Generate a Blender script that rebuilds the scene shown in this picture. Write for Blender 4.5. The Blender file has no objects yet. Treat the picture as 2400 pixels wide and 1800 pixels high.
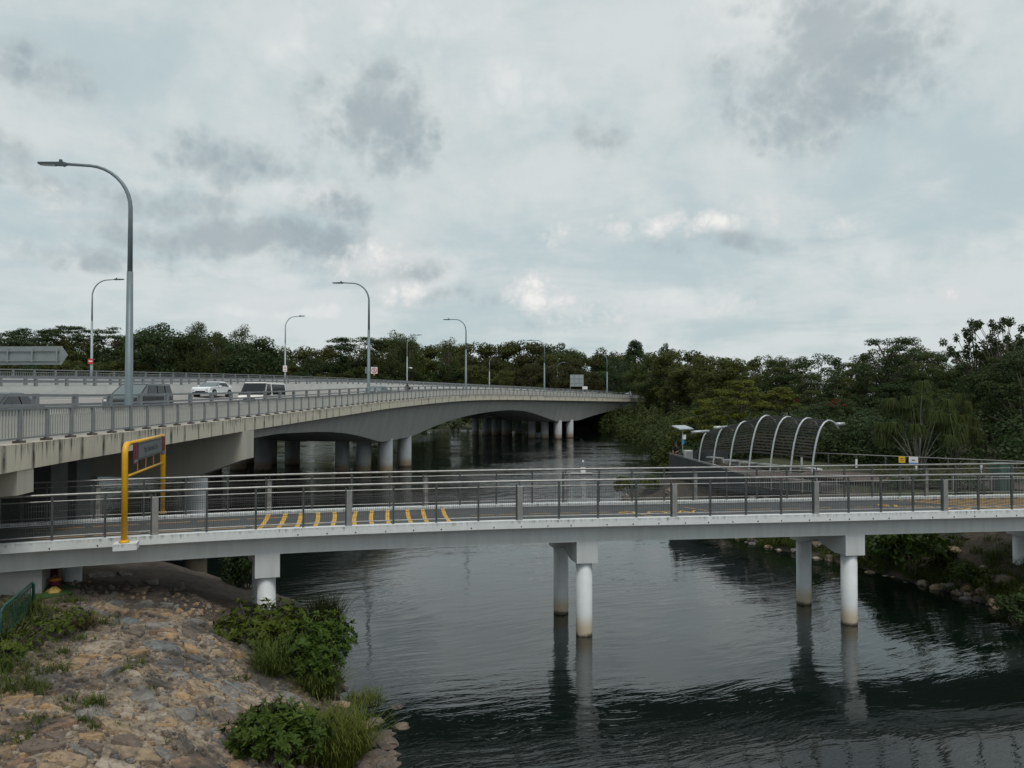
import bpy, bmesh, math, random
import numpy as np
from mathutils import Vector, Matrix, noise as mnoise

scene = bpy.context.scene
COL = scene.collection
RNG = random.Random(7)
NR = np.random.RandomState(7)
rad = math.radians

# ------------------------------------------------------------------ camera
EYE = 8.4                     # camera height; the water lies at z = 0.2
PITCH = rad(1.05)
cam_d = bpy.data.cameras.new('camera')
cam_d.sensor_width = 36.0
cam_d.lens = 26.25
cam_d.clip_start = 0.1
cam_d.clip_end = 6000
cam = bpy.data.objects.new('camera', cam_d)
COL.objects.link(cam)
cam.location = (0, 0, EYE)
cam.rotation_euler = (math.pi/2 + PITCH, 0, 0)
scene.camera = cam

# ------------------------------------------------------------------ colour management
scene.view_settings.view_transform = 'Standard'
scene.view_settings.look = 'None'
scene.view_settings.gamma = 1.0
scene.view_settings.use_curve_mapping = False
scene.view_settings.exposure = 0.0

# ------------------------------------------------------------------ sun (behind thin cloud)
SUN_EL, SUN_AZ = 60.0, 160.0          # azimuth clockwise from +Y (behind the viewer, to the right)
sd = bpy.data.lights.new('sun', 'SUN')
sd.energy = 1.5
sd.angle = rad(20)
sd.color = (1.0, 0.96, 0.9)
sun = bpy.data.objects.new('sun', sd)
COL.objects.link(sun)
sv = Vector((math.sin(rad(SUN_AZ))*math.cos(rad(SUN_EL)), math.cos(rad(SUN_AZ))*math.cos(rad(SUN_EL)), math.sin(rad(SUN_EL))))
sun.rotation_euler = sv.to_track_quat('Z', 'Y').to_euler()
sun.location = (30, -40, 80)

# ------------------------------------------------------------------ node helper
class NT:
    def __init__(self, tree):
        self.t = tree; self.n = tree.nodes; self.l = tree.links
    def new(self, typ, **kw):
        nd = self.n.new(typ)
        for k, v in kw.items():
            if k.startswith('i_'):
                key = k[2:]
                key = int(key) if key.isdigit() else key
                self.put(nd.inputs[key], v)
            else:
                setattr(nd, k, v)
        return nd
    def put(self, sock, v):
        if isinstance(v, bpy.types.NodeSocket):
            self.l.new(v, sock)
        elif isinstance(v, bpy.types.Node):
            self.l.new(v.outputs[0], sock)
        else:
            sock.default_value = v
    def math(self, op, a, b=0.0, c=None, clamp=False):
        nd = self.n.new('ShaderNodeMath'); nd.operation = op; nd.use_clamp = clamp
        self.put(nd.inputs[0], a); self.put(nd.inputs[1], b)
        if c is not None: self.put(nd.inputs[2], c)
        return nd.outputs[0]
    def vmath(self, op, a, b=None, out=0):
        nd = self.n.new('ShaderNodeVectorMath'); nd.operation = op
        self.put(nd.inputs[0], a)
        if b is not None: self.put(nd.inputs[1], b)
        return nd.outputs[out]
    def noise(self, vec, scale, detail=4, rough=0.55, dist=0.0, col=False):
        nd = self.n.new('ShaderNodeTexNoise')
        if vec is not None: self.put(nd.inputs['Vector'], vec)
        nd.inputs['Scale'].default_value = scale
        nd.inputs['Detail'].default_value = detail
        nd.inputs['Roughness'].default_value = rough
        nd.inputs['Distortion'].default_value = dist
        return nd.outputs['Color'] if col else nd.outputs[0]
    def mapr(self, v, a, b, c=0.0, d=1.0, smooth=False):
        nd = self.n.new('ShaderNodeMapRange')
        nd.interpolation_type = 'SMOOTHSTEP' if smooth else 'LINEAR'
        self.put(nd.inputs[0], v)
        for i, x in enumerate((a, b, c, d)): self.put(nd.inputs[1+i], x)
        return nd.outputs[0]
    def mix(self, f, a, b, blend='MIX'):
        nd = self.n.new('ShaderNodeMix'); nd.data_type = 'RGBA'; nd.blend_type = blend
        self.put(nd.inputs[0], f)
        for sock, v in ((nd.inputs[6], a), (nd.inputs[7], b)):
            if isinstance(v, (tuple, list)): v = (*v[:3], 1.0)
            self.put(sock, v)
        return nd.outputs[2]

# ------------------------------------------------------------------ sky
def build_sky():
    w = bpy.data.worlds.new('World'); scene.world = w; w.use_nodes = True
    t = NT(w.node_tree); t.n.clear()
    out = t.new('ShaderNodeOutputWorld')
    sky = t.new('ShaderNodeTexSky', sky_type='NISHITA', sun_disc=False)
    sky.sun_elevation = rad(SUN_EL); sky.sun_rotation = rad(SUN_AZ)
    sky.air_density = 1.0; sky.dust_density = 2.0; sky.ozone_density = 1.0
    tc = t.new('ShaderNodeTexCoord')
    d = tc.outputs['Generated']
    sep = t.new('ShaderNodeSeparateXYZ', i_0=d)
    az = t.math('ARCTAN2', sep.outputs[0], sep.outputs[1])
    el = t.math('ARCSINE', sep.outputs[2])
    # cloud sheet coordinates: flattened towards the horizon like a real ceiling of cloud
    hgt = t.math('MAXIMUM', t.math('ADD', sep.outputs[2], 0.16), 0.03)
    px = t.math('DIVIDE', sep.outputs[0], hgt); py = t.math('DIVIDE', sep.outputs[1], hgt)
    sheet = t.new('ShaderNodeCombineXYZ', i_0=px, i_1=py, i_2=0.37)
    n1 = t.noise(sheet, 0.75, 6, 0.55, 0.6)
    n2 = t.noise(sheet, 2.1, 8, 0.62, 0.4)
    n3 = t.noise(d, 9.0, 6, 0.6, 0.3)
    n4 = t.noise(d, 16.0, 7, 0.62, 0.5)
    f = t.math('ADD', t.math('MULTIPLY', n1, 0.5), t.math('ADD', t.math('MULTIPLY', n2, 0.28), t.math('MULTIPLY', n3, 0.22)))
    base = t.mapr(f, 0.40, 0.57, 0.12, 1, True)
    # individual clouds: soft fields in (azimuth, elevation) given billowing edges by cellular noise
    wn = t.noise(d, 7.0, 5, 0.6, 0.0, True)
    ae = t.new('ShaderNodeCombineXYZ', i_0=az, i_1=el, i_2=0.0)
    w1 = t.vmath('MULTIPLY', t.vmath('SUBTRACT', wn, (0.5, 0.5, 0.5)), (0.15, 0.09, 0))
    soft = t.vmath('ADD', ae, w1)
    crisp = t.vmath('ADD', ae, t.vmath('MULTIPLY', w1, (0.22, 0.22, 0)))
    def billow(scale, detail, rough):
        acc = None; tot = 0
        for k in range(detail):
            n = t.noise(d, scale*(2.1**k), 0, 0.5)
            a = t.math('MULTIPLY', t.math('ABSOLUTE', t.math('SUBTRACT', n, 0.5)), 2.0*rough**k)
            acc = a if acc is None else t.math('ADD', acc, a); tot += rough**k*0.26
        return t.math('SUBTRACT', acc, tot)
    bl1 = billow(9.0, 4, 0.6); bl2 = billow(24.0, 4, 0.62)
    def blobs(vec, lst, edge=0.0):
        acc = None; low = None
        for (ca, ce, ra, re, amp) in lst:
            q = t.vmath('MULTIPLY', t.vmath('SUBTRACT', vec, (ca, ce, 0)), (1/ra, 1/re, 0))
            ln = t.vmath('LENGTH', q, None, 1)
            m = t.mapr(ln, 1.25, edge, 0, amp, True)
            acc = m if acc is None else t.math('MAXIMUM', acc, m)
        return acc
    dark = blobs(soft, [(-0.190, 0.350, 0.11, 0.10, 0.95), (0.405, 0.39, 0.20, 0.11, 0.95), (0.36, 0.33, 0.09, 0.07, 0.8), (-0.36, 0.29, 0.14, 0.05, 0.75),
                        (-0.47, 0.235, 0.21, 0.04, 0.7), (-0.36, 0.200, 0.26, 0.036, 0.95), (-0.52, 0.165, 0.18, 0.024, 0.7), (-0.22, 0.245, 0.10, 0.03, 0.6), (-0.17, 0.17, 0.10, 0.03, 0.55),
                        (0.12, 0.335, 0.07, 0.05, 0.5), (-0.62, 0.255, 0.12, 0.035, 0.6), (-0.08, 0.135, 0.10, 0.022, 0.55), (0.28, 0.195, 0.16, 0.024, 0.55), (0.07, 0.10, 0.14, 0.014, 0.4), (-0.60, 0.34, 0.14, 0.05, 0.4)])
    lite = blobs(soft, [(0.33, 0.45, 0.14, 0.06, 0.8), (-0.14, 0.46, 0.22, 0.07, 0.5), (-0.36, 0.160, 0.18, 0.018, 0.6), (-0.30, 0.255, 0.16, 0.022, 0.7), (-0.46, 0.265, 0.12, 0.018, 0.5),
                        (-0.30, 0.42, 0.2, 0.05, 0.35), (0.04, 0.40, 0.16, 0.07, 0.4), (0.52, 0.16, 0.3, 0.05, 0.3), (0.18, 0.12, 0.26, 0.04, 0.35), (-0.14, 0.165, 0.10, 0.04, 0.6), (-0.27, 0.115, 0.16, 0.014, 0.6)])
    puff = blobs(crisp, [(a_, e_, ra_*1.45, re_*1.4, am_) for a_, e_, ra_, re_, am_ in [(0.026, 0.140, 0.034, 0.026, 1.0), (0.050, 0.128, 0.040, 0.016, 0.85), (0.098, 0.112, 0.060, 0.022, 0.6), (-0.145, 0.140, 0.040, 0.018, 0.72),
                         (-0.175, 0.185, 0.045, 0.026, 0.80), (-0.205, 0.170, 0.06, 0.018, 0.65), (0.062, 0.212, 0.022, 0.017, 0.72), (0.140, 0.222, 0.034, 0.022, 0.72), (0.20, 0.222, 0.07, 0.020, 0.62), (0.27, 0.225, 0.06, 0.014, 0.6),
                         (0.335, 0.232, 0.05, 0.022, 0.52), (0.42, 0.208, 0.034, 0.014, 0.50), (0.285, 0.118, 0.04, 0.018, 0.5), (-0.29, 0.128, 0.07, 0.012, 0.55), (0.50, 0.115, 0.07, 0.018, 0.45), (-0.55, 0.22, 0.03, 0.02, 0.6)]])
    blue = t.mix(0.92, t.vmath('MULTIPLY', sky.outputs[0], (0.10, 0.10, 0.10)), (0.480, 0.590, 0.612))
    c = t.mix(base, blue, (0.650, 0.698, 0.704))
    lt = t.mapr(t.math('ADD', lite, t.math('MULTIPLY', bl1, t.mapr(lite, 0.02, 0.3, 0, 0.8))), 0.05, 0.80, 0, 0.85, True)
    c = t.mix(lt, c, (0.75, 0.775, 0.775))
    df = t.math('ADD', dark, t.math('MULTIPLY', t.math('ADD', bl1, t.math('MULTIPLY', bl2, 0.45)), t.mapr(dark, 0.02, 0.35, 0, 0.72)))
    dn = t.mapr(df, 0.0, 0.85, 0, 0.92, True)
    c = t.mix(dn, c, t.mix(t.mapr(n3, 0.35, 0.65, 0, 1), (0.330, 0.405, 0.440), (0.420, 0.480, 0.505)))
    pf = t.math('ADD', puff, t.math('MULTIPLY', t.math('ADD', bl2, t.math('MULTIPLY', bl1, 0.5)), t.mapr(puff, 0.02, 0.4, 0, 0.80)))
    pn = t.mapr(pf, 0.10, 0.60, 0, 0.86, True)
    lum = t.mapr(pf, 0.45, 1.15, 0, 1, True)
    c = t.mix(pn, c, t.mix(lum, (0.68, 0.705, 0.71), (0.92, 0.90, 0.87)))
    # below the horizon: dull ground tone so nothing shines from beneath
    c = t.mix(t.mapr(sep.outputs[2], -0.05, -0.01, 0, 1), (0.06, 0.07, 0.06), c)
    bg = t.new('ShaderNodeBackground', i_Color=c)
    bg.inputs['Strength'].default_value = 1.0
    t.l.new(bg.outputs[0], out.inputs[0])
build_sky()

# ------------------------------------------------------------------ mesh helpers
class MB:
    """collects shapes and links them as ONE mesh object"""
    def __init__(self): self.v = []; self.f = []; self.uv = None; self.mi = []
    def add(self, vs, fs, mi=0):
        o = len(self.v); self.v.extend([tuple(p) for p in vs])
        for q in fs: self.f.append(tuple(i+o for i in q)); self.mi.append(mi)
        return self
    def box(self, c, size, rz=0.0, mi=0, mat=None):
        sx, sy, sz = (s/2 for s in size)
        M = mat if mat is not None else Matrix.Rotation(rz, 3, 'Z')
        vs = [Vector(c) + M @ Vector((x*sx, y*sy, z*sz)) for x in (-1, 1) for y in (-1, 1) for z in (-1, 1)]
        return self.add(vs, [(0,1,3,2),(4,6,7,5),(0,4,5,1),(2,3,7,6),(0,2,6,4),(1,5,7,3)], mi)
    def hexa(self, vs, mi=0):
        """8 points: bottom ring 0-3 then top ring 4-7"""
        return self.add(vs, [(3,2,1,0),(4,5,6,7),(0,1,5,4),(1,2,6,5),(2,3,7,6),(3,0,4,7)], mi)
    def tube(self, pts, r, n=8, caps=True, mi=0):
        pts = [Vector(p) for p in pts]
        rs = r if isinstance(r, (list, tuple)) else [r]*len(pts)
        up = Vector((0, 0, 1)); rings = []; prev = None
        for i, p in enumerate(pts):
            a = pts[max(i-1, 0)]; b = pts[min(i+1, len(pts)-1)]
            d = (b-a).normalized()
            if prev is None:
                x = d.orthogonal().normalized() if abs(d.z) > 0.99 else d.cross(up).normalized()
            else:
                x = (prev - d*prev.dot(d)).normalized()
            prev = x; y = d.cross(x)
            rings.append([p + (x*math.cos(2*math.pi*k/n) + y*math.sin(2*math.pi*k/n))*rs[i] for k in range(n)])
        vs = [q for rg in rings for q in rg]; fs = []
        for i in range(len(pts)-1):
            for k in range(n):
                a = i*n+k; b = i*n+(k+1) % n
                fs.append((a, b, b+n, a+n))
        if caps:
            fs.append(tuple(range(n-1, -1, -1))); fs.append(tuple((len(pts)-1)*n+k for k in range(n)))
        return self.add(vs, fs, mi)
    def sweep(self, sections, closed=True, caps=True, mi=0):
        n = len(sections[0]); vs = [p for s in sections for p in s]; fs = []
        for i in range(len(sections)-1):
            for k in range(n if closed else n-1):
                a = i*n+k; b = i*n+(k+1) % n
                fs.append((a, b, b+n, a+n))
        if closed and caps:
            fs.append(tuple(range(n-1, -1, -1))); fs.append(tuple((len(sections)-1)*n+k for k in range(n)))
        return self.add(vs, fs, mi)
    def prism(self, poly, axis_fn, a, b, mi=0):
        """poly of 2D points, axis_fn(p, h) -> 3D, between h=a and h=b"""
        n = len(poly)
        vs = [axis_fn(p, a) for p in poly] + [axis_fn(p, b) for p in poly]
        fs = [tuple(range(n-1, -1, -1)), tuple(range(n, 2*n))] + [(k, (k+1) % n, n+(k+1) % n, n+k) for k in range(n)]
        return self.add(vs, fs, mi)
    def mesh(self, name, mats, smooth=False, fix=True):
        me = bpy.data.meshes.new(name)
        me.from_pydata(self.v, [], self.f)
        for m in (mats if isinstance(mats, (list, tuple)) else [mats]): me.materials.append(m)
        if any(self.mi): me.polygons.foreach_set('material_index', self.mi)
        if fix:
            bm = bmesh.new(); bm.from_mesh(me); bmesh.ops.recalc_face_normals(bm, faces=bm.faces); bm.to_mesh(me); bm.free()
        if smooth: me.polygons.foreach_set('use_smooth', [True]*len(me.polygons))
        me.update()
        return me
    def build(self, name, mats, parent=None, smooth=False, kind=None, loc=None, fix=True):
        return link(name, self.mesh(name, mats, smooth, fix), parent, kind, loc)

def link(name, me, parent=None, kind=None, loc=None):
    o = bpy.data.objects.new(name, me); COL.objects.link(o)
    if parent is not None:
        o.parent = parent
        if loc is None and not parent.get('_local'):
            # parts modelled in place: cancel the offset of the root(s)
            p = parent; off = Vector((0, 0, 0))
            off = world_off(parent)
            o.location = -off
    if loc is not None: o.location = loc
    if kind: o['kind'] = kind
    return o
def world_off(o):
    off = Vector((0, 0, 0))
    while o is not None:
        off = off + Vector(o.location); o = o.parent
    return off
def tag(o, label, cat, group=None, kind=None):
    o['label'] = label; o['category'] = cat
    if group: o['group'] = group
    if kind: o['kind'] = kind
    return o
def thing(name, label, cat, loc=(0, 0, 0), rz=0.0, group=None, local=False):
    o = bpy.data.objects.new(name, None); COL.objects.link(o)
    o.empty_display_size = 0.3
    o.location = loc; o.rotation_euler = (0, 0, rz)
    if local: LOCAL.add(o.name)
    return tag(o, label, cat, group)
LOCAL = set()
_link0 = link
def link(name, me, parent=None, kind=None, loc=None):
    if parent is not None and loc is None:
        p = parent
        while p.parent is not None: p = p.parent
        if p.name in LOCAL: loc = (0, 0, 0)
    return _link0(name, me, parent, kind, loc)
def dup(root, loc, rz=0.0, label=None, group=None, scale=None):
    def rec(o, par):
        c = o.copy(); COL.objects.link(c); c.parent = par
        for ch in KIDS.get(o.name, []): rec(ch, c)
        return c
    r = rec(root, None)
    r.location = loc; r.rotation_euler = (0, 0, rz)
    if scale is not None: r.scale = scale
    if label: r['label'] = label
    if group: r['group'] = group
    return r
KIDS = {}
def note_kids(o):
    KIDS[o.name] = list(o.children)
    for c in o.children: note_kids(c)

def px(u, v, z=None, Y=None):
    """world point on the line of sight through photo pixel (u,v), at height z or at distance Y"""
    dx = (u-1200)/1750.0; dv = (900-v)/1750.0
    d = Vector((dx, math.cos(PITCH)-dv*math.sin(PITCH), math.sin(PITCH)+dv*math.cos(PITCH)))
    k = (z-EYE)/d.z if z is not None else Y/d.y
    return Vector((0, 0, EYE)) + d*k

# ------------------------------------------------------------------ materials
def mat(name, c1, c2=None, scale=3.0, rough=0.6, metal=0.0, bump=0.0, bscale=None, stretch=(1, 1, 1), spec=0.5, detail=5):
    m = bpy.data.materials.new(name); m.use_nodes = True
    t = NT(m.node_tree); b = t.n['Principled BSDF']
    b.inputs['Roughness'].default_value = rough; b.inputs['Metallic'].default_value = metal
    b.inputs['Specular IOR Level'].default_value = spec
    tc = t.new('ShaderNodeTexCoord'); co = tc.outputs['Object']
    if stretch != (1, 1, 1): co = t.vmath('MULTIPLY', co, stretch)
    if c2 is None:
        b.inputs['Base Color'].default_value = (*c1, 1)
    else:
        n = t.noise(co, scale, detail, 0.6)
        t.l.new(t.mix(t.mapr(n, 0.35, 0.65, 0, 1), c1, c2), b.inputs['Base Color'])
    if bump:
        n = t.noise(co, bscale or scale*3, 4, 0.6)
        bp = t.new('ShaderNodeBump', i_Height=n); bp.inputs['Strength'].default_value = 1.0; bp.inputs['Distance'].default_value = bump
        t.l.new(bp.outputs[0], b.inputs['Normal'])
    return m

def n2j(t, s):
    return t.noise(t.new('ShaderNodeCombineXYZ', i_0=t.math('MULTIPLY', s.outputs[0], 3.0), i_1=t.math('MULTIPLY', s.outputs[1], 1.5), i_2=9.0), 1.0, 4, 0.6)
def streaked(name, clean, dirt, amount=0.5, freq=5.0, top=0.5, height=0.75, joints=False):
    """concrete with rain streaks running down from its top edge; UV.x = metres along, UV.y = metres below the top"""
    m = bpy.data.materials.new(name); m.use_nodes = True
    t = NT(m.node_tree); b = t.n['Principled BSDF']; b.inputs['Roughness'].default_value = 0.8
    uv = t.new('ShaderNodeUVMap', uv_map='UVMap').outputs[0]
    s = t.new('ShaderNodeSeparateXYZ', i_0=uv)
    st = t.new('ShaderNodeCombineXYZ', i_0=t.math('MULTIPLY', s.outputs[0], freq), i_1=t.math('MULTIPLY', s.outputs[1], 0.35), i_2=0)
    n = t.noise(st, 1.0, 6, 0.7)
    st2 = t.new('ShaderNodeCombineXYZ', i_0=t.math('MULTIPLY', s.outputs[0], 0.23), i_1=0.0, i_2=3.0)
    patch = t.mapr(t.noise(st2, 1.0, 3, 0.6), 0.40, 0.62, 0.18, 1.0)
    # how far each streak runs down differs
    run = t.math('MULTIPLY', t.mapr(n, 0.42, 0.75, 0.05, height), 1.0)
    fall = t.mapr(t.math('DIVIDE', s.outputs[1], run), 0.2, 1.0, 1, 0, True)
    k = t.math('MULTIPLY', t.math('MULTIPLY', fall, t.mapr(n, 0.45, 0.62, 0, 1)), patch)
    k = t.math('MULTIPLY', k, amount, clamp=True)
    n2 = t.noise(st, 0.35, 5, 0.65)
    base = t.mix(t.mapr(n2, 0.35, 0.7, 0, 1), clean, tuple(x*0.86 for x in clean))
    edge = t.math('MULTIPLY', t.mapr(s.outputs[1], 0.0, 0.07, 0.55, 0.0), t.mapr(n, 0.4, 0.6, 0, 1))
    k = t.math('MAXIMUM', k, t.math('MULTIPLY', edge, min(1.0, amount)))
    if joints:
        ju = t.new('ShaderNodeSeparateXYZ', i_0=t.new('ShaderNodeUVMap', uv_map='Joint').outputs[0]).outputs[0]
        oi = t.new('ShaderNodeObjectInfo').outputs['Random']
        jw = t.math('ADD', 0.03, t.math('MULTIPLY', oi, 0.24))
        js = t.mapr(t.math('ADD', ju, t.math('MULTIPLY', t.math('SUBTRACT', n, 0.5), 0.12)), 0.0, jw, 1, 0, True)
        k = t.math('MAXIMUM', k, t.math('MULTIPLY', js, t.mapr(n2j(t, s), 0.35, 0.6, 0.25, 0.95)))
    t.l.new(t.mix(k, base, dirt), b.inputs['Base Color'])
    tc = t.new('ShaderNodeTexCoord')
    bp = t.new('ShaderNodeBump', i_Height=t.noise(tc.outputs['Object'], 14, 5, 0.6)); bp.inputs['Distance'].default_value = 0.006
    t.l.new(bp.outputs[0], b.inputs['Normal'])
    return m

def leafy(name, dark, light, yellow, rough=0.5, trans=0.38):
    m = bpy.data.materials.new(name); m.use_nodes = True
    t = NT(m.node_tree); b = t.n['Principled BSDF']
    a = t.new('ShaderNodeAttribute', attribute_name='tint', attribute_type='GEOMETRY').outputs['Fac']
    oi = t.new('ShaderNodeObjectInfo').outputs['Random']
    c = t.mix(a, dark, light)
    c = t.mix(t.mapr(a, 0.78, 1.0, 0, 0.9), c, yellow)
    c = t.mix(t.mapr(oi, 0.5, 1, 0.0, 0.35), c, t.mix(0.5, c, (0.070, 0.060, 0.014)))
    t.l.new(c, b.inputs['Base Color'])
    b.inputs['Roughness'].default_value = rough
    b.inputs['Specular IOR Level'].default_value = 0.12
    if trans:
        tr = t.new('ShaderNodeBsdfTranslucent', i_Color=c)
        mx = t.new('ShaderNodeMixShader'); mx.inputs[0].default_value = trans
        t.l.new(b.outputs[0], mx.inputs[1]); t.l.new(tr.outputs[0], mx.inputs[2])
        t.l.new(mx.outputs[0], t.n['Material Output'].inputs[0])
    return m

M = {}
M['fascia'] = streaked('beige stained concrete', (0.63, 0.575, 0.47), (0.035, 0.036, 0.036), 1.7, 7.0, height=1.0, joints=True)
M['girder'] = mat('grey girder concrete', (0.37, 0.37, 0.355), (0.305, 0.31, 0.30), 1.1, 0.85, bump=0.004, stretch=(1, 1, 0.12), detail=7)
M['pier'] = mat('pier concrete', (0.36, 0.37, 0.37), (0.29, 0.30, 0.30), 0.8, 0.8, bump=0.003)
M['road_wall'] = mat('pale parapet concrete', (0.60, 0.60, 0.57), (0.50, 0.505, 0.49), 0.5, 0.85, stretch=(1, 1, 3))
M['slab'] = mat('slab concrete', (0.30, 0.30, 0.28), (0.24, 0.24, 0.23), 0.7, 0.9)
M['road'] = mat('worn road asphalt', (0.30, 0.275, 0.26), (0.24, 0.225, 0.215), 0.5, 0.85, bump=0.003, bscale=40)
M['footpath'] = mat('footpath concrete', (0.36, 0.34, 0.31), (0.28, 0.27, 0.25), 0.8, 0.9)
M['line'] = mat('white road paint', (0.72, 0.72, 0.70), (0.55, 0.55, 0.53), 4, 0.7)
M['baluster'] = mat('pale baluster paint', (0.52, 0.51, 0.475), (0.44, 0.435, 0.41), 3, 0.6)
M['yellow_line'] = mat('yellow road paint', (0.72, 0.40, 0.035), (0.45, 0.26, 0.05), 9, 0.7)
M['orange_line'] = mat('worn orange paint', (0.70, 0.38, 0.09), (0.42, 0.25, 0.09), 14, 0.8)
M['fence'] = mat('grey fence paint', (0.235, 0.25, 0.26), (0.19, 0.205, 0.215), 2.0, 0.55, 0.15)
M['fence_foot'] = mat('rusty foot plate', (0.075, 0.07, 0.065), (0.13, 0.10, 0.08), 9, 0.8)
M['lamp'] = mat('blue grey lamp paint', (0.18, 0.23, 0.25), (0.15, 0.19, 0.21), 1.5, 0.45, 0.2)
M['lamp_far'] = mat('galvanised lamp steel', (0.34, 0.38, 0.39), (0.28, 0.32, 0.33), 1.5, 0.45, 0.2)
M['lamp_head'] = mat('dark lamp housing', (0.06, 0.085, 0.095), None, rough=0.4)
M['lens'] = mat('lamp lens glass', (0.35, 0.4, 0.42), None, rough=0.15)
M['steel'] = mat('brushed stainless rail', (0.36, 0.355, 0.345), (0.27, 0.265, 0.26), 6, 0.45, 0.8)
M['post_dark'] = mat('dark grey post paint', (0.060, 0.066, 0.07), (0.085, 0.09, 0.09), 5, 0.5, 0.2)
M['post_light'] = mat('light grey post paint', (0.29, 0.285, 0.28), (0.23, 0.23, 0.225), 4, 0.5, 0.2)
M['wire'] = mat('mesh wire', (0.085, 0.085, 0.085), None, rough=0.5, metal=0.4)
M['asphalt'] = mat('footbridge asphalt', (0.072, 0.075, 0.077), (0.052, 0.054, 0.056), 1.2, 0.85, bump=0.002, bscale=60)
M['white'] = streaked('white stained paint', (0.71, 0.735, 0.735), (0.09, 0.10, 0.10), 1.1, 6.0, height=0.26)
M['beam'] = mat('off white beam paint', (0.56, 0.585, 0.585), (0.495, 0.515, 0.515), 1.5, 0.7, stretch=(2.6, 2.6, 0.3), bump=0.002)
M['hole'] = mat('dark drain hole', (0.012, 0.012, 0.012), None, rough=0.9)
M['yellow'] = mat('yellow enamel', (0.80, 0.44, 0.012), (0.70, 0.36, 0.012), 3, 0.4)
M['sign_grey'] = mat('grey sign face', (0.155, 0.17, 0.175), (0.13, 0.145, 0.15), 3, 0.5)
M['sign_back'] = mat('bare sign metal', (0.25, 0.28, 0.285), (0.21, 0.235, 0.24), 1.5, 0.5, 0.3)
M['ink'] = mat('black ink', (0.015, 0.015, 0.018), None, rough=0.6)
M['maroon'] = mat('maroon sign face', (0.13, 0.02, 0.035), (0.09, 0.02, 0.03), 6, 0.5)
M['red'] = mat('red sign paint', (0.50, 0.035, 0.03), None, rough=0.5)
M['sign_white'] = mat('white sign face', (0.75, 0.75, 0.74), None, rough=0.5)
M['sign_blue'] = mat('blue sign face', (0.05, 0.22, 0.50), None, rough=0.5)
M['sign_yellow'] = mat('yellow sign face', (0.75, 0.45, 0.02), None, rough=0.5)
M['orange'] = mat('orange plastic', (0.62, 0.22, 0.03), None, rough=0.5)
M['bark'] = mat('brown bark', (0.075, 0.06, 0.045), (0.12, 0.10, 0.08), 5, 0.9, bump=0.02, stretch=(1, 1, 0.3))
M['pale_bark'] = mat('pale grey bark', (0.20, 0.20, 0.175), (0.12, 0.12, 0.10), 5, 0.9, bump=0.02, stretch=(1, 1, 0.3))
def column_paint():
    m = bpy.data.materials.new('column paint with tide stain'); m.use_nodes = True
    t = NT(m.node_tree); b = t.n['Principled BSDF']; b.inputs['Roughness'].default_value = 0.6
    tc = t.new('ShaderNodeTexCoord'); s = t.new('ShaderNodeSeparateXYZ', i_0=tc.outputs['Object'])
    n = t.noise(tc.outputs['Object'], 2.2, 5, 0.6)
    z = t.math('ADD', s.outputs[2], t.math('MULTIPLY', t.math('SUBTRACT', n, 0.5), 0.35))
    c = t.mix(t.mapr(n, 0.35, 0.7, 0, 1), (0.64, 0.67, 0.68), (0.55, 0.58, 0.59))
    c = t.mix(t.mapr(z, 0.45, 1.0, 1, 0, True), c, (0.52, 0.44, 0.33))
    c = t.mix(t.mapr(z, 0.22, 0.34, 1, 0, True), c, (0.12, 0.10, 0.07))
    t.l.new(c, b.inputs['Base Color'])
    bp = t.new('ShaderNodeBump', i_Height=t.noise(tc.outputs['Object'], 9, 4, 0.6)); bp.inputs['Distance'].default_value = 0.004
    t.l.new(bp.outputs[0], b.inputs['Normal'])
    return m
M['column'] = column_paint()
def pile_paint():
    m = bpy.data.materials.new('river pile concrete'); m.use_nodes = True
    t = NT(m.node_tree); b = t.n['Principled BSDF']; b.inputs['Roughness'].default_value = 0.75
    tc = t.new('ShaderNodeTexCoord'); s = t.new('ShaderNodeSeparateXYZ', i_0=tc.outputs['Object'])
    n = t.noise(t.vmath('MULTIPLY', tc.outputs['Object'], (1, 1, 0.4)), 1.6, 5, 0.6)
    z = t.math('ADD', s.outputs[2], t.math('MULTIPLY', t.math('SUBTRACT', n, 0.5), 0.5))
    c = t.mix(t.mapr(n, 0.35, 0.7, 0, 1), (0.45, 0.47, 0.48), (0.37, 0.39, 0.40))
    c = t.mix(t.mapr(z, 0.7, 1.4, 1, 0, True), c, (0.34, 0.27, 0.19))
    c = t.mix(t.mapr(z, 0.25, 0.5, 1, 0, True), c, (0.11, 0.09, 0.06))
    t.l.new(c, b.inputs['Base Color'])
    return m
M['pile'] = pile_paint()
M['leaf_wood'] = leafy('wood foliage', (0.042, 0.063, 0.021), (0.092, 0.116, 0.031), (0.105, 0.098, 0.022))
M['leaf_dark'] = leafy('dark foliage', (0.032, 0.057, 0.023), (0.068, 0.099, 0.034), (0.066, 0.090, 0.032))
M['leaf_olive'] = leafy('olive foliage', (0.056, 0.067, 0.019), (0.112, 0.118, 0.030), (0.105, 0.108, 0.030))
M['leaf_brown'] = leafy('rusty olive foliage', (0.040, 0.044, 0.017), (0.078, 0.076, 0.026), (0.10, 0.085, 0.030))
M['leaf_yellow'] = leafy('yellow green foliage', (0.045, 0.062, 0.010), (0.175, 0.185, 0.022), (0.30, 0.25, 0.03))
M['leaf_shrub'] = leafy('shrub foliage', (0.018, 0.040, 0.008), (0.074, 0.118, 0.015), (0.16, 0.17, 0.02), rough=0.38, trans=0.2)
M['leaf_light'] = leafy('light shrub foliage', (0.034, 0.058, 0.009), (0.105, 0.140, 0.018), (0.19, 0.19, 0.028), rough=0.42, trans=0.2)
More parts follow.
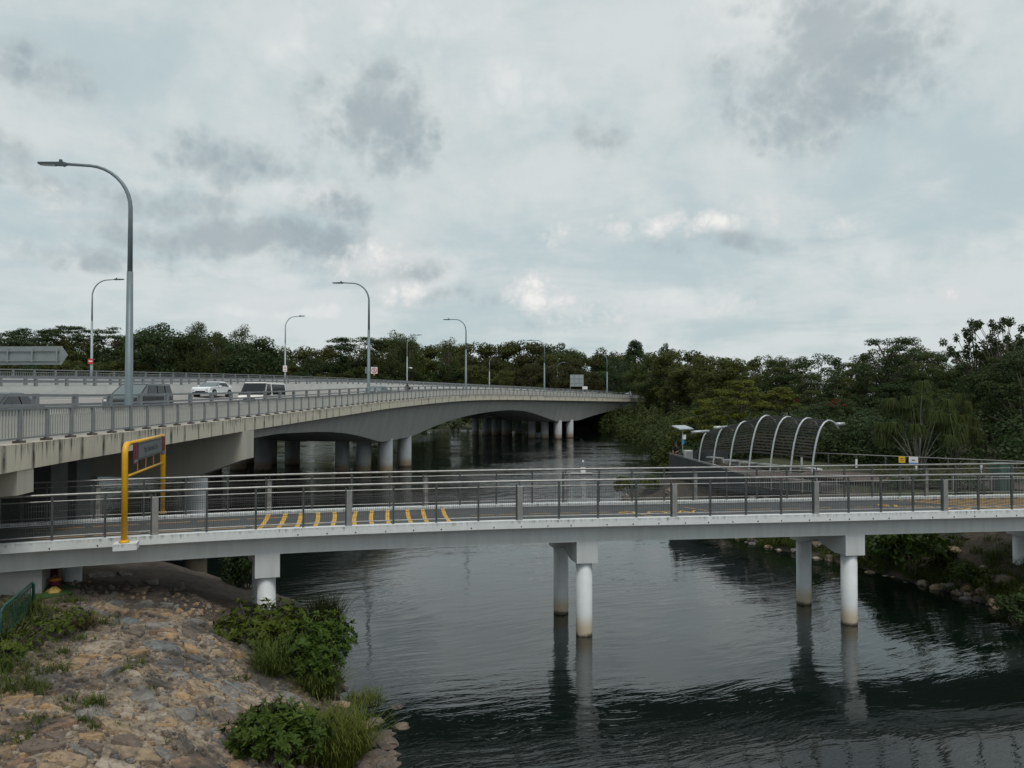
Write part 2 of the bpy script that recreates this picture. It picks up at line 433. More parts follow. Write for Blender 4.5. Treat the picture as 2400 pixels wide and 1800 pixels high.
M['grass'] = leafy('long grass', (0.035, 0.060, 0.012), (0.11, 0.14, 0.03), (0.26, 0.21, 0.06), rough=0.6, trans=0.2)
M['grass_yellow'] = leafy('yellowing grass', (0.055, 0.075, 0.014), (0.15, 0.17, 0.03), (0.42, 0.24, 0.03), rough=0.6, trans=0.25)
M['dry_grass'] = leafy('dry grass', (0.08, 0.065, 0.03), (0.17, 0.135, 0.06), (0.26, 0.20, 0.09), rough=0.7, trans=0.2)
M['flower'] = leafy('red flowers', (0.16, 0.012, 0.012), (0.26, 0.02, 0.015), (0.3, 0.04, 0.02), trans=0.1)
# ================================================================== terrain and water
WP = np.array([(-1.2,-60),(-1.8,0),(-2.4,10),(-3.2,16),(-4.2,21.5),(-6,26.5),(-8,30),(-10,32.3),(-12.8,34.1),(-16,36),(-20,37.8),(-28,42),(-40,48),
      (-70,56),(-160,62),(-400,60),(-400,200),(-160,180),(-100,176),(-44,184),(-10,190),(8,186),(18,176),(24,160),(25,140),(23.5,110),(21.0,85),(18,73),
      (14,67),(10.5,63.5),(8.2,60),(9.5,54),(11.5,49),(12.6,44.5),(13.5,41.1),(14.8,39.4),(16.5,35.6),(18,31.8),(18.9,29),(18.9,27.3),(18.5,22),
      (18,10),(17,-20),(17,-60)], float)

def shore_dist(X, Y):
    """signed distance to the shoreline: positive on land"""
    X = np.asarray(X, float); Y = np.asarray(Y, float)
    best = np.full(X.shape, 1e9); inside = np.zeros(X.shape, bool)
    n = len(WP)
    for i in range(n):
        x0, y0 = WP[i]; x1, y1 = WP[(i+1) % n]
        dx, dy = x1-x0, y1-y0
        t = np.clip(((X-x0)*dx+(Y-y0)*dy)/(dx*dx+dy*dy), 0, 1)
        best = np.minimum(best, np.hypot(X-x0-t*dx, Y-y0-t*dy))
        c = (y0 > Y) != (y1 > Y)
        with np.errstate(divide='ignore', invalid='ignore'):
            inside ^= c & (X < dx*(Y-y0)/(dy if dy else 1e-9)+x0)
    return np.where(inside, -best, best)

def wob(X, Y, s, seed=0.0):
    f = np.vectorize(lambda a, b: mnoise.noise(Vector((a*s+seed, b*s-seed, seed*0.37))))
    return f(X, Y)

def ground_z(X, Y, fine=True):
    X = np.asarray(X, float); Y = np.asarray(Y, float)
    d = shore_dist(X, Y)
    if fine: d = d + 0.28*wob(X, Y, 0.55, 3.1) + 0.12*wob(X, Y, 1.7, 8.0)
    left = X < 0
    # left bank: steep stone pitching then a gentle shoulder
    zl = np.where(d < 0, d*0.5, np.where(d < 5, d*0.43, 2.15+(d-5)*0.12))
    zl = np.minimum(zl, np.where(Y > 110, 3.0, 3.6))
    zr = np.where(d < 0, d*0.5, np.where(d < 4.2, d*0.62, 2.6+(d-4.2)*0.16))
    zr = np.minimum(zr, 3.35)
    z = np.where(left, zl, zr)
    z = np.maximum(z, -2.0)
    # gently rising land far behind
    far = np.hypot(X, Y)
    z = z + np.clip((far-260)/400, 0, 1)*6*(d > 0)
    if fine: z = z + np.where(d > 0.1, 0.06*wob(X, Y, 0.9, 5.0)+0.045*wob(X, Y, 2.1, 9.0), 0)
    return z

def gz(x, y): return float(ground_z(np.array([x]), np.array([y]))[0])

def axis(lo, hi, step, out, grow=1.25):
    a = list(np.arange(lo, hi+1e-6, step)); s = step; p = hi
    while p < out: s *= grow; p += s; a.append(p)
    s = step; p = lo; b = []
    while p > -out: s *= grow; p -= s; b.append(p)
    return np.array(b[::-1]+a)

def ground_material():
    m = bpy.data.materials.new('bank earth and mortar'); m.use_nodes = True
    t = NT(m.node_tree); b = t.n['Principled BSDF']; b.inputs['Roughness'].default_value = 0.9
    tc = t.new('ShaderNodeTexCoord'); co = tc.outputs['Object']
    n1 = t.noise(co, 0.5, 6, 0.65); n2 = t.noise(co, 3.5, 6, 0.65); n3 = t.noise(co, 18, 5, 0.7); n3s = t.noise(co, 0.62, 6, 0.7)
    mort = t.mix(t.mapr(n2, 0.35, 0.65, 0, 1), (0.35, 0.275, 0.195), (0.21, 0.165, 0.125))
    mort = t.mix(t.mapr(n3s, 0.47, 0.60, 0, 0.85), mort, (0.060, 0.055, 0.052))
    nm = t.noise(co, 7.0, 8, 0.75, 0.5)
    mort = t.mix(t.mapr(nm, 0.47, 0.60, 0, 0.8), mort, (0.085, 0.068, 0.052))
    mort = t.mix(t.mapr(nm, 0.46, 0.36, 0, 0.6), mort, (0.42, 0.34, 0.25))
    soil = t.mix(t.mapr(n2, 0.35, 0.65, 0, 1), (0.115, 0.086, 0.062), (0.055, 0.045, 0.037))
    soil = t.mix(t.mapr(n1, 0.5, 0.66, 0, 0.7), soil, (0.036, 0.033, 0.032))
    grass = t.mix(t.mapr(n2, 0.35, 0.65, 0, 1), (0.035, 0.045, 0.014), (0.06, 0.06, 0.022))
    a = t.new('ShaderNodeAttribute', attribute_name='soil', attribute_type='GEOMETRY').outputs['Fac']
    g = t.new('ShaderNodeAttribute', attribute_name='green', attribute_type='GEOMETRY').outputs['Fac']
    c = t.mix(t.mapr(t.math('ADD', a, t.math('MULTIPLY', t.math('SUBTRACT', n1, 0.5), 1.1)), 0.35, 0.65, 0, 1), mort, soil)
    c = t.mix(t.mapr(t.math('ADD', g, t.math('MULTIPLY', t.math('SUBTRACT', n2, 0.5), 0.9)), 0.35, 0.65, 0, 1), c, grass)
    s = t.new('ShaderNodeSeparateXYZ', i_0=co)
    c = t.mix(t.mapr(t.math('ADD', s.outputs[2], t.math('MULTIPLY', t.math('SUBTRACT', n2, 0.5), 0.3)), 0.23, 0.45, 0.75, 0, True), c, (0.035, 0.030, 0.024))
    t.l.new(c, b.inputs['Base Color'])
    h = t.math('ADD', t.math('MULTIPLY', n2, 0.09), t.math('MULTIPLY', n3, 0.03))
    bp = t.new('ShaderNodeBump', i_Height=h); bp.inputs['Distance'].default_value = 1.0; bp.inputs['Strength'].default_value = 0.9
    t.l.new(bp.outputs[0], b.inputs['Normal'])
    return m
M['ground'] = ground_material()

def add_attr(me, name, vals, domain='POINT'):
    at = me.attributes.new(name, 'FLOAT', domain); at.data.foreach_set('value', np.asarray(vals, np.float32))

def build_ground():
    xs = axis(-22, 23, 0.3, 3000, 1.3); ys = axis(7, 48, 0.3, 3000, 1.2)
    X, Y = np.meshgrid(xs, ys)
    fine = (np.abs(X) < 45) & (Y > -5) & (Y < 90)
    Z = ground_z(X, Y, False)
    Z[fine] = ground_z(X[fine], Y[fine], True)
    D = shore_dist(X, Y)
    nx, ny = len(xs), len(ys)
    v = np.stack([X.ravel(), Y.ravel(), Z.ravel()], 1)
    i, j = np.meshgrid(np.arange(nx-1), np.arange(ny-1))
    a = (j*nx+i).ravel()
    f = np.stack([a, a+1, a+nx+1, a+nx], 1)
    me = bpy.data.meshes.new('ground'); me.from_pydata(v.tolist(), [], f.tolist())
    me.materials.append(M['ground']); me.polygons.foreach_set('use_smooth', [True]*len(f))
    # where bare soil lies: the dark apron under the bridges; green: everything away from the stone pitching
    soil = np.clip((Y-19.3-(X+8)*-0.25)/4.0, 0, 1)*(X < 0) + (X > 0)*0.72
    soil = np.where((X < 0) & (D < 1.2) & (Y > 15), np.maximum(soil, 0.75), soil)
    green = np.where(X > 0, np.clip((D-5)/3, 0, 1)*0.9 + 0.1, np.clip((D-9.5)/3, 0, 1)*(Y < 24))
    green = np.where(Y > 75, 1.0, green)
    add_attr(me, 'soil', soil.ravel()); add_attr(me, 'green', green.ravel())
    o = link('ground', me, None, 'structure')
    return o
GROUND = build_ground()

def water_material():
    m = bpy.data.materials.new('dark river water'); m.use_nodes = True
    t = NT(m.node_tree); b = t.n['Principled BSDF']
    b.inputs['Base Color'].default_value = (0.0030, 0.0070, 0.0054, 1)
    b.inputs['Roughness'].default_value = 0.035
    b.inputs['IOR'].default_value = 1.62
    tc = t.new('ShaderNodeTexCoord'); co = tc.outputs['Object']
    warp = t.vmath('MULTIPLY', t.vmath('SUBTRACT', t.noise(co, 0.12, 3, 0.5, 0, True), (0.5, 0.5, 0.5)), (3.2, 3.2, 0))
    c2 = t.vmath('ADD', co, warp)
    def rot(vec, deg, sc):
        mp = t.new('ShaderNodeMapping'); t.put(mp.inputs[0], vec)
        mp.inputs['Rotation'].default_value = (0, 0, rad(deg))
        return t.vmath('MULTIPLY', mp.outputs[0], sc)
    big = t.noise(rot(c2, -24, (0.30, 1.0, 1)), 1.0, 2, 0.5)
    mid = t.noise(rot(c2, -20, (0.75, 3.6, 1)), 1.0, 3, 0.55)
    sml = t.noise(rot(c2, -34, (2.6, 9.0, 1)), 1.0, 2, 0.5)
    calm = t.mapr(t.noise(co, 0.085, 4, 0.55), 0.38, 0.62, 0.28, 1.0, True)
    h = t.math('ADD', t.math('MULTIPLY', big, 0.050), t.math('ADD', t.math('MULTIPLY', mid, 0.034), t.math('MULTIPLY', sml, 0.0065)))
    sp = t.new('ShaderNodeSeparateXYZ', i_0=co)      # open water beyond the footbridge feels more wind
    h = t.math('MULTIPLY', h, t.math('MULTIPLY', calm, t.mapr(sp.outputs[1], 38, 75, 0.78, 2.4)))
    bp = t.new('ShaderNodeBump', i_Height=h); bp.inputs['Distance'].default_value = 1.0; bp.inputs['Strength'].default_value = 0.8
    t.l.new(bp.outputs[0], b.inputs['Normal'])
    return m
M['water'] = water_material()
mb = MB(); mb.add([(-420, -70, 0.2), (60, -70, 0.2), (60, 215, 0.2), (-420, 215, 0.2)], [(0, 1, 2, 3)])
mb.build('water', M['water'], None, kind='structure', fix=False)

# ================================================================== road bridge
RB = [(-10.2,2),(-12.0,10),(-13.6,20),(-14.7,30),(-15.0,40),(-14.75,50),(-13.9,62),(-11.9,81),(-7.0,108),(0.0,126),(11.8,149),(21,165),(35.5,190),(53,220)]
RZ = [8.15, 8.13, 8.13, 8.13, 8.25, 8.42, 8.68, 9.15, 9.68, 9.76, 9.52, 9.33, 9.05, 8.6]     # top of the outer fence
SOF = {2: 6.0, 42.5: 5.9, 50: 6.0, 58: 5.75, 62: 5.55, 66: 5.25, 70: 4.85, 74: 4.35, 78: 3.8, 79: 3.72, 89: 3.72, 93: 4.0, 98: 4.45, 103: 4.9, 109: 5.4,
       116: 5.85, 121: 6.15, 127: 6.3, 132: 6.1, 136: 5.6, 140: 4.9, 144: 4.1, 146.5: 3.66, 155: 3.66, 158: 4.05, 163: 4.75, 170: 5.4, 178: 5.9, 190: 6.2, 220: 6.0}
def catmull(P, n=14):
    P = np.array(P, float); out = []
    for i in range(len(P)-1):
        p0 = P[max(i-1, 0)]; p1 = P[i]; p2 = P[i+1]; p3 = P[min(i+2, len(P)-1)]
        for k in range(n):
            s = k/n
            out.append(0.5*((2*p1)+(-p0+p2)*s+(2*p0-5*p1+4*p2-p3)*s*s+(-p0+3*p1-3*p2+p3)*s**3))
    out.append(P[-1]); return np.array(out)
class Path:
    def __init__(self, pts, smooth=3):
        q = catmull(pts)
        for _ in range(smooth):
            r = q.copy(); r[1:-1] = (q[:-2]+2*q[1:-1]+q[2:])/4; q = r
        self.q = q
        self.s = np.concatenate([[0], np.cumsum(np.hypot(*(np.diff(q[:, :2], axis=0).T)))])
        self.len = self.s[-1]
    def at(self, s):
        x, y = (np.interp(s, self.s, self.q[:, k]) for k in (0, 1))
        e = 0.4
        dx = np.interp(s+e, self.s, self.q[:, 0])-np.interp(s-e, self.s, self.q[:, 0])
        dy = np.interp(s+e, self.s, self.q[:, 1])-np.interp(s-e, self.s, self.q[:, 1])
        l = math.hypot(dx, dy) or 1
        return x, y, dx/l, dy/l
    def val(self, s, k): return float(np.interp(s, self.s, self.q[:, k]))
    def s_at_y(self, y): return float(np.interp(y, self.q[:, 1], self.s))
    def s_at_x(self, x): return float(np.interp(x, self.q[:, 0], self.s))
road = Path([(x, y, z) for (x, y), z in zip(RB, RZ)], 6)
sk = sorted(SOF)
def soffit(s):
    y = road.val(s, 1); return float(np.interp(y, sk, [SOF[k] for k in sk]))
def RP(s, t, dz=0.0, z=None):
    """point at s metres along, t metres in from the near edge; dz above the road surface (or absolute z)"""
    x, y, tx, ty = road.at(s)
    if z is None: z = road.val(s, 2) - 1.35 + 0.075*min(t, 17) + 0.055*max(t-17, 0) + dz
    return Vector((x-ty*t, y+tx*t, z))
def edge_z(s): return road.val(s, 2) - 1.0          # top of the kerb that carries the near fence
S0, S1 = 4.0, road.len - 2
SS = list(np.arange(S0, S1, 2.0)) + [S1]
M['kerb_wall'] = mat('warm parapet concrete', (0.31, 0.295, 0.27), (0.25, 0.24, 0.22), 0.8, 0.85)
rb = thing('road_bridge', 'long curved concrete road bridge with haunched grey girders over the river', 'bridge', (0, 0, 0))

def strip(name, mats, parent, t0, t1, z0f, z1f, ss=SS, kind=None):
    """ribbed solid between offsets t0..t1, bottom z0f(s,t), top z1f(s,t)"""
    m = MB()
    m.sweep([[RP(s, t0, z=z0f(s, t0)), RP(s, t1, z=z0f(s, t1)), RP(s, t1, z=z1f(s, t1)), RP(s, t0, z=z1f(s, t0))] for s in ss])
    return m.build(name, mats, parent, kind=kind)
rz = lambda s, t: RP(s, t).z
strip('deck_slab', M['slab'], rb, 0.32, 33.0, lambda s, t: rz(s, t)-0.38, lambda s, t: rz(s, t)-0.004)
strip('walkway', M['footpath'], rb, 0.34, 1.88, lambda s, t: rz(s, t)-0.002, lambda s, t: edge_z(s)-0.06)
# carriageways: setting
for (a, b_) in ((2.2, 16.4), (18.8, 32.6)):
    m = MB(); n = 0
    vs = [p for s in SS for p in (RP(s, a, 0.004), RP(s, b_, 0.004))]
    m.add(vs, [(2*i, 2*i+1, 2*i+3, 2*i+2) for i in range(len(SS)-1)])
    carriage = m.build('road', M['road'], None, kind='structure')
    if a < 10: ROAD = carriage
    else: ROAD2 = carriage
for tl, dash in ((2.75, 0), (5.9, 1), (9.3, 1), (12.7, 1), (15.9, 0)):
    if not dash:
        m = MB(); vs = [p for s in SS for p in (RP(s, tl-0.08, 0.008), RP(s, tl+0.08, 0.008))]
        m.add(vs, [(2*i, 2*i+1, 2*i+3, 2*i+2) for i in range(len(SS)-1)])
        m.build('edge_line', M['line'], ROAD)
    else:
        s = S0+3
        while s < 120:
            m = MB(); m.add([RP(s, tl-0.08, 0.008), RP(s, tl+0.08, 0.008), RP(s+3.2, tl+0.08, 0.008), RP(s+3.2, tl-0.08, 0.008)], [(0, 1, 2, 3)])
            m.build('lane_dash', M['line'], ROAD); s += 9.5
# parapets: near guard kerb, two median walls, far wall
strip('parapet_wall', M['kerb_wall'], rb, 1.9, 2.18, lambda s, t: rz(s, t)-0.1, lambda s, t: rz(s, 1.9)+0.88)
strip('median_wall', M['road_wall'], rb, 16.5, 16.8, lambda s, t: rz(s, t)-0.1, lambda s, t: rz(s, 16.5)+0.86)
strip('median_wall', M['road_wall'], rb, 18.2, 18.5, lambda s, t: rz(s, t)-0.1, lambda s, t: rz(s, 18.2)+0.86)
strip('far_parapet', M['road_wall'], rb, 32.7, 33.0, lambda s, t: rz(s, t)-0.1, lambda s, t: rz(s, 32.7)+0.78)
# fascia panels, one per post bay pair, open joints between
def fascia_panel(s0, s1, big=0.0):
    m = MB(); n = 3
    secs = []
    for i in range(n+1):
        s = s0+(s1-s0)*i/n; e = edge_z(s)
        secs.append([RP(s, -0.16, z=e-0.73), RP(s, 0.34, z=e-0.73), RP(s, 0.34, z=e), RP(s, -0.16, z=e)])
    m.sweep(secs)
    o = m.build('fascia_panel', M['fascia'], rb)
    me = o.data; uvl = me.uv_layers.new(name='UVMap'); jl = me.uv_layers.new(name='Joint'); uvl = me.uv_layers['UVMap']
    for p in me.polygons:
        for li in p.loop_indices:
            vi = me.loops[li].vertex_index; k = vi//4; c = vi % 4
            down = 0.73 if c in (0, 1) else 0.0
            inn = 0.5 if c in (1, 2) else 0
            jl.data[li].uv = ((s1-s0)/3*(0 if k in (0, 3) else 1), 0)
            uvl.data[li].uv = (s0+(s1-s0)*k/n + (0.0 if abs(p.normal.z) < 0.5 else inn), down if abs(p.normal.z) < 0.5 else 0.3+inn)
    return o
POST = 1.56
s = S0; FJ = []
while s < S1-POST*2:
    step = POST*(1 if road.val(s, 1) < 60 else 2)
    fascia_panel(s+0.014, s+step-0.014); FJ.append(s); s += step
# girders: two haunched boxes
def box_girder(t0, t1, sa, sb, sf=soffit, lean=0.9):
    m = MB(); secs = []
    ss = [x for x in np.arange(sa, sb, 1.5)] + [sb]
    for s in ss:
        top = rz(s, t0)-0.385 if t0 > 5 else edge_z(s)-0.62
        top2 = rz(s, t1)-0.385; b = sf(s)
        k = lean*max(0, min(1, (top-b)/3.5))
        secs.append([RP(s, t0+k, z=b), RP(s, t1-k, z=b), RP(s, t1, z=top2), RP(s, t0, z=top)])
    m.sweep(secs)
    return m.build('girder', M['girder'], rb)
SB = road.s_at_y(42.0)
box_girder(0.62, 13.5, SB+0.75, S1); box_girder(19.0, 31.0, SB+0.75, S1, lambda s: soffit(s)+0.5)
box_girder(2.4, 13.5, S0, SB-0.75, lambda s: 6.05); box_girder(19.0, 31.0, S0, SB-0.75, lambda s: 6.9)
# piers
def pier_cap(parent, s, t0, t1, w, top0, end_z, mid_z, ttaper, mats):
    m = MB(); secs = []
    for t, b in ((t0, end_z), (t0+ttaper, mid_z), (t1-ttaper, mid_z), (t1, end_z)):
        top = top0 if t < 4 else rz(s, t)-0.39
        secs.append([RP(s-w/2, t, z=b), RP(s+w/2, t, z=b), RP(s+w/2, t, z=top), RP(s-w/2, t, z=top)])
    m.sweep(secs)
    return m.build('pier_cap', mats, parent)
M['cap'] = mat('beige pier cap concrete', (0.50, 0.47, 0.40), (0.42, 0.40, 0.35), 0.6, 0.85, bump=0.003, stretch=(1.6, 1.6, 0.2))
M['dark_pier'] = mat('pier concrete darkened for shade', (0.16, 0.165, 0.165), (0.11, 0.115, 0.12), 0.5, 0.85)  # concrete colour lowered to stand in for the shade under the road deck
pc = pier_cap(rb, SB, -0.17, 17.0, 1.75, edge_z(SB)-0.74, 4.98, 4.05, 2.6, M['cap'])
sA = road.s_at_y(20.9)
pier_cap(rb, sA, -0.12, 17.0, 0.9, edge_z(sA)-0.735, 5.72, 5.6, 2.0, M['cap'])
def round_col(parent, x, y, r, z0, z1, name='column', m_=None, n=24):
    m = MB(); m.tube([(x, y, z0), (x, y, z1)], r, n)
    o = m.build(name, m_ or M['pile'], parent, smooth=True)
    o.data.polygons[-1].use_smooth = False; o.data.polygons[-2].use_smooth = False
    return o
p = px(452, 1315, z=0); round_col(rb, p.x, p.y+0.3, 0.58, -2, 4.3)
for t in (9.0, 15.0):
    p = RP(SB, t); round_col(rb, p.x, p.y, 0.6, -2, 4.3)
# square columns of the first pier, standing on the bank below the road
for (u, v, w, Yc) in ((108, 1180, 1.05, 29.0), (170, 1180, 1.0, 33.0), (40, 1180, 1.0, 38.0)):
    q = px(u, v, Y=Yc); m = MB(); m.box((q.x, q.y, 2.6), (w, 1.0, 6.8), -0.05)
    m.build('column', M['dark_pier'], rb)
# river piers: clusters of round piles under each girder
def cluster(s, ts, along, r, top):
    for t in ts:
        for d in along:
            q = RP(s+d, t); round_col(rb, q.x, q.y, r, -2, top)
s2 = road.s_at_y(82.0); cluster(s2, (2.2, 4.7, 7.2), (0, 7.2), 0.78, 3.9); cluster(s2, (16.5, 19.5, 22.5), (0, 7.2), 0.9, 4.4)
s3 = road.s_at_y(147.3); cluster(s3, (2.0, 4.9, 7.8), (0, 5.6), 0.75, 3.9); cluster(s3+6, (17.5, 20.0, 22.4, 25), (0, 5.6), 0.75, 4.4)
cluster(SB+1, (19, 22, 25), (0,), 0.8, 6.5)
for (sp, zz) in ((s2, 4.3), (s3, 4.3)):
    m = MB(); w = 8.8 if sp == s2 else 7.6
    m.sweep([[RP(sp-0.9+k, 15.5 if sp == s2 else 16.2, z=zz), RP(sp-0.9+k, 26, z=zz), RP(sp-0.9+k, 26, z=6.5), RP(sp-0.9+k, 15.5 if sp == s2 else 16.2, z=6.5)] for k in (0, w)])
    m.build('pier_cap', M['girder'], rb)

# ------------------------------------------------------------------ outer fence of the road bridge (near side)
fence = thing('bridge_fence', 'grey railing of thin uprights along the near edge of the road bridge', 'railing', (0, 0, 0))
posts = []; s = S0+1.2
def ori_box(m, s, t, zc, ls, lt, lz):
    x, y, tx, ty = road.at(s); R = Matrix(((tx, -ty, 0), (ty, tx, 0), (0, 0, 1)))
    m.box(RP(s, t, z=zc), (ls, lt, lz), mat=R)
while s < S1-1: posts.append(s); s += POST
rail_pts = [RP(s, 0.06, z=edge_z(s)+0.98) for s in np.arange(S0, S1, 1.56)]
def rail_strip(parent, name, t, zf, h, w, mm, ss=None):
    m = MB(); secs = []
    for s in (ss if ss is not None else np.arange(S0, S1, 1.56)):
        z = zf(s); secs.append([RP(s, t-w/2, z=z-h/2), RP(s, t+w/2, z=z-h/2), RP(s, t+w/2, z=z+h/2), RP(s, t-w/2, z=z+h/2)])
    m.sweep(secs); return m.build(name, mm, parent)
rail_strip(fence, 'top_rail', 0.06, lambda s: edge_z(s)+0.97, 0.07, 0.09, M['fence'])
rail_strip(fence, 'bottom_rail', 0.06, lambda s: edge_z(s)+0.13, 0.05, 0.06, M['fence'])
pm = None; fm = None; bm_ = None
def unit_box(sx, sy, sz, m_, name):
    m = MB(); m.box((0, 0, sz/2), (sx, sy, sz)); return m.mesh(name, m_)
pm = unit_box(0.10, 0.12, 0.96, M['fence'], 'fence_post')
bm_ = unit_box(0.05, 0.03, 0.80, M['baluster'], 'baluster')
fm = unit_box(0.26, 0.24, 0.07, M['fence_foot'], 'foot_plate')
n_bal = 0; rest = MB(); NB = 9
for i, s in enumerate(posts):
    x, y, tx, ty = road.at(s); a = math.atan2(ty, tx)
    o = link('post', pm, fence); o.location = RP(s, 0.06, z=edge_z(s)); o.rotation_euler.z = a
    if road.val(s, 1) < 90:
        f_ = link('foot_plate', fm, o); f_.location = (0, 0, -0.0)
    if i+1 < len(posts):
        for k in range(1, NB+1):
            sb = s+(posts[i+1]-s)*k/(NB+1)
            if n_bal < 290 and road.val(sb, 1) > 15:
                o = link('baluster', bm_, fence); xx, yy, tx2, ty2 = road.at(sb)
                o.location = RP(sb, 0.06, z=edge_z(sb)+0.14); o.rotation_euler.z = math.atan2(ty2, tx2); n_bal += 1
            elif road.val(sb, 1) > 15:
                ori_box(rest, sb, 0.06, edge_z(sb)+0.54, 0.05, 0.03, 0.80)
rest.build('far_baluster', M['baluster'], fence, kind='stuff')

# guard rail on the near parapet, twin median rails, far fence
def guard(name, label, t, base, hts, spacing, s_from, s_to, pw, ph, off=0.0, rr=0.05):
    g = thing(name, label, 'railing', (0, 0, 0))
    ss = np.arange(s_from, s_to, 2.0)
    for h in hts:
        m = MB(); secs = []
        for s in ss:
            z = rz(s, t)+base+h
            secs.append([RP(s, t-0.05, z=z-rr), RP(s, t+0.05, z=z-rr), RP(s, t+0.05, z=z+rr), RP(s, t-0.05, z=z+rr)])
        m.sweep(secs); m.build('rail', M['fence'], g)
    pmesh = unit_box(pw, 0.16, ph, M['fence'], name+'_post')
    s = s_from+off
    while s < s_to:
        x, y, tx, ty = road.at(s); o = link('post', pmesh, g); o.location = RP(s, t+0.02, base); o.rotation_euler.z = math.atan2(ty, tx); s += spacing
    return g
guard('guard_rail', 'two bar grey guard rail on the low wall beside the nearest traffic lane', 2.04, 0.875, (0.34, 0.68), 2.75, S0, S1, 0.20, 0.74, 1.0, 0.045)
guard('median_rail', 'two bar grey rail on the nearer of the twin median walls', 16.65, 0.855, (0.28, 0.55), 3.0, 14, S1, 0.20, 0.60, 0.0)
guard('median_rail', 'two bar grey rail on the farther of the twin median walls', 18.35, 0.855, (0.28, 0.55), 3.0, 14, S1, 0.20, 0.60, 1.3)
ff = thing('far_fence', 'grey balustrade along the far edge of the road bridge before the trees', 'railing', (0, 0, 0))
for nm, h, w in (('top_rail', 1.46, 0.05), ('middle_rail', 1.22, 0.03), ('bottom_rail', 0.86, 0.03)):
    m = MB(); secs = []
    for s in np.arange(30, S1, 2.5):
        z = rz(s, 32.7)+h-0.02; secs.append([RP(s, 32.8, z=z-w), RP(s, 32.9, z=z-w), RP(s, 32.9, z=z+w), RP(s, 32.8, z=z+w)])
    m.sweep(secs); m.build(nm, M['fence'], ff)
pmesh = unit_box(0.14, 0.14, 0.72, M['fence'], 'far_post'); s = 31.0
bl = MB()
while s < S1:
    x, y, tx, ty = road.at(s); o = link('post', pmesh, ff); o.location = RP(s, 32.85, z=rz(s, 32.7)+0.76); o.rotation_euler.z = math.atan2(ty, tx)
    if road.val(s, 1) < 140:
        for k in range(1, 12): ori_box(bl, s+2.6*k/12, 32.85, rz(s+2.6*k/12, 32.7)+1.02, 0.06, 0.03, 0.36)
    s += 2.6
bl.build('baluster', M['fence'], ff, kind='stuff')

# ================================================================== footbridge
FE = [(-26,16.2),(-19,18.6),(-14.3,20.85),(-11.6,21.95),(-7.0,23.45),(-1.4,24.66),(1.44,25.15),(8,26.0),(15.6,27.0),(18.8,27.4),(26,28.3),(34,29.3)]
walk = Path([(x, y, 0) for x, y in FE], 8)
ZK, ZD = 4.30, 4.20              # kerb top, deck top
def WPt(s, t, z):
    x, y, tx, ty = walk.at(s); return Vector((x-ty*t, y+tx*t, z))
WW = 4.15                        # width
fb = thing('footbridge', 'white painted concrete footbridge on round columns crossing the river', 'bridge', (0, 0, 0))
WS = list(np.arange(0, walk.len, 0.8))+[walk.len]
def wstrip(name, mats, parent, prof, ss=WS, kind=None, uvs=False):
    m = MB(); m.sweep([[WPt(s, t, z) for t, z in prof] for s in ss])
    o = m.build(name, mats, parent, kind=kind)
    if uvs:
        me = o.data; ul = me.uv_layers.new(name='UVMap'); n = len(prof); top = max(z for t, z in prof)
        for p in me.polygons:
            for li in p.loop_indices:
                vi = me.loops[li].vertex_index; k = vi//n; t, z = prof[vi % n]
                flat = abs(p.normal.z) > 0.6
                ul.data[li].uv = (ss[min(k, len(ss)-1)], 0.55+abs(t) if flat else top-z+0.001)
    return o
wstrip('kerb', M['white'], fb, [(0, 4.04), (0.28, 4.04), (0.28, ZK), (0, ZK)], uvs=True)
wstrip('kerb', M['white'], fb, [(WW-0.28, 4.04), (WW, 4.04), (WW, ZK), (WW-0.28, ZK)], uvs=True)
wstrip('deck_slab', M['beam'], fb, [(0.285, 3.95), (WW-0.285, 3.95), (WW-0.285, ZD-0.01), (0.285, ZD-0.01)])
wstrip('girder', M['beam'], fb, [(0.42, 3.45), (1.0, 3.45), (1.0, 3.945), (0.13, 4.035), (0.42, 3.93)])
wstrip('girder', M['beam'], fb, [(WW-1.0, 3.45), (WW-0.42, 3.45), (WW-0.42, 3.93), (WW-0.13, 4.035), (WW-1.0, 3.945)])
wstrip('soffit', M['beam'], fb, [(1.02, 3.75), (WW-1.02, 3.75), (WW-1.02, 3.94), (1.02, 3.94)])
m = MB(); vs = [q for s in WS for q in (WPt(s, 0.285, ZD), WPt(s, WW-0.285, ZD))]
m.add(vs, [(2*i, 2*i+1, 2*i+3, 2*i+2) for i in range(len(WS)-1)]); m.build('path_surface', M['asphalt'], fb)
# drain holes in the kerb face
hm = MB(); hm.tube([(0, 0.02, 0), (0, -0.012, 0)], 0.022, 8); hmesh = hm.mesh('drain_hole', M['hole'])
for u in (120, 232, 700, 768, 835, 905, 970, 1035, 1105, 1158, 1222, 1284, 1338, 1422, 1483, 1543, 1605, 1659, 1716, 1775, 1830, 1895, 1943, 1988, 2044, 2081, 2133, 2183, 2233, 2281, 2332, 2379):
    # find s where the kerb face meets this column of the photo
    lo, hi = 0.0, walk.len
    for _ in range(30):
        mid = (lo+hi)/2; q = WPt(mid, 0, 4.1)
        if q.x/q.y < (u-1200)/1750: lo = mid
        else: hi = mid
    x, y, tx, ty = walk.at(lo)
    o = link('drain_hole', hmesh, fb); o.location = WPt(lo, 0, 4.10); o.rotation_euler.z = math.atan2(ty, tx)
def s_of_u(u, t, z):
    lo, hi = 0.0, walk.len
    for _ in range(30):
        mid = (lo+hi)/2; q = WPt(mid, t, z)
        if q.x/q.y < (u-1200)/1750: lo = mid
        else: hi = mid
    return lo
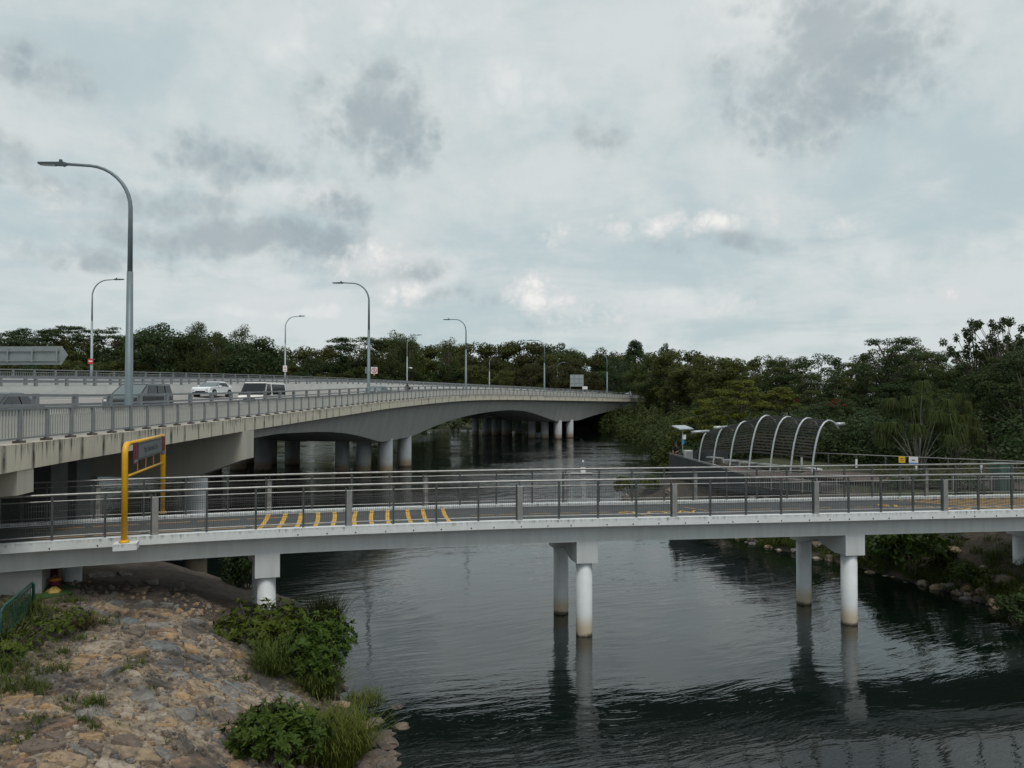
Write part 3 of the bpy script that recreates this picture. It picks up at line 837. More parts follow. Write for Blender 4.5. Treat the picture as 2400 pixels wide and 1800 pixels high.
# yellow rumble strips
for un, uf in ((604, 631), (649, 671), (693, 707), (737, 747), (778, 785), (834, 835.5), (875, 873), (915, 910), (968, 956), (1006, 992), (1059, 1038)):
    sa = s_of_u(un, 0.30, ZD); sb = s_of_u(uf, WW-0.32, ZD)
    m = MB(); pts = []
    for k in range(7):
        f = k/6; s = sa+(sb-sa)*f+0.05*math.sin(f*math.pi)*(1 if un < 820 else -1)
        t = 0.30+(WW-0.62)*f
        pts += [WPt(s-0.07, t, ZD+0.004), WPt(s+0.07, t, ZD+0.004)]
    m.add(pts, [(2*i, 2*i+1, 2*i+3, 2*i+2) for i in range(6)])
    m.build('rumble_strip', M['yellow_line'], fb)
# diagonal hatching towards the right-hand landing
for k in range(17):
    s = s_of_u(2165, 2, ZD)+0.62*k
    m = MB(); a = WPt(s, WW-0.4, ZD+0.004); b_ = WPt(s+2.6, 0.45, ZD+0.004); d = Vector((0.09, 0.0, 0))
    if s+2.6 < walk.len-0.5:
        m.add([a-d, a+d, b_+d, b_-d], [(0, 1, 2, 3)]); m.build('hatch_line', M['yellow_line'], fb)
# centre dashes and long edge lines
for t in (1.15, 2.95):
    s = s_of_u(80, t, ZD)
    while s < s_of_u(600, t, ZD):
        m = MB(); m.add([WPt(s, t, ZD+0.004), WPt(s+1.3, t, ZD+0.004), WPt(s+1.3, t+0.07, ZD+0.004), WPt(s, t+0.07, ZD+0.004)], [(0, 1, 2, 3)])
        m.build('edge_line', M['orange_line'], fb); s += 1.5
for u0 in (1105, 1170, 1240, 1310, 1380, 1700, 1760, 1830, 1900, 2000):
    s = s_of_u(u0, 2.0, ZD); m = MB(); m.add([WPt(s, 2.0, ZD+0.004), WPt(s+0.8, 2.0, ZD+0.004), WPt(s+0.8, 2.05, ZD+0.004), WPt(s, 2.05, ZD+0.004)], [(0, 1, 2, 3)])
    m.build('centre_dash', M['orange_line'], fb)
for u0, t0, t1, ds in ((1462, 2.2, 0.7, 0.75), (1600, 2.9, 1.9, 0.6)):
    s = s_of_u(u0, t0, ZD); m = MB(); m.add([WPt(s, t0, ZD+0.004), WPt(s+0.06, t0, ZD+0.004), WPt(s+ds, t1, ZD+0.004), WPt(s+ds-0.06, t1, ZD+0.004)], [(0, 1, 2, 3)])
    m.build('arrow_line', M['orange_line'], fb)
def text_mesh(txt, size, m_, name, ext=0.0, align='CENTER'):
    cu = bpy.data.curves.new(name, 'FONT'); cu.body = txt; cu.size = size; cu.align_x = align; cu.align_y = 'CENTER'; cu.extrude = ext; cu.resolution_u = 2
    o = bpy.data.objects.new(name, cu); COL.objects.link(o)
    me = bpy.data.meshes.new_from_object(o.evaluated_get(bpy.context.evaluated_depsgraph_get()))
    bpy.data.objects.remove(o); bpy.data.curves.remove(cu)
    me.materials.clear(); me.materials.append(m_)
    return me
for u0, mm in ((1545, M['yellow_line']), (2168, M['yellow_line'])):
    s = s_of_u(u0, 1.6, ZD); x, y, tx, ty = walk.at(s)
    o = link('path_lettering', text_mesh('SLOW', 0.8, mm, 'path_lettering'), fb)
    o.location = WPt(s, 1.7, ZD+0.005); o.rotation_euler = (0, 0, math.atan2(ty, tx)+(0 if u0 < 2000 else -0.45)); o.scale = (1.35 if u0 < 2000 else 1.5, 1.0, 1)
# piers of the footbridge
def foot_pier(u_front, v_front, front=True):
    q = px(u_front, v_front, z=0) if isinstance(v_front, (int, float)) else v_front
    lo, hi = 0.0, walk.len
    s = s_of_u(u_front, 0.76, 0.2) if u_front else min(np.arange(0, walk.len, 0.05), key=lambda k: (WPt(k, 1.2, 0)-Vector((q.x, q.y, 0))).length)
    sk_ = lambda t: s-0.28*(t-0.76)/2.7
    x, y, tx, ty = walk.at(s); R = Matrix(((tx, -ty, 0), (ty, tx, 0), (0, 0, 1)))
    # crosshead: deep at both ends, arched soffit
    m = MB(); secs = []
    for t, b in ((0.40, 2.72), (1.05, 2.72), (1.40, 2.80), (2.08, 3.02), (WW-1.40, 2.80), (WW-1.05, 2.72), (WW-0.40, 2.72)):
        secs.append([WPt(sk_(t)-0.37, t, b), WPt(sk_(t)+0.37, t, b), WPt(sk_(t)+0.37, t, 3.447), WPt(sk_(t)-0.37, t, 3.447)])
    m.sweep(secs); cap = m.build('crosshead', M['beam'], fb)
    for t in (0.76, WW-0.72):
        c = WPt(sk_(t), t, 0); round_col(cap, c.x, c.y, 0.285, -2.0, 2.75, 'column', M['column'], 32)
    return s
sp2 = foot_pier(1368, 1500); sp3 = foot_pier(1986, 1461)
sp1 = foot_pier(0, Vector((-8.0, 24.6, 0))); sp4 = foot_pier(0, Vector((21.6, 29.6, 0)))
print('pier s', sp1, sp2, sp3, sp4)
# abutment at the left end
ab = thing('abutment', 'grey concrete abutment wall under the left end of the footbridge', 'wall', (0, 0, 0))
sab = s_of_u(104, 0.7, 3.0)
m = MB(); m.sweep([[WPt(s, 0.62, 1.4), WPt(s, 2.3, 1.4), WPt(s, 2.3, 3.44), WPt(s, 0.62, 3.44)] for s in np.linspace(sab-9, sab, 10)])
m.build('wall_face', M['pier'], ab)
q = WPt(sab+0.45, 2.9, 0); round_col(ab, q.x, q.y, 0.27, 0.8, 3.6, 'column', M['column'])

# railings of the footbridge
def footrail(name, label, t, main_us, z_ref, side):
    g = thing(name, label, 'railing', (0, 0, 0))
    sm = [s_of_u(u, t, 5.0) for u in main_us]
    bay = np.mean(np.diff(sm))
    allm = [sm[0]-bay*k for k in (3, 2, 1)] + sm + [sm[-1]+bay*k for k in (1, 2, 3)]
    allm = [s for s in allm if 0.5 < s < walk.len-0.5]
    ss = list(np.arange(allm[0]-1, allm[-1]+1, 0.5))
    m = MB(); m.tube([WPt(s, t, 5.60) for s in ss], 0.038, 10); m.build('handrail', M['steel'], g, smooth=True)
    for z, r, nm in ((5.42, 0.02, 'upper_rail'), (4.42, 0.018, 'lower_rail'), (4.78, 0.008, 'middle_rail'), (4.70, 0.008, 'middle_rail')):
        m = MB(); m.tube([WPt(s, t, z) for s in ss], r, 6); m.build(nm, M['steel'] if r > 0.01 else M['wire'], g, smooth=True)
    def ob(mm, s, zc, a, b, c, dt=0.0):
        x, y, tx, ty = walk.at(s); mm.box(WPt(s, t+dt, zc), (a, b, c), mat=Matrix(((tx, -ty, 0), (ty, tx, 0), (0, 0, 1))))
    thin = []
    for i, s in enumerate(allm):
        m = MB(); ob(m, s, ZK+0.56, 0.17, 0.055, 1.12, -0.055*side)
        po = m.build('main_post', M['post_light'], g)
        m = MB(); ob(m, s-0.11, ZK+0.60, 0.045, 0.07, 1.20); m.build('flange', M['post_dark'], po)
        m = MB(); ob(m, s, ZK+1.18, 0.03, 0.03, 0.16); m.build('bracket', M['post_dark'], po)
        if i+1 < len(allm):
            for k in (1, 2, 3): thin.append(s+(allm[i+1]-s)*k/4)
    for s in thin:
        m = MB(); ob(m, s, ZK+0.63, 0.062, 0.05, 1.25); m.build('thin_post', M['post_dark'], g)
    pts = sorted(allm+thin)
    for a, b_ in zip(pts[:-1], pts[1:]):
        mm = MB(); n = max(2, int((b_-a)/0.062))
        for k in range(1, n):
            s = a+(b_-a)*k/n
            x, y, tx, ty = walk.at(s); c = WPt(s, t, 4.92)
            mm.box(c, (0.0075, 0.0075, 1.0), mat=Matrix(((tx, -ty, 0), (ty, tx, 0), (0, 0, 1))))
        for z in (4.55, 4.95, 5.15, 5.30):
            c0 = WPt(a, t+0.008, z); c1 = WPt(b_, t+0.008, z); mm.tube([c0, c1], 0.0035, 4, False)
        mm.build('mesh_panel', M['wire'], g, fix=False)
    return g
footrail('near_railing', 'stainless topped mesh railing on the near side of the footbridge', 0.14, (367, 820, 1218, 1579, 1910, 2211), 5.0, 1)
footrail('rear_railing', 'stainless topped mesh railing on the far side of the footbridge', WW-0.14, (233, 633, 999, 1325.5, 1630, 1912, 2171), 5.0, -1)
# ================================================================== lamp posts
def lamp_meshes(H, m_, arm=3.3, R=1.75, r0=0.13, r1=0.055):
    """pole with swan-neck: local, arm towards +X"""
    zt = H-R; pole = MB(); pole.tube([(0, 0, 0), (0, 0, 0.5), (0, 0, zt*0.72)], [r0*1.1, r0, r0*0.72], 12)
    up = MB(); pts = [(0, 0, zt*0.72), (0, 0, zt)]; rs = [r0*0.62, r0*0.52]
    for k in range(1, 10):
        a = k/9*rad(86); pts.append((R*(1-math.cos(a)), 0, zt+R*math.sin(a)*1.0)); rs.append(r0*0.5-(r0*0.5-r1)*k/9)
    x, _, z = pts[-1]; pts.append((arm-0.55, 0, z+(arm-0.55-x)*0.05)); rs.append(r1)
    up.tube(pts, rs, 10)
    hx = arm-0.6; hz = pts[-1][2]
    hd = MB(); hd.hexa([(hx, -0.07, hz-0.09), (hx+0.95, -0.13, hz-0.045), (hx+0.95, 0.13, hz-0.045), (hx, 0.07, hz-0.09),
                        (hx, -0.08, hz+0.07), (hx+0.95, -0.14, hz+0.03), (hx+0.95, 0.14, hz+0.03), (hx, 0.08, hz+0.07)])
    hd.hexa([(hx-0.16, -0.06, hz-0.05), (hx-0.002, -0.08, hz-0.11), (hx-0.002, 0.08, hz-0.11), (hx-0.16, 0.06, hz-0.05),
             (hx-0.16, -0.06, hz+0.04), (hx-0.002, -0.08, hz+0.075), (hx-0.002, 0.08, hz+0.075), (hx-0.16, 0.06, hz+0.04)])
    ln = MB(); ln.hexa([(hx+0.3, -0.09, hz-0.088), (hx+0.85, -0.11, hz-0.066), (hx+0.85, 0.11, hz-0.066), (hx+0.3, 0.09, hz-0.088),
                        (hx+0.3, -0.09, hz-0.06), (hx+0.85, -0.11, hz-0.04), (hx+0.85, 0.11, hz-0.04), (hx+0.3, 0.09, hz-0.06)])
    se = MB(); se.tube([(hx+0.1, 0, hz+0.06), (hx+0.1, 0, hz+0.17)], 0.07, 8)
    base = MB(); base.box((0, 0, 0.02), (0.42, 0.42, 0.04))
    return pole.mesh('pole', m_, True), up.mesh('arm', m_, True), hd.mesh('lamp_head', M['lamp_head']), ln.mesh('lens', M['lens']), se.mesh('sensor', M['lamp_head']), base.mesh('base_plate', m_)
def lamp(s, t, H, label, group, flip, far=False, rz_extra=0.0, base=0.0):
    x, y, tx, ty = road.at(s)
    ang = math.atan2(tx, -ty) + (math.pi if flip else 0) + rz_extra     # left normal (-ty,tx)
    o = thing('street_lamp', label, 'street lamp', RP(s, t, base), ang, group, local=True)
    for me, nm in zip(lamp_meshes(H, M['lamp_far'] if far else M['lamp'], r0=0.17 if not far else 0.15, r1=0.06), ('pole', 'arm', 'lamp_head', 'lens', 'sensor', 'base_plate')):
        if nm == 'lens' or nm == 'sensor': link(nm, me, hdo)
        else:
            q = link(nm, me, o)
            if nm == 'lamp_head': hdo = q
    return o
def s_road_u(u, t):
    lo, hi = 8.0, S1
    for _ in range(40):
        mid = (lo+hi)/2; q = RP(mid, t)
        if q.x/max(q.y, 0.1) < (u-1200)/1750: lo = mid
        else: hi = mid
    return lo
GN, GF = 'street lamps along the near edge of the road bridge', 'street lamps along the far edge of the road bridge'
near_lamps = []
for u, vt, lab in ((302, 390, 'tallest looking street lamp, nearest on the left, its arm reaching left over the traffic'),
                   (864, 663, 'street lamp carrying a no walking sign over the pale blue car'),
                   (1092, 748, 'street lamp on the crest of the bridge, third along the near edge'),
                   (1276, 797, 'near edge street lamp right of the bridge crest, left of the grey board'),
                   (1423, 828, 'near edge street lamp between the grey board and the cone shaped tree'),
                   (1529, 858, 'small street lamp at the far right end of the road bridge')):
    # the second piece of the near edge runs straight at us, so solve the distance by bisection on the edge line
    s = s_road_u(u, 1.0); b = RP(s, 1.0); top = px(u, vt, Y=b.y).z
    near_lamps.append((s, lamp(s, 1.0, max(7, top-b.z), lab, GN, False)))
for u, vt, lab in ((214, 657, 'far side street lamp at the left with a small red sign, arm reaching right'),
                   (668, 743, 'far side street lamp with a white warning sign, arm reaching right'),
                   (954, 787, 'far side street lamp with a small white camera behind the motorcycle'),
                   (1147, 835, 'short far side street lamp before the trees, right of the bridge crest'),
                   (1306, 850, 'short far side street lamp half hidden behind the trees left of the grey sign board')):
    s = s_road_u(u, 33.2)
    b = RP(s, 33.2); top = px(u, vt, Y=b.y).z
    near_lamps.append((s, lamp(s, 33.2, max(6, top-b.z), lab, GF, True, True)))
print('lamps', [(round(s), [round(c, 1) for c in o.location]) for s, o in near_lamps])

# ------------------------------------------------------------------ signs
def plate(name, w, h, m_, d=0.02):
    m = MB(); m.box((0, 0, 0), (w, d, h)); return m.mesh(name, m_)
def ring_mesh(name, r0, r1, m_, n=28):
    m = MB(); vs = []
    for k in range(n):
        a = 2*math.pi*k/n; vs += [(r0*math.cos(a), 0, r0*math.sin(a)), (r1*math.cos(a), 0, r1*math.sin(a))]
    m.add(vs, [(2*k, 2*k+1, (2*k+3) % (2*n), (2*k+2) % (2*n)) for k in range(n)]); return m.mesh(name, m_)
def face_cam(loc): return math.atan2(-loc.x, loc.y)*-1*-1
def sign_root(name, label, loc, rz=None):
    return thing(name, label, 'sign', loc, (math.atan2(loc[0], loc[1])*-1) if rz is None else rz, local=True)
# no walking sign on the second lamp
L2 = near_lamps[1][1].location
q = px(877, 868, Y=L2.y-0.25)
sg = sign_root('road_sign', 'white sign with red circle and bar forbidding walking, on the second lamp post', q)
link('sign_plate', plate('sign_plate', 0.62, 0.64, M['sign_white']), sg)
o = link('red_ring', ring_mesh('red_ring', 0.20, 0.265, M['red']), sg); o.location = (0, -0.016, 0)
m = MB(); m.box((0, -0.018, 0), (0.48, 0.004, 0.055), mat=Matrix.Rotation(rad(45), 3, 'Y')); link('red_bar', m.mesh('red_bar', M['red']), sg)
m = MB(); m.tube([(0.0, -0.014, 0.13), (0, -0.014, 0.131)], 0.035, 10); m.box((0, -0.014, 0.03), (0.07, 0.003, 0.13)); m.box((0.05, -0.014, -0.09), (0.035, 0.003, 0.16), mat=Matrix.Rotation(rad(-24), 3, 'Y')); m.box((-0.05, -0.014, -0.09), (0.035, 0.003, 0.16), mat=Matrix.Rotation(rad(24), 3, 'Y'))
m.box((0.06, -0.014, 0.04), (0.10, 0.003, 0.03), mat=Matrix.Rotation(rad(35), 3, 'Y'))
link('walking_figure', m.mesh('walking_figure', M['ink']), sg)
m = MB(); m.box((0, 0.0, -0.40), (0.17, 0.03, 0.15)); link('orange_tag', m.mesh('orange_tag', M['orange']), sg)
m = MB(); m.box((-0.2, 0.05, 0.1), (0.5, 0.03, 0.03)); link('bracket', m.mesh('bracket', M['lamp']), sg)
q = px(861, 868, Y=L2.y+0.3)
sg = sign_root('road_sign', 'blank grey back of a sign plate behind the second lamp post', q, 0.2)
link('sign_plate', plate('sign_plate', 0.42, 0.62, M['sign_back']), sg)
m = MB(); m.box((0.1, -0.03, 0.12), (0.3, 0.03, 0.03)); link('bracket', m.mesh('bracket', M['lamp']), sg)
def small_sign(u, v, lampo, w, h, label, kind):
    q = px(u, v, Y=lampo.location.y-0.22); sg = sign_root('road_sign', label, q)
    link('sign_plate', plate('sign_plate', w, h, M['red'] if kind == 'red' else M['sign_white']), sg)
    if kind == 'red':
        o = link('sign_panel', plate('sign_panel', w*0.7, h*0.26, M['sign_white'], 0.004), sg); o.location = (0, -0.014, 0.02)
    else:
        m = MB(); a = w*0.36; m.add([(-a, -0.013, -a*0.2), (a, -0.013, -a*0.2), (0, -0.013, a*1.5), (-a*0.55, -0.013, a*0.06), (a*0.55, -0.013, a*0.06), (0, -0.013, a*1.0)], [(0, 1, 4, 3), (1, 2, 5, 4), (2, 0, 3, 5)])
        link('red_triangle', m.mesh('red_triangle', M['red'], fix=False), sg)
        m = MB(); m.box((0, -0.013, -h*0.33), (w*0.7, 0.003, h*0.1)); link('red_bar', m.mesh('red_bar', M['red']), sg)
    m = MB(); m.box((0.0, 0.06, 0), (0.05, 0.12, 0.05)); link('bracket', m.mesh('bracket', M['lamp']), sg)
small_sign(212, 847, near_lamps[6][1], 0.52, 0.56, 'small red sign on the far side lamp post at the left', 'red')
small_sign(668, 864, near_lamps[7][1], 0.64, 1.02, 'white sign with a red triangle on the far side lamp post', 'white')
Lc = near_lamps[8][1].location; q = px(957, 862, Y=Lc.y-0.2)
cm = thing('traffic_camera', 'small white camera jutting from the lamp post behind the motorcycle', 'camera', q, -0.3, local=True)
m = MB(); m.box((0.25, 0, 0.0), (0.5, 0.08, 0.08)); link('bracket', m.mesh('bracket', M['sign_white']), cm)
m = MB(); m.tube([(0.35, 0, 0), (0.85, 0, -0.08)], 0.14, 10); link('housing', m.mesh('housing', M['sign_white']), cm)

# overhead direction sign seen from behind, at the left edge
q0 = px(157, 833, Y=58)
gs = thing('overhead_sign', 'grey back of an overhead road sign with a pointed end at the left edge', 'sign', (q0.x, q0.y, q0.z), -0.06, local=True)
hh = 0.72
m = MB(); m.prism([(-9.5, -hh), (-0.45, -hh), (0.05, 0.02), (-0.45, hh), (-9.5, hh)], lambda p, h: (p[0], h, p[1]), 0.0, 0.06)
link('sign_plate', m.mesh('sign_plate', M['sign_back']), gs)
for z in (0.36, -0.40):
    m = MB(); m.box((-4.6, -0.06, z), (8.0, 0.12, 0.09)); link('rail', m.mesh('rail', M['sign_back']), gs)
for x in (-0.75, -2.75, -4.75, -6.75):
    m = MB(); m.box((x, -0.07, 0.0), (0.12, 0.14, 1.0)); link('stiffener', m.mesh('stiffener', M['sign_back']), gs)
m = MB(); m.tube([(-9.0, -0.35, -5.6), (-9.0, -0.35, 1.2)], 0.2, 14); link('post', m.mesh('post', M['lamp'], True), gs)
m = MB(); m.box((-8.9, -0.2, 0), (0.4, 0.3, 0.5)); link('bracket', m.mesh('bracket', M['lamp']), gs)

# far board on the right of the bridge
qa = px(1352, 892, Y=196)
bd = thing('sign_board', 'large pale grey board on two posts at the far end of the bridge', 'sign', (qa.x, qa.y, qa.z), -0.1, local=True)
m = MB(); m.box((0, 0, 0), (3.5, 0.08, 3.1)); link('sign_plate', m.mesh('sign_plate', M['lamp_far']), bd)
for x in (-1.72, 1.72, -0.6, 0.6):
    m = MB(); m.box((x, -0.1, -0.7 if abs(x) > 1 else 0), (0.13, 0.12, 4.5 if abs(x) > 1 else 3.0)); link('post', m.mesh('post', M['sign_back']), bd)
for z in (-0.7, 0.5):
    m = MB(); m.box((0, -0.08, z), (3.3, 0.07, 0.1)); link('rail', m.mesh('rail', M['sign_back']), bd)
qa = px(1371, 909, Y=195)
bd = thing('sign_board', 'small white board on two legs at the foot of the large grey sign board', 'sign', (qa.x, qa.y, qa.z), -0.1, local=True)
m = MB(); m.box((0, 0, 0), (1.3, 0.06, 0.75)); link('sign_plate', m.mesh('sign_plate', M['sign_white']), bd)
for x in (-0.5, 0.5):
    m = MB(); m.box((x, 0.06, -0.4), (0.08, 0.06, 1.4)); link('leg', m.mesh('leg', M['sign_back']), bd)

# ================================================================== vehicles
def paint(name, c, rough=0.25, metal=0.0):
    m = mat(name, c, None, rough=rough, metal=metal, spec=0.6); m.node_tree.nodes['Principled BSDF'].inputs['Coat Weight'].default_value = 0.6; return m
M['glass'] = mat('dark car glass', (0.010, 0.014, 0.016), None, rough=0.08, spec=0.4)
M['glass_lit'] = mat('windscreen with painted sky reflection', (0.10, 0.13, 0.135), None, rough=0.06, spec=1.0)  # paler than the other glass: sky reflection put into the base colour
M['tyre'] = mat('tyre rubber', (0.012, 0.012, 0.013), None, rough=0.8)
M['rim'] = mat('alloy wheel', (0.45, 0.46, 0.47), None, rough=0.35, metal=0.8)
M['black_trim'] = mat('black trim plastic', (0.018, 0.019, 0.02), None, rough=0.5)
M['headlight'] = mat('headlight glass', (0.62, 0.66, 0.68), None, rough=0.1)
M['tail'] = mat('tail light red', (0.32, 0.015, 0.015), None, rough=0.2)
def vehicle(label, loc, rz, m_, L, W, H, belt, hood, prof, glass, front_glass=None, tall=False, tail_in=None):
    """front at +X.  prof: dict with x positions of the greenhouse: ws0 (bottom of windscreen), ws1 (top), rw1, rw0, and pillars list"""
    o = thing(*label, loc, rz, 'vehicles on the road bridge', local=True)
    h0 = 0.24; w = W/2
    f, r = L/2, -L/2
    # lower body: side outline swept across with a rounded shoulder
    out = [(f-0.02, h0+0.10), (f, h0+0.34), (f-0.05, hood-0.10), (f-0.22, hood), (prof['ws0'], belt+0.02), (prof['rw0'], belt+0.03), (r+0.18, prof.get('deck', belt)), (r+0.02, prof.get('deck', belt)-0.18), (r, h0+0.30), (r+0.06, h0+0.06), (r+0.3, h0), (f-0.3, h0)]
    m = MB(); secs = []
    for yy, k in ((-w, 0.90), (-w+0.05, 0.985), (-w+0.14, 1.0), (w-0.14, 1.0), (w-0.05, 0.985), (w, 0.90)):
        cz = (h0+belt)/2
        secs.append([(x*(1-(1-k)*0.25), yy, cz+(z-cz)*k) for x, z in out])
    # taper in plan towards nose and tail
    secs = [[(x, y*(1-0.10*max(0, (abs(x)-L*0.32)/(L*0.18))**2), z) for x, y, z in s] for s in secs]
    m.sweep(secs); body = link('body', m.mesh('body', m_), o)
    b = m_
    g = prof; wt = w*prof.get('tum', 0.80); wb = w-0.05
    rf = MB()
    A = [(g['ws0'], belt-0.01), (g['ws1'], H-0.03), (g['rw1'], H-0.02), (g['rw0'], belt-0.01)]
    mid = (g['ws1']+g['rw1'])/2
    rf.sweep([[(A[0][0], -wb, A[0][1]), (A[0][0], wb, A[0][1]), (A[0][0]-0.05, wb, A[0][1]-0.05), (A[0][0]-0.05, -wb, A[0][1]-0.05)],
              [(A[1][0], -wt, A[1][1]-0.04), (A[1][0], wt, A[1][1]-0.04), (A[1][0]-0.02, wb-0.02, belt-0.05), (A[1][0]-0.02, -wb+0.02, belt-0.05)],
              [(A[1][0]-0.12, -wt+0.03, H-0.015), (A[1][0]-0.12, wt-0.03, H-0.015), (A[1][0]-0.13, wb-0.01, belt-0.05), (A[1][0]-0.13, -wb+0.01, belt-0.05)],
              [(mid, -wt+0.04, H), (mid, wt-0.04, H), (mid, wb, belt-0.05), (mid, -wb, belt-0.05)],
              [(A[2][0]+0.12, -wt+0.03, H-0.015), (A[2][0]+0.12, wt-0.03, H-0.015), (A[2][0]+0.1, wb-0.01, belt-0.05), (A[2][0]+0.1, -wb+0.01, belt-0.05)],
              [(A[2][0], -wt, A[2][1]-0.04), (A[2][0], wt, A[2][1]-0.04), (A[2][0], wb-0.02, belt-0.05), (A[2][0], -wb+0.02, belt-0.05)],
              [(A[3][0], -wb, A[3][1]), (A[3][0], wb, A[3][1]), (A[3][0]+0.05, wb, A[3][1]-0.05), (A[3][0]+0.05, -wb, A[3][1]-0.05)]])
    link('roof', rf.mesh('roof', b), o)
    SEAL = M['black_trim']
    def slab(name, pts, mm, d=0.012):
        pts = [Vector(p) for p in pts]; n = (pts[1]-pts[0]).cross(pts[2]-pts[0]).normalized()
        if n.dot(sum(pts, Vector())/len(pts)-Vector((0, 0, H*0.5))) < 0: n = -n
        k = len(pts); m = MB(); m.add([p-n*0.03 for p in pts]+[p+n*d for p in pts], [tuple(range(k-1, -1, -1)), tuple(range(k, 2*k))]+[(i, (i+1) % k, k+(i+1) % k, k+i) for i in range(k)])
        return link(name, m.mesh(name, mm), o)
    def lerp(a, b_, t): return tuple(a[i]+(b_[i]-a[i])*t for i in range(3))
    def quad_in(c, a, b_, e, f_):
        """sub quad of corners c=[bl,br,tr,tl] between a..b across and e..f up"""
        P = []
        for s_, t_ in ((a, e), (b_, e), (b_, f_), (a, f_)):
            P.append(lerp(lerp(c[0], c[1], s_), lerp(c[3], c[2], s_), t_))
        return P
    wsq = [(A[0][0], -wb, belt), (A[0][0], wb, belt), (A[1][0], wt, H-0.07), (A[1][0], -wt, H-0.07)]
    slab('windscreen_seal', quad_in(wsq, 0.0, 1.0, -0.06, 1.0), SEAL, 0.004)
    slab('windscreen', quad_in(wsq, 0.05, 0.95, 0.07, 0.93), front_glass or glass)
    rwq = [(A[3][0], wb, belt), (A[3][0], -wb, belt), (A[2][0], -wt, H-0.07), (A[2][0], wt, H-0.07)]
    slab('rear_window', quad_in(rwq, 0.07, 0.93, 0.10, 0.95), glass)
    for sy in (-1, 1):
        zt = H-0.13; zb = belt+0.04
        def edge(x, z):       # lateral position of the glasshouse wall
            k = (z-belt)/(H-belt); return sy*(wb+(wt-wb)*k+0.004)
        for (x0b, x0t, x1t, x1b) in g['win']:
            P = [(x0b, edge(0, zb), zb), (x0t, edge(0, zt), zt), (x1t, edge(0, zt), zt), (x1b, edge(0, zb), zb)]
            slab('side_window', P, glass)
        m = MB(); m.box((g['ws0']-0.38, sy*(wb+0.13), belt+0.06), (0.10, 0.20, 0.16 if tall else 0.13)); m.box((g['ws0']-0.36, sy*(wb+0.02), belt+0.02), (0.06, 0.12, 0.05))
        link('mirror', m.mesh('mirror', g.get('mirror', b)), o)
        m = MB(); m.hexa([(f-0.42, sy*(w-0.16), hood-0.24), (f-0.02, sy*(w-0.42), hood-0.27), (f-0.02, sy*(w-0.62), hood-0.27), (f-0.4, sy*(w-0.4), hood-0.22),
                          (f-0.46, sy*(w-0.155), hood-0.09), (f-0.09, sy*(w-0.42), hood-0.13), (f-0.09, sy*(w-0.62), hood-0.13), (f-0.44, sy*(w-0.4), hood-0.07)])
        m2 = MB(); m2.box((f-0.115, sy*(w-0.36), hood-0.20), (0.24, 0.40, 0.13), -sy*0.42); link('headlight', m2.mesh('headlight', M['headlight']), o)
        m = MB(); m.box((r+0.045, sy*(w-0.30), belt-0.12 if not tall else belt-0.1), (0.12, 0.30, 0.18)); link('tail_light', m.mesh('tail_light', M['tail']), o)
        m = MB(); m.box((g['win'][0][3]-0.05 if 'hx' not in g else g['hx'], sy*(w+0.006), belt-0.13), (0.18, 0.03, 0.035)); link('door_handle', m.mesh('door_handle', M['black_trim'] if tall else b), o)
        for xw in (f-0.86, r+0.86):
            rw_ = prof.get('wheel', 0.32)
            a_ = MB(); a_.tube([(xw, sy*(w-0.30), rw_), (xw, sy*(w+0.004), rw_)], rw_+0.06, 20); link('wheel_arch', a_.mesh('wheel_arch', M['black_trim']), o)
            m = MB(); m.tube([(xw, sy*(w-0.22), rw_), (xw, sy*(w-0.02), rw_), (xw, sy*(w+0.016), rw_)], [rw_, rw_, rw_*0.9], 20); wh = link('wheel', m.mesh('wheel', M['tyre']), o)
            m = MB(); m.tube([(xw, sy*(w-0.05), rw_), (xw, sy*(w+0.022), rw_)], rw_*0.62, 14); 
            link('rim', m.mesh('rim', M['rim']), wh)
    m = MB(); m.hexa([(f-0.03, -0.52, hood-0.46), (f+0.012, -0.45, hood-0.46), (f+0.012, 0.45, hood-0.46), (f-0.03, 0.52, hood-0.46), (f-0.1, -0.46, hood-0.22), (f-0.02, -0.42, hood-0.2), (f-0.02, 0.42, hood-0.2), (f-0.1, 0.46, hood-0.22)])
    link('grille', m.mesh('grille', M['black_trim']), o)
    m = MB(); m.box((f-0.02, 0, h0+0.12), (0.12, W*0.78, 0.13)); link('bumper_trim', m.mesh('bumper_trim', M['black_trim']), o)
    m = MB(); m.box((f+0.012, 0, hood-0.53), (0.03, 0.48, 0.11)); link('number_plate', m.mesh('number_plate', M['ink']), o)
    return o
def lane_at(u, t):
    s = s_road_u(u, t); x, y, tx, ty = road.at(s); return s, RP(s, t, 0.012), math.atan2(-ty, -tx)
SEDAN = dict(ws0=0.98, ws1=0.05, rw1=-1.05, rw0=-1.90, deck=0.94, tum=0.74, wheel=0.32, win=[(0.78, 0.10, -0.42, -0.42), (-0.50, -0.50, -1.02, -1.42)])
VAN = dict(ws0=1.98, ws1=1.42, rw1=-2.10, rw0=-2.26, deck=1.18, tum=0.86, wheel=0.33, mirror=M['black_trim'], hx=0.35,
           win=[(1.68, 1.30, 0.72, 0.72), (0.42, 0.42, -1.98, -2.06)])
MPV = dict(ws0=1.62, ws1=0.55, rw1=-2.02, rw0=-2.26, deck=1.05, tum=0.82, wheel=0.34, mirror=M['black_trim'],
           win=[(0.86, 0.55, -0.32, -0.32), (-0.42, -0.42, -1.22, -1.22), (-1.34, -1.34, -1.95, -2.06)])
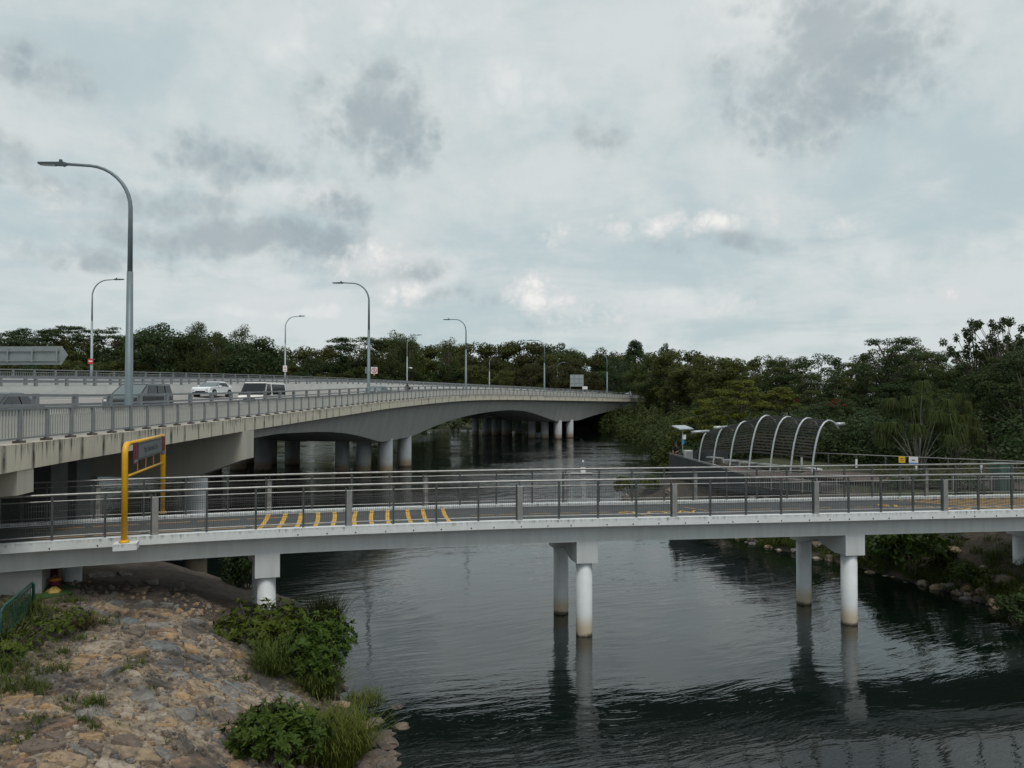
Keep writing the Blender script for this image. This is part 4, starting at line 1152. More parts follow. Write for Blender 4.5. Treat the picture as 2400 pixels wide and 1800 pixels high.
# kerb lane: grey saloon leaving the frame, dark people carrier, white van; far lane: white saloon; further: pale blue saloon
s, p, a = lane_at(-22, 4.6)
vehicle(('car', 'dark blue grey car leaving the frame at the left edge, rear end in view', 'car'), p, a, paint('dark slate paint', (0.05, 0.08, 0.10)), 4.5, 1.8, 1.46, 0.96, 0.92, SEDAN, M['glass'])
s, p, a = lane_at(328, 6.4); print('mpv', s, p)
vehicle(('people_carrier', 'dark grey people carrier behind the nearest lamp post', 'car'), p, a, paint('grey green paint', (0.038, 0.050, 0.053)), 4.85, 1.85, 1.80, 1.06, 1.02, MPV, M['glass'], M['glass_lit'])
s, p, a = lane_at(617, 3.45); print('van', s, p)
vehicle(('van', 'cream white panel van with a black mirror approaching on the near lane', 'van'), p, a, paint('cream white paint', (0.86, 0.84, 0.78)), 5.0, 1.86, 2.08, 1.17, 1.14, VAN, M['glass'], None, True)
s, p, a = lane_at(499, 13.6); print('sedan', s, p)
vehicle(('car', 'white saloon car with a black grille in the far lane by the median wall', 'car'), p, a, paint('white paint', (0.80, 0.82, 0.84)), 4.6, 1.8, 1.40, 0.91, 0.86, SEDAN, M['glass'], M['glass_lit'])
s, p, a = lane_at(884, 5.0); print('blue', s, p)
vehicle(('car', 'pale blue grey car at the second lamp post near the bridge crest', 'car'), p, a, paint('pale blue paint', (0.16, 0.24, 0.28)), 4.5, 1.8, 1.5, 0.98, 0.95, SEDAN, M['glass'], M['glass_lit'])

# ================================================================== people
def figure(J, R, mats, zones, name, parent, loc=None):
    """one continuous skinned body. J joints, bones as pairs; R radius per joint; zones: fn(face centre)->material index"""
    names = list(J); idx = {k: i for i, k in enumerate(names)}
    me = bpy.data.meshes.new(name)
    bones = [('pelvis', 'waist'), ('waist', 'chest'), ('chest', 'neck'), ('neck', 'chin'), ('chin', 'crown')]
    for sd in 'LR':
        bones += [('chest', 'sho'+sd), ('sho'+sd, 'elb'+sd), ('elb'+sd, 'wri'+sd), ('wri'+sd, 'palm'+sd), ('pelvis', 'hip'+sd), ('hip'+sd, 'kne'+sd), ('kne'+sd, 'ank'+sd), ('ank'+sd, 'toe'+sd)]
        for f_ in range(5):
            bones += [('palm'+sd, 'k%d' % f_+sd), ('k%d' % f_+sd, 't%d' % f_+sd)]
    me.from_pydata([J[k] for k in names], [(idx[a], idx[b]) for a, b in bones], [])
    o = bpy.data.objects.new(name, me); COL.objects.link(o)
    sk_ = o.modifiers.new('s', 'SKIN')
    for k in names:
        r = R.get(k, R.get(k[:-1], 0.05)); d = me.skin_vertices[0].data[idx[k]]
        d.radius = r if isinstance(r, tuple) else (r, r)
    me.skin_vertices[0].data[idx['pelvis']].use_root = True
    sb = o.modifiers.new('u', 'SUBSURF'); sb.levels = 1; sb.render_levels = 1
    dg = bpy.context.evaluated_depsgraph_get(); dg.update()
    ev = bpy.data.meshes.new_from_object(o.evaluated_get(dg))
    bpy.data.objects.remove(o); bpy.data.meshes.remove(me)
    ev.name = name; ev.materials.clear()
    for m_ in mats: ev.materials.append(m_)
    ev.polygons.foreach_set('material_index', [zones(p.center) for p in ev.polygons])
    ev.polygons.foreach_set('use_smooth', [True]*len(ev.polygons))
    return link(name, ev, parent, None, loc or (0, 0, 0))
RAD = dict(pelvis=(0.15, 0.11), waist=(0.13, 0.10), chest=(0.155, 0.11), neck=0.055, chin=0.075, crown=0.085, sho=0.065, elb=0.043, wri=0.03, palm=(0.035, 0.018),
           hip=0.088, kne=0.058, ank=0.042, toe=0.04, k0=0.010, k1=0.010, k2=0.010, k3=0.009, k4=0.009, t0=0.009, t1=0.008, t2=0.008, t3=0.008, t4=0.007)
for i in range(5):
    for sd in 'LR': RAD['k%d%s' % (i, sd)] = 0.010; RAD['t%d%s' % (i, sd)] = 0.008
def hands(J, sd, d):
    """palm and five bent fingers beyond the wrist along d"""
    w = Vector(J['wri'+sd]); d = Vector(d).normalized(); side = d.cross(Vector((0, 0, 1)))
    side = side.normalized() if side.length > 0.1 else Vector((1, 0, 0)); dn = side.cross(d)
    if dn.z > 0: dn = -dn
    J['palm'+sd] = tuple(w+d*0.055)
    for i, (off, ln) in enumerate(((-0.045, 0.045), (-0.026, 0.075), (-0.006, 0.082), (0.014, 0.076), (0.033, 0.06))):
        k = w+d*(0.06 if i == 0 else 0.105)+side*off*1.1
        J['k%d%s' % (i, sd)] = tuple(k); J['t%d%s' % (i, sd)] = tuple(k+(d*0.75+dn*0.6).normalized()*ln+(side*-0.02 if i == 0 else Vector()))
def head_bits(parent, crown, chin, facing, hair_m, skin_m):
    c = (Vector(crown)*0.62+Vector(chin)*0.38); f = Vector(facing).normalized()
    m = MB(); n = 10; secs = []
    for i in range(6):
        a = i/5*math.pi*0.56
        secs.append([c+Vector((0, 0, 0.035))+Vector((0.108*math.sin(a)*math.cos(2*math.pi*k/n), 0.108*math.sin(a)*math.sin(2*math.pi*k/n), 0.118*math.cos(a)))-f*0.022 for k in range(n)])
    m.sweep(secs); link('hair', m.mesh('hair', hair_m, True), parent, None, (0, 0, 0))
    sde = f.cross(Vector((0, 0, 1)))
    m = MB(); m.tube([c+f*0.085-Vector((0, 0, 0.0)), c+f*0.115-Vector((0, 0, 0.035))], [0.010, 0.017], 6); link('nose', m.mesh('nose', skin_m, True), parent, None, (0, 0, 0))
    for sg_ in (-1, 1):
        m = MB(); m.tube([c+f*0.088+sde*0.034*sg_+Vector((0, 0, 0.012)), c+f*0.096+sde*0.034*sg_+Vector((0, 0, 0.012))], 0.011, 6); link('eye', m.mesh('eye', M['ink']), parent, None, (0, 0, 0))
        m = MB(); m.box(c+sde*0.098*sg_-Vector((0, 0, 0.01)), (0.03, 0.03, 0.055)); link('ear', m.mesh('ear', skin_m), parent, None, (0, 0, 0))
    m = MB(); m.tube([c+f*0.085-Vector((0, 0, 0.062))-sde*0.022, c+f*0.088-Vector((0, 0, 0.064))+sde*0.022], 0.006, 6); link('mouth', m.mesh('mouth', M['maroon']), parent, None, (0, 0, 0))
M['skin'] = mat('skin', (0.28, 0.16, 0.10), None, rough=0.6)
M['hair'] = mat('black hair', (0.012, 0.011, 0.012), None, rough=0.6)
M['maroon_cloth'] = mat('maroon cloth', (0.14, 0.012, 0.035), (0.10, 0.01, 0.028), 8, 0.9)
M['dark_cloth'] = mat('dark cloth', (0.014, 0.015, 0.02), None, rough=0.9)
M['red_cloth'] = mat('red cloth', (0.30, 0.03, 0.035), None, rough=0.9)
M['green_cloth'] = mat('green cloth', (0.045, 0.105, 0.02), (0.03, 0.075, 0.02), 6, 0.9)
M['cream_cloth'] = mat('yellow cream cloth', (0.52, 0.36, 0.10), (0.42, 0.25, 0.06), 12, 0.9)
M['gold'] = mat('orange gold trim', (0.55, 0.20, 0.03), (0.35, 0.09, 0.02), 20, 0.7)

def sitting(lean=0.0, cross=False):
    """seated on a surface at z=0, facing +Y"""
    J = dict(pelvis=(0, 0, 0.13), waist=(0, 0.02+lean*0.3, 0.32), chest=(0, 0.05+lean, 0.52), neck=(0, 0.07+lean*1.2, 0.66), chin=(0, 0.10+lean*1.3, 0.73), crown=(0, 0.10+lean*1.35, 0.87))
    for sd, k in (('L', 1), ('R', -1)):
        J['sho'+sd] = (0.18*k, 0.05+lean, 0.58); J['elb'+sd] = (0.25*k, 0.16+lean, 0.33)
        J['wri'+sd] = (0.14*k, 0.36+lean*0.6, 0.27); hands(J, sd, (-0.25*k, 0.9, -0.1))
        J['hip'+sd] = (0.095*k, 0.04, 0.12)
        if cross:
            J['kne'+sd] = (0.34*k, 0.38, 0.13); J['ank'+sd] = (-0.05*k, 0.47, 0.06); J['toe'+sd] = (-0.16*k, 0.53, 0.05)
        else:
            J['kne'+sd] = (0.12*k, 0.46, 0.16); J['ank'+sd] = (0.12*k, 0.50, -0.26); J['toe'+sd] = (0.12*k, 0.66, -0.31)
    return J
# person in maroon on a mat beside the abutment
qm = px(127, 1385, z=2.62); gm = gz(qm.x, qm.y); qm = px(127, 1388, z=gm+0.02); gm = gz(qm.x, qm.y)
print('mat', qm, gm)
mt = MB(); n = 22; ring = []
for k in range(n):
    a = 2*math.pi*k/n; r_ = 1+0.10*math.sin(3*a+1)+0.05*math.sin(7*a)
    ring.append((qm.x+0.05+r_*math.cos(a)*0.42, qm.y+r_*math.sin(a)*0.95))
zt_ = [max(gz(x, y), gm-0.05)+0.09 for x, y in ring]
mt.add([(x, y, z-0.04) for (x, y), z in zip(ring, zt_)]+[(x, y, z) for (x, y), z in zip(ring, zt_)]+[(qm.x, qm.y, gm+0.11)],
       [(k, (k+1) % n, n+(k+1) % n, n+k) for k in range(n)]+[(n+k, n+(k+1) % n, 2*n) for k in range(n)])
tag(mt.build('ground_mat', M['green_cloth'], None), 'round green mat spread on the earth beside the abutment', 'mat')
pr = thing('person', 'person in a maroon top sitting on the bank behind the green mat, by the abutment', 'person', (0, 0, 0), local=True)
qp = px(118, 1367, z=gm+0.05); qp = Vector((qp.x, qp.y, max(gz(qp.x, qp.y), gm-0.2)+0.02))
pr.location = qp; pr.rotation_euler.z = math.pi+0.25
J = sitting(0.05, True)
figure(J, RAD, [M['maroon_cloth'], M['skin'], M['dark_cloth']], lambda c: 1 if c[2] > 0.64 else (2 if c[2] < 0.2 else (1 if (c[1] > 0.28 and c[2] > 0.18) else 0)), 'body', pr)
head_bits(pr, J['crown'], J['chin'], (0, 1, 0), M['hair'], M['skin'])
qb = px(128, 1381, z=gm+0.05)
tb = thing('basket', 'dark red basket with an orange gold rim on the green mat', 'basket', (qb.x, qb.y, gm+0.10), 0.1, local=True)
m = MB(); m.tube([(0, 0, 0), (0, 0, 0.12), (0, 0, 0.22)], [0.12, 0.15, 0.16], 14); link('bowl', m.mesh('bowl', M['maroon_cloth'], True), tb)
m = MB(); m.tube([(0, 0, 0.215), (0, 0, 0.28)], [0.17, 0.175], 14); link('rim', m.mesh('rim', M['gold'], True), tb)
qb = px(126, 1391, z=gm+0.05)
yb = MB(); secs = []
for i in range(6):
    a = i/5*math.pi/2; secs.append([(qb.x+0.20*math.cos(a)*math.cos(2*math.pi*k/12)*(1+0.25*math.sin(3*k)), qb.y+0.22*math.cos(a)*math.sin(2*math.pi*k/12)*(1+0.2*math.cos(5*k)), gm+0.09+0.13*math.sin(a)*(1+0.3*math.sin(2*k+i))) for k in range(12)])
yb.sweep(secs); tag(yb.build('cloth_bundle', M['cream_cloth'], None, True), 'crumpled yellow cloth bundle at the front of the green mat', 'cloth')

# ================================================================== right bank: platform, canopy and fences
PLZ = 3.2
plat = thing('viewing_platform', 'dark walled viewing platform with a pointed prow on the right bank', 'platform', (0, 0, 0))
prow = [(12.2, 57.9), (12.75, 55.0), (13.5, 51.0), (14.4, 47.6), (16.0, 45.6), (18.2, 44.2)]
M['plat_wall'] = mat('dark platform cladding', (0.045, 0.052, 0.055), (0.032, 0.038, 0.04), 1.5, 0.7)
M['deck_wood'] = mat('reddish deck boards', (0.13, 0.085, 0.068), (0.085, 0.062, 0.052), 2.0, 0.8, stretch=(1, 8, 1))
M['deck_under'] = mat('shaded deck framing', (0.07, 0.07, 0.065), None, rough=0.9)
tops = [4.02, 3.95, 3.80, 3.58, 3.42, 3.36]; bots = [2.45, 2.4, 2.35, 2.35, 2.5, 2.6]
m = MB(); secs = []
for i, ((x, y), zt, zb) in enumerate(zip(prow, tops, bots)):
    a = prow[max(i-1, 0)]; b_ = prow[min(i+1, len(prow)-1)]; d = Vector((b_[0]-a[0], b_[1]-a[1], 0)).normalized(); n_ = Vector((-d.y, d.x, 0))
    c = Vector((x, y, 0)); secs.append([c+Vector((0, 0, zb)), c+n_*0.16+Vector((0, 0, zb)), c+n_*0.16+Vector((0, 0, zt)), c+Vector((0, 0, zt))])
m.sweep(secs); m.build('side_wall', M['plat_wall'], plat)
# return wall on the upstream side of the prow
m = MB(); m.sweep([[(x, y, zb), (x-0.02, y+0.16, zb), (x-0.02, y+0.16, zt), (x, y, zt)] for x, y, zb, zt in ((12.2, 57.9, 2.45, 4.02), (15, 61.5, 2.5, 4.0), (18.5, 64.0, 2.6, 3.9))])
m.build('rear_wall', M['plat_wall'], plat)
m = MB(); m.tube([Vector((x, y, zt+0.10)) for (x, y), zt in zip(prow, tops)], 0.03, 6); m.build('handrail', M['steel'], plat, True)
poly = prow+[(23.0, 46.0), (21.5, 60.0), (18.5, 64.0)]
m = MB(); m.prism([(x*0.999+0.02, y) for x, y in poly], lambda p, h: (p[0], p[1], h), PLZ-0.32, PLZ-0.02); m.build('floor_slab', M['deck_under'], plat)
# deck boards run along the wall
for k in range(26):
    x0 = 15.2+0.33*k
    m = MB(); ya = 45.9 if x0 > 16 else 47.0; yb_ = 60
    m.box((x0, (ya+yb_)/2, PLZ+0.004), (0.31, yb_-ya, 0.03)); m.build('deck_board', M['deck_wood'], plat)
for (x, y) in ((12.9, 56.5), (14.0, 51.2), (15.2, 48.2), (17.5, 46)):
    m = MB(); m.tube([(x+0.5, y+0.3, 0.0), (x+0.5, y+0.3, 2.9)], 0.2, 12); m.build('support_post', M['pier'], plat, True)
for k in range(5):
    a = Vector((12.5+0.45*k, 57.0-2.2*k, 2.35)); m = MB(); m.box((a.x+1.0, a.y+0.2, 2.28), (2.4, 0.16, 0.22), -0.35); m.build('floor_joist', M['deck_under'], plat)

can = thing('canopy', 'curved timber slat shelter on seven white steel ribs above the platform', 'shelter', (0, 0, 0))
FEET = [(15.2, 60.7), (15.55, 57.7), (16.15, 55.4), (17.1, 53.9), (18.1, 52.4), (19.0, 51.0), (19.85, 49.5)]
HTS = [2.50, 2.98, 3.42, 3.90, 3.86, 3.80, 3.68]
NDIR = Vector((0.93, 0.37, 0))
def rib_pt(i, f):
    """i real 0..6 along the wall, f 0..1 up the rib and over"""
    x = np.interp(i, range(7), [p[0] for p in FEET]); y = np.interp(i, range(7), [p[1] for p in FEET]); h = np.interp(i, range(7), HTS)
    # ellipse-like: rises steeply, then curls over
    prof = [(0.0, 0.0), (0.10, 0.18), (0.21, 0.36), (0.36, 0.54), (0.56, 0.71), (0.82, 0.86), (1.14, 0.955), (1.50, 1.0), (1.86, 0.985), (2.2, 0.93), (2.45, 0.84)]
    fs = np.linspace(0, 1, len(prof))
    o_ = np.interp(f, fs, [p[0] for p in prof]); z = np.interp(f, fs, [p[1] for p in prof])
    return Vector((x, y, PLZ))+NDIR*(o_*h/3.8)+Vector((0, 0, z*h))
M['rib'] = mat('white steel rib', (0.50, 0.53, 0.54), (0.38, 0.41, 0.42), 3, 0.4, 0.4)
M['slat'] = mat('dark stained slat', (0.014, 0.013, 0.015), (0.020, 0.018, 0.020), 0.4, 0.7)
for i in range(7):
    m = MB(); pts = [rib_pt(i, f)-NDIR*0.05 for f in np.linspace(0, 1 if i > 0 else 0.72, 24)]
    m.tube(pts, 0.066, 10); rb_ = m.build('rib', M['rib'], can, True)
    m = MB(); m.box(Vector((FEET[i][0], FEET[i][1], PLZ+0.03)), (0.35, 0.35, 0.05)); m.build('foot_plate', M['rib'], rb_)
M['slat_brown'] = mat('brown stained slat', (0.040, 0.031, 0.032), (0.050, 0.039, 0.039), 0.5, 0.7)
NS = 22
for k in range(NS):
    f = 0.185+0.66*k/(NS-1)
    m = MB(); secs = []
    for i in np.linspace(0.02, 6, 25):
        a = rib_pt(i, f-0.0078); b_ = rib_pt(i, f+0.0078); n_ = Vector((a.y-b_.y, b_.x-a.x, 0)); d = NDIR*0.035
        a = a+NDIR*0.06; b_ = b_+NDIR*0.06
        secs.append([a, b_, b_+d+Vector((0, 0, -0.01)), a+d+Vector((0, 0, -0.01))])
    m.sweep(secs); m.build('slat', M['slat'] if k > 6 else M['slat_brown'], can)
for i, f, ln, dr in ((0, 0.66, 1.6, -1), (6, 0.90, 0.65, 1), (1, 0.64, 0.9, -1)):
    a = rib_pt(i, f); along = Vector((0.94, 0.33, 0)) if dr > 0 else Vector((-0.95, -0.30, -0.03))
    m = MB(); m.tube([a, a+along*ln], 0.12, 12); m.build('stub_pipe', M['rib'], can, True)
for i in range(6):
    m = MB(); a = rib_pt(i+0.45, 0.05)+NDIR*0.85
    m.box((a.x, a.y, PLZ+0.42), (0.55, 1.5, 0.08), 0.4); m.box((a.x+0.3, a.y+0.1, PLZ+0.22), (0.12, 1.3, 0.36), 0.4); 
    tag(m.build('bench', M['road_wall'], None), ['pale bench seat under the slat shelter, %s bay from the left end' % w for w in ('first', 'second', 'third', 'fourth', 'fifth', 'sixth')][i], 'bench', 'benches under the slat shelter')

# solar panel post
q = px(1600, 1072, Y=60.5)
sp_ = thing('solar_post', 'slim post with a tilted solar panel and a small blue sign on the platform', 'solar lamp', (q.x, q.y, PLZ), 0, local=True)
top = px(1598, 1006, Y=60.5).z-PLZ
m = MB(); m.tube([(0, 0, 0), (0, 0, top)], 0.045, 10); link('pole', m.mesh('pole', M['rib'], True), sp_)
M['solar'] = mat('solar panel glass', (0.32, 0.36, 0.40), None, rough=0.12, spec=0.8)
m = MB(); m.box((0.0, 0, top+0.16), (1.50, 0.95, 0.05), mat=Matrix.Rotation(rad(33), 3, 'Z') @ Matrix.Rotation(rad(15), 3, 'X')); pn = link('solar_panel', m.mesh('solar_panel', M['solar']), sp_)
m = MB(); m.box((0.0, 0, top+0.125), (1.56, 1.01, 0.02), mat=Matrix.Rotation(rad(33), 3, 'Z') @ Matrix.Rotation(rad(15), 3, 'X')); link('panel_frame', m.mesh('panel_frame', M['rib']), pn)
m = MB(); m.box((0.10, -0.10, top-0.62), (0.26, 0.20, 0.36)); link('control_box', m.mesh('control_box', M['sign_white']), sp_)
m = MB(); m.box((0.0, -0.14, top-1.0), (0.20, 0.03, 0.42)); link('sign_plate', m.mesh('sign_plate', M['sign_blue']), sp_)
q = px(1612, 1074, Y=59.5)
cb = thing('utility_box', 'pale grey box standing beside the solar panel post', 'box', (q.x, q.y, PLZ), 0.2, local=True)
m = MB(); m.box((0, 0, 0.5), (0.58, 0.45, 0.96)); link('cabinet', m.mesh('cabinet', M['road_wall']), cb)
m = MB(); m.box((0, -0.235, 0.5), (0.5, 0.02, 0.84)); link('door', m.mesh('door', M['sign_back']), cb)
m = MB(); m.box((0, 0, 1.0), (0.64, 0.5, 0.04)); link('lid', m.mesh('lid', M['road_wall']), cb)
# person sitting at the prow
pr = thing('person', 'person in dark clothes sitting at the prow of the viewing platform', 'person', (12.72, 57.8, 3.98), rad(150), local=True)
J = sitting(0.08)
figure(J, RAD, [M['dark_cloth'], M['skin'], M['red_cloth']], lambda c: 1 if c[2] > 0.65 else (1 if (c[1] > 0.30 and c[2] > 0.2) else (2 if (c[2] < 0.10) else 0)), 'body', pr)
head_bits(pr, J['crown'], J['chin'], (0, 1, 0), M['hair'], M['skin'])

# landside fences, hedge, signs, cabinet
def simple_fence(name, label, pts, zb, h, gap, post_every, m_post, m_rail, bal=True, white_mid=False):
    g = thing(name, label, 'railing', (0, 0, 0)); P = [Vector((x, y, 0)) for x, y in pts]
    L = [0]
    for a, b_ in zip(P[:-1], P[1:]): L.append(L[-1]+(b_-a).length)
    at = lambda s: Vector((np.interp(s, L, [p.x for p in P]), np.interp(s, L, [p.y for p in P]), 0))
    for z in (h, 0.12) if bal else (h,):
        m = MB(); m.tube([p+Vector((0, 0, zb+z)) for p in P], 0.032 if z == h else 0.02, 6); m.build('handrail' if z == h else 'lower_rail', m_rail, g, True)
    s = 0; k = 0
    while s <= L[-1]:
        p = at(s); m = MB(); m.box((p.x, p.y, zb+h/2), (0.07, 0.07, h)); po = m.build('post', m_post, g)
        if white_mid and k % 2 == 0:
            m = MB(); m.tube([(p.x, p.y-0.0, zb+0.3), (p.x, p.y, zb+0.85)], 0.07, 8); m.build('sleeve', M['sign_white'], po)
        s += post_every; k += 1
    if bal:
        m = MB(); s = gap
        while s < L[-1]:
            p = at(s); m.box((p.x, p.y, zb+h/2+0.05), (0.022, 0.022, h-0.14)); s += gap
        m.build('baluster', m_post, g, kind='stuff')
    return g
simple_fence('path_fence', 'dark baluster fence on the bank between footbridge and shelter', [(14.7, 47.2), (16.4, 44.9), (19.5, 43.2), (23.5, 42.0)], 2.75, 1.15, 0.13, 1.9, M['post_light'], M['steel'])
simple_fence('path_fence', 'thin dark handrail fence before the trees on the right, with white sleeves on its posts', [(19.9, 51.4), (22.5, 49.4), (26.0, 46.8), (30.5, 43.6), (35, 40.5)], 3.5, 1.15, 0.2, 1.75, M['post_dark'], M['post_light'], False, True)
simple_fence('path_fence', 'grey baluster fence along the path behind the right end of the footbridge', [(22.5, 38.2), (26, 37.6), (30.0, 37.0), (36, 36.2)], 3.3, 1.1, 0.13, 1.8, M['post_light'], M['steel'])
m = MB(); m.add([(18, 47.5, 3.47), (23, 41.5, 3.47), (36, 37.5, 3.47), (36, 40.5, 3.47), (26, 46.6, 3.47), (20.3, 51.0, 3.47)], [(0, 1, 2, 3, 4, 5)])
m.build('park_path', M['deck_wood'], None, kind='structure')
q = px(2114, 1077, Y=46.3)
def board(label, q, w, h, mm, marks):
    g = thing('notice_sign', label, 'sign', (q.x, q.y, q.z), -math.atan2(q.x, q.y), local=True)
    link('sign_plate', plate('sign_plate', w, h, mm), g)
    m = MB(); m.tube([(0, 0.04, -(q.z-3.35)), (0, 0.04, h*0.4)], 0.03, 8); link('post', m.mesh('post', M['post_dark']), g)
    for (x, z, ww, hh_, mk) in marks:
        m = MB(); m.box((x, -0.013, z), (ww, 0.004, hh_)); link('print', m.mesh('print', mk), g)
board('yellow warning sign on a post before the handrail fence on the right bank', q, 0.36, 0.40, M['sign_yellow'], [(0, 0.05, 0.14, 0.05, M['ink']), (0, -0.07, 0.2, 0.02, M['ink'])])
q = px(2141, 1079, Y=45.6)
board('white notice with a blue strip beside the trunks of the clumped tree', q, 0.50, 0.45, M['sign_white'], [(0, 0.01, 0.18, 0.06, M['ink']), (0.0, -0.175, 0.49, 0.08, M['sign_blue'])])
q = px(2348, 1120, Y=40.5)
gc = thing('utility_box', 'green utility cabinet behind the railings at the right edge', 'cabinet', (q.x, q.y, 3.3), 0.15, local=True)
M['cab'] = mat('green cabinet paint', (0.055, 0.11, 0.09), (0.045, 0.09, 0.075), 3, 0.6)
m = MB(); m.box((0, 0, 0.78), (0.86, 0.7, 1.5)); link('cabinet', m.mesh('cabinet', M['cab']), gc)
m = MB(); m.box((0, 0, 1.555), (0.94, 0.78, 0.05)); link('lid', m.mesh('lid', M['cab']), gc)
for x in (-0.21, 0.21):
    m = MB(); m.box((x, -0.36, 0.78), (0.38, 0.02, 1.3)); link('door', m.mesh('door', M['cab']), gc)
# green handrail at the lower left
gf = thing('green_railing', 'dark green tubular railing at the lower left beside the weeds', 'railing', (0, 0, 0))
M['green_rail'] = mat('green railing paint', (0.015, 0.085, 0.068), (0.012, 0.06, 0.05), 4, 0.45)
a = px(75, 1366, Y=20.2); b_ = px(9, 1420, Y=17.6); z0 = a.z-0.78
dirn = (b_-a); c_ = b_+Vector((dirn.x, dirn.y, 0))*1.3+Vector((0, 0, -0.45))
for h, r_ in ((0.0, 0.032), (-0.09, 0.02), (-0.70, 0.02)):
    m = MB(); m.tube([a+Vector((0, 0, h)), b_+Vector((0, 0, h))], r_, 8); m.build('rail', M['green_rail'], gf, True)
m = MB(); m.tube([b_, b_+Vector((0.0, -0.1, -0.10)), b_+Vector((0.02, -0.12, -1.1))], 0.035, 8); m.build('post', M['green_rail'], gf, True)
m = MB(); m.tube([a+Vector((0.02, 0.04, -1.0)), a+Vector((0.02, 0.04, -0.04)), a], 0.04, 8); m.build('post', M['green_rail'], gf, True)
for k in range(1, 17):
    p = a+(b_-a)*(k/17); m = MB(); m.tube([p+Vector((0, 0, -0.09)), p+Vector((0, 0, -0.70))], 0.009, 6); m.build('baluster', M['green_rail'], gf)
b2 = b_+Vector((-0.05, -0.12, -0.12)); c2 = b2+(b_-a)*0.9+Vector((0, 0, -0.25))
for h in (0.0, -0.70):
    m = MB(); m.tube([b2+Vector((0, 0, h)), c2+Vector((0, 0, h))], 0.025, 8); m.build('rail', M['green_rail'], gf, True)

# ================================================================== height limit frame on the footbridge
hf = thing('height_barrier', 'yellow height limit frame with a headroom sign spanning the footbridge', 'barrier', (0, 0, 0))
A = px(291, 1268, z=4.26); A.z = 4.22
Bp = px(381, 1203, z=4.3); Bp.z = 4.30
TOP = 7.08
def Lp(f, z): return Vector((A.x+(Bp.x-A.x)*f, A.y+(Bp.y-A.y)*f, z))
for f, sgn, z0_ in ((0, 1, 4.22), (1, -1, 4.30)):
    pts = [Lp(f, z0_), Lp(f, TOP-0.30)]
    for k in range(1, 7):
        an = k/6*math.pi/2; pts.append(Lp(f+sgn*0.055*(1-math.cos(an)), TOP-0.30+0.26*math.sin(an)))
    m = MB(); m.tube(pts, 0.085, 14); m.build('post', M['yellow'], hf, True)
    m = MB(); m.tube([Lp(f, z0_-0.0), Lp(f, z0_+0.07)], [0.15, 0.11], 14); m.build('foot', M['yellow'], hf, True)
m = MB(); m.tube([Lp(0.04, TOP-0.03), Lp(0.96, TOP-0.03)], 0.06, 12); m.build('top_beam', M['yellow'], hf, True)
m = MB(); m.tube([Lp(0.02, 6.10), Lp(0.98, 6.10)], 0.035, 10); m.build('lower_bar', M['yellow'], hf, True)
for f in (0.06, 0.29, 0.50, 0.71, 0.92):
    m = MB(); m.tube([Lp(f, 6.12), Lp(f, TOP-0.05)], 0.014, 6); m.build('hanger', M['orange'], hf)
dv = (Bp-A); dv.z = 0; Lh = dv.length; dv.normalize(); nv = Vector((dv.y, -dv.x, 0))        # towards the viewer's right
ang = math.atan2(dv.y, dv.x)
if nv.x < 0: nv = -nv
def hplate(name, f0, f1, z0_, z1_, mm, off, d=0.02, par=None):
    c = Lp((f0+f1)/2, (z0_+z1_)/2)+nv*off
    m = MB(); m.box(c, (Lh*(f1-f0), d, z1_-z0_), ang); return m.build(name, mm, par or hf)
HP = hplate('sign_plate', 0.22, 0.85, 6.50, 7.03, M['sign_grey'], 0.10)
for f0, f1 in ((0.10, 0.215), (0.855, 0.955)):
    e = hplate('end_plate', f0, f1, 6.42, 7.05, M['maroon'], 0.10)
    fc = (f0+f1)/2
    for z_, mm in ((6.86, M['red']), (6.64, M['red'])):
        o = link('ring', ring_mesh('ring', 0.055, 0.085, mm, 18), e); o.location = Lp(fc, z_)+nv*0.115; o.rotation_euler.z = ang
    hplate('blue_patch', f0+0.02, f1-0.02, 6.46, 6.54, M['sign_back'] if f0 < 0.5 else M['sign_blue'], 0.112, 0.006, e)
txt = text_mesh('Max. Headroom 2.1m', 0.24, M['ink'], 'lettering')
o = link('lettering', txt, HP); o.location = Lp(0.535, 6.77)+nv*0.113; o.rotation_euler = (math.pi/2, 0, ang if (Vector((math.cos(ang), math.sin(ang), 0)).cross(Vector((0, 0, 1)))).dot(nv) > 0 else ang+math.pi); o.scale = (0.85, 1.1, 1)
for k in range(22):
    for z0_, z1_ in ((6.51, 6.56), (6.97, 7.02)):
        f = 0.235+0.6*k/21; c = Lp(f, (z0_+z1_)/2)+nv*0.1125
        m = MB(); m.box(c, (0.055, 0.004, 0.05), mat=Matrix.Rotation(ang, 3, 'Z') @ Matrix.Rotation(rad(35), 3, 'Y')); m.build('hazard_bar', M['ink'], HP)
# pedestal cast on the kerb
m = MB(); x, y, tx, ty = walk.at(s_of_u(300, 0, 4.2)); R3 = Matrix(((tx, -ty, 0), (ty, tx, 0), (0, 0, 1)))
m.box(Vector((A.x+tx*0.05, A.y+ty*0.05, 4.12)), (0.62, 0.50, 0.19), mat=R3)
pd = m.build('pedestal', M['white'], fb)
ul = pd.data.uv_layers.new(name='UVMap')
for p_ in pd.data.polygons:
    for li in p_.loop_indices:
        c = pd.data.vertices[pd.data.loops[li].vertex_index].co; ul.data[li].uv = (c.x*1.0+c.y, 0.5 if abs(p_.normal.z) > 0.5 else 4.22-c.z)

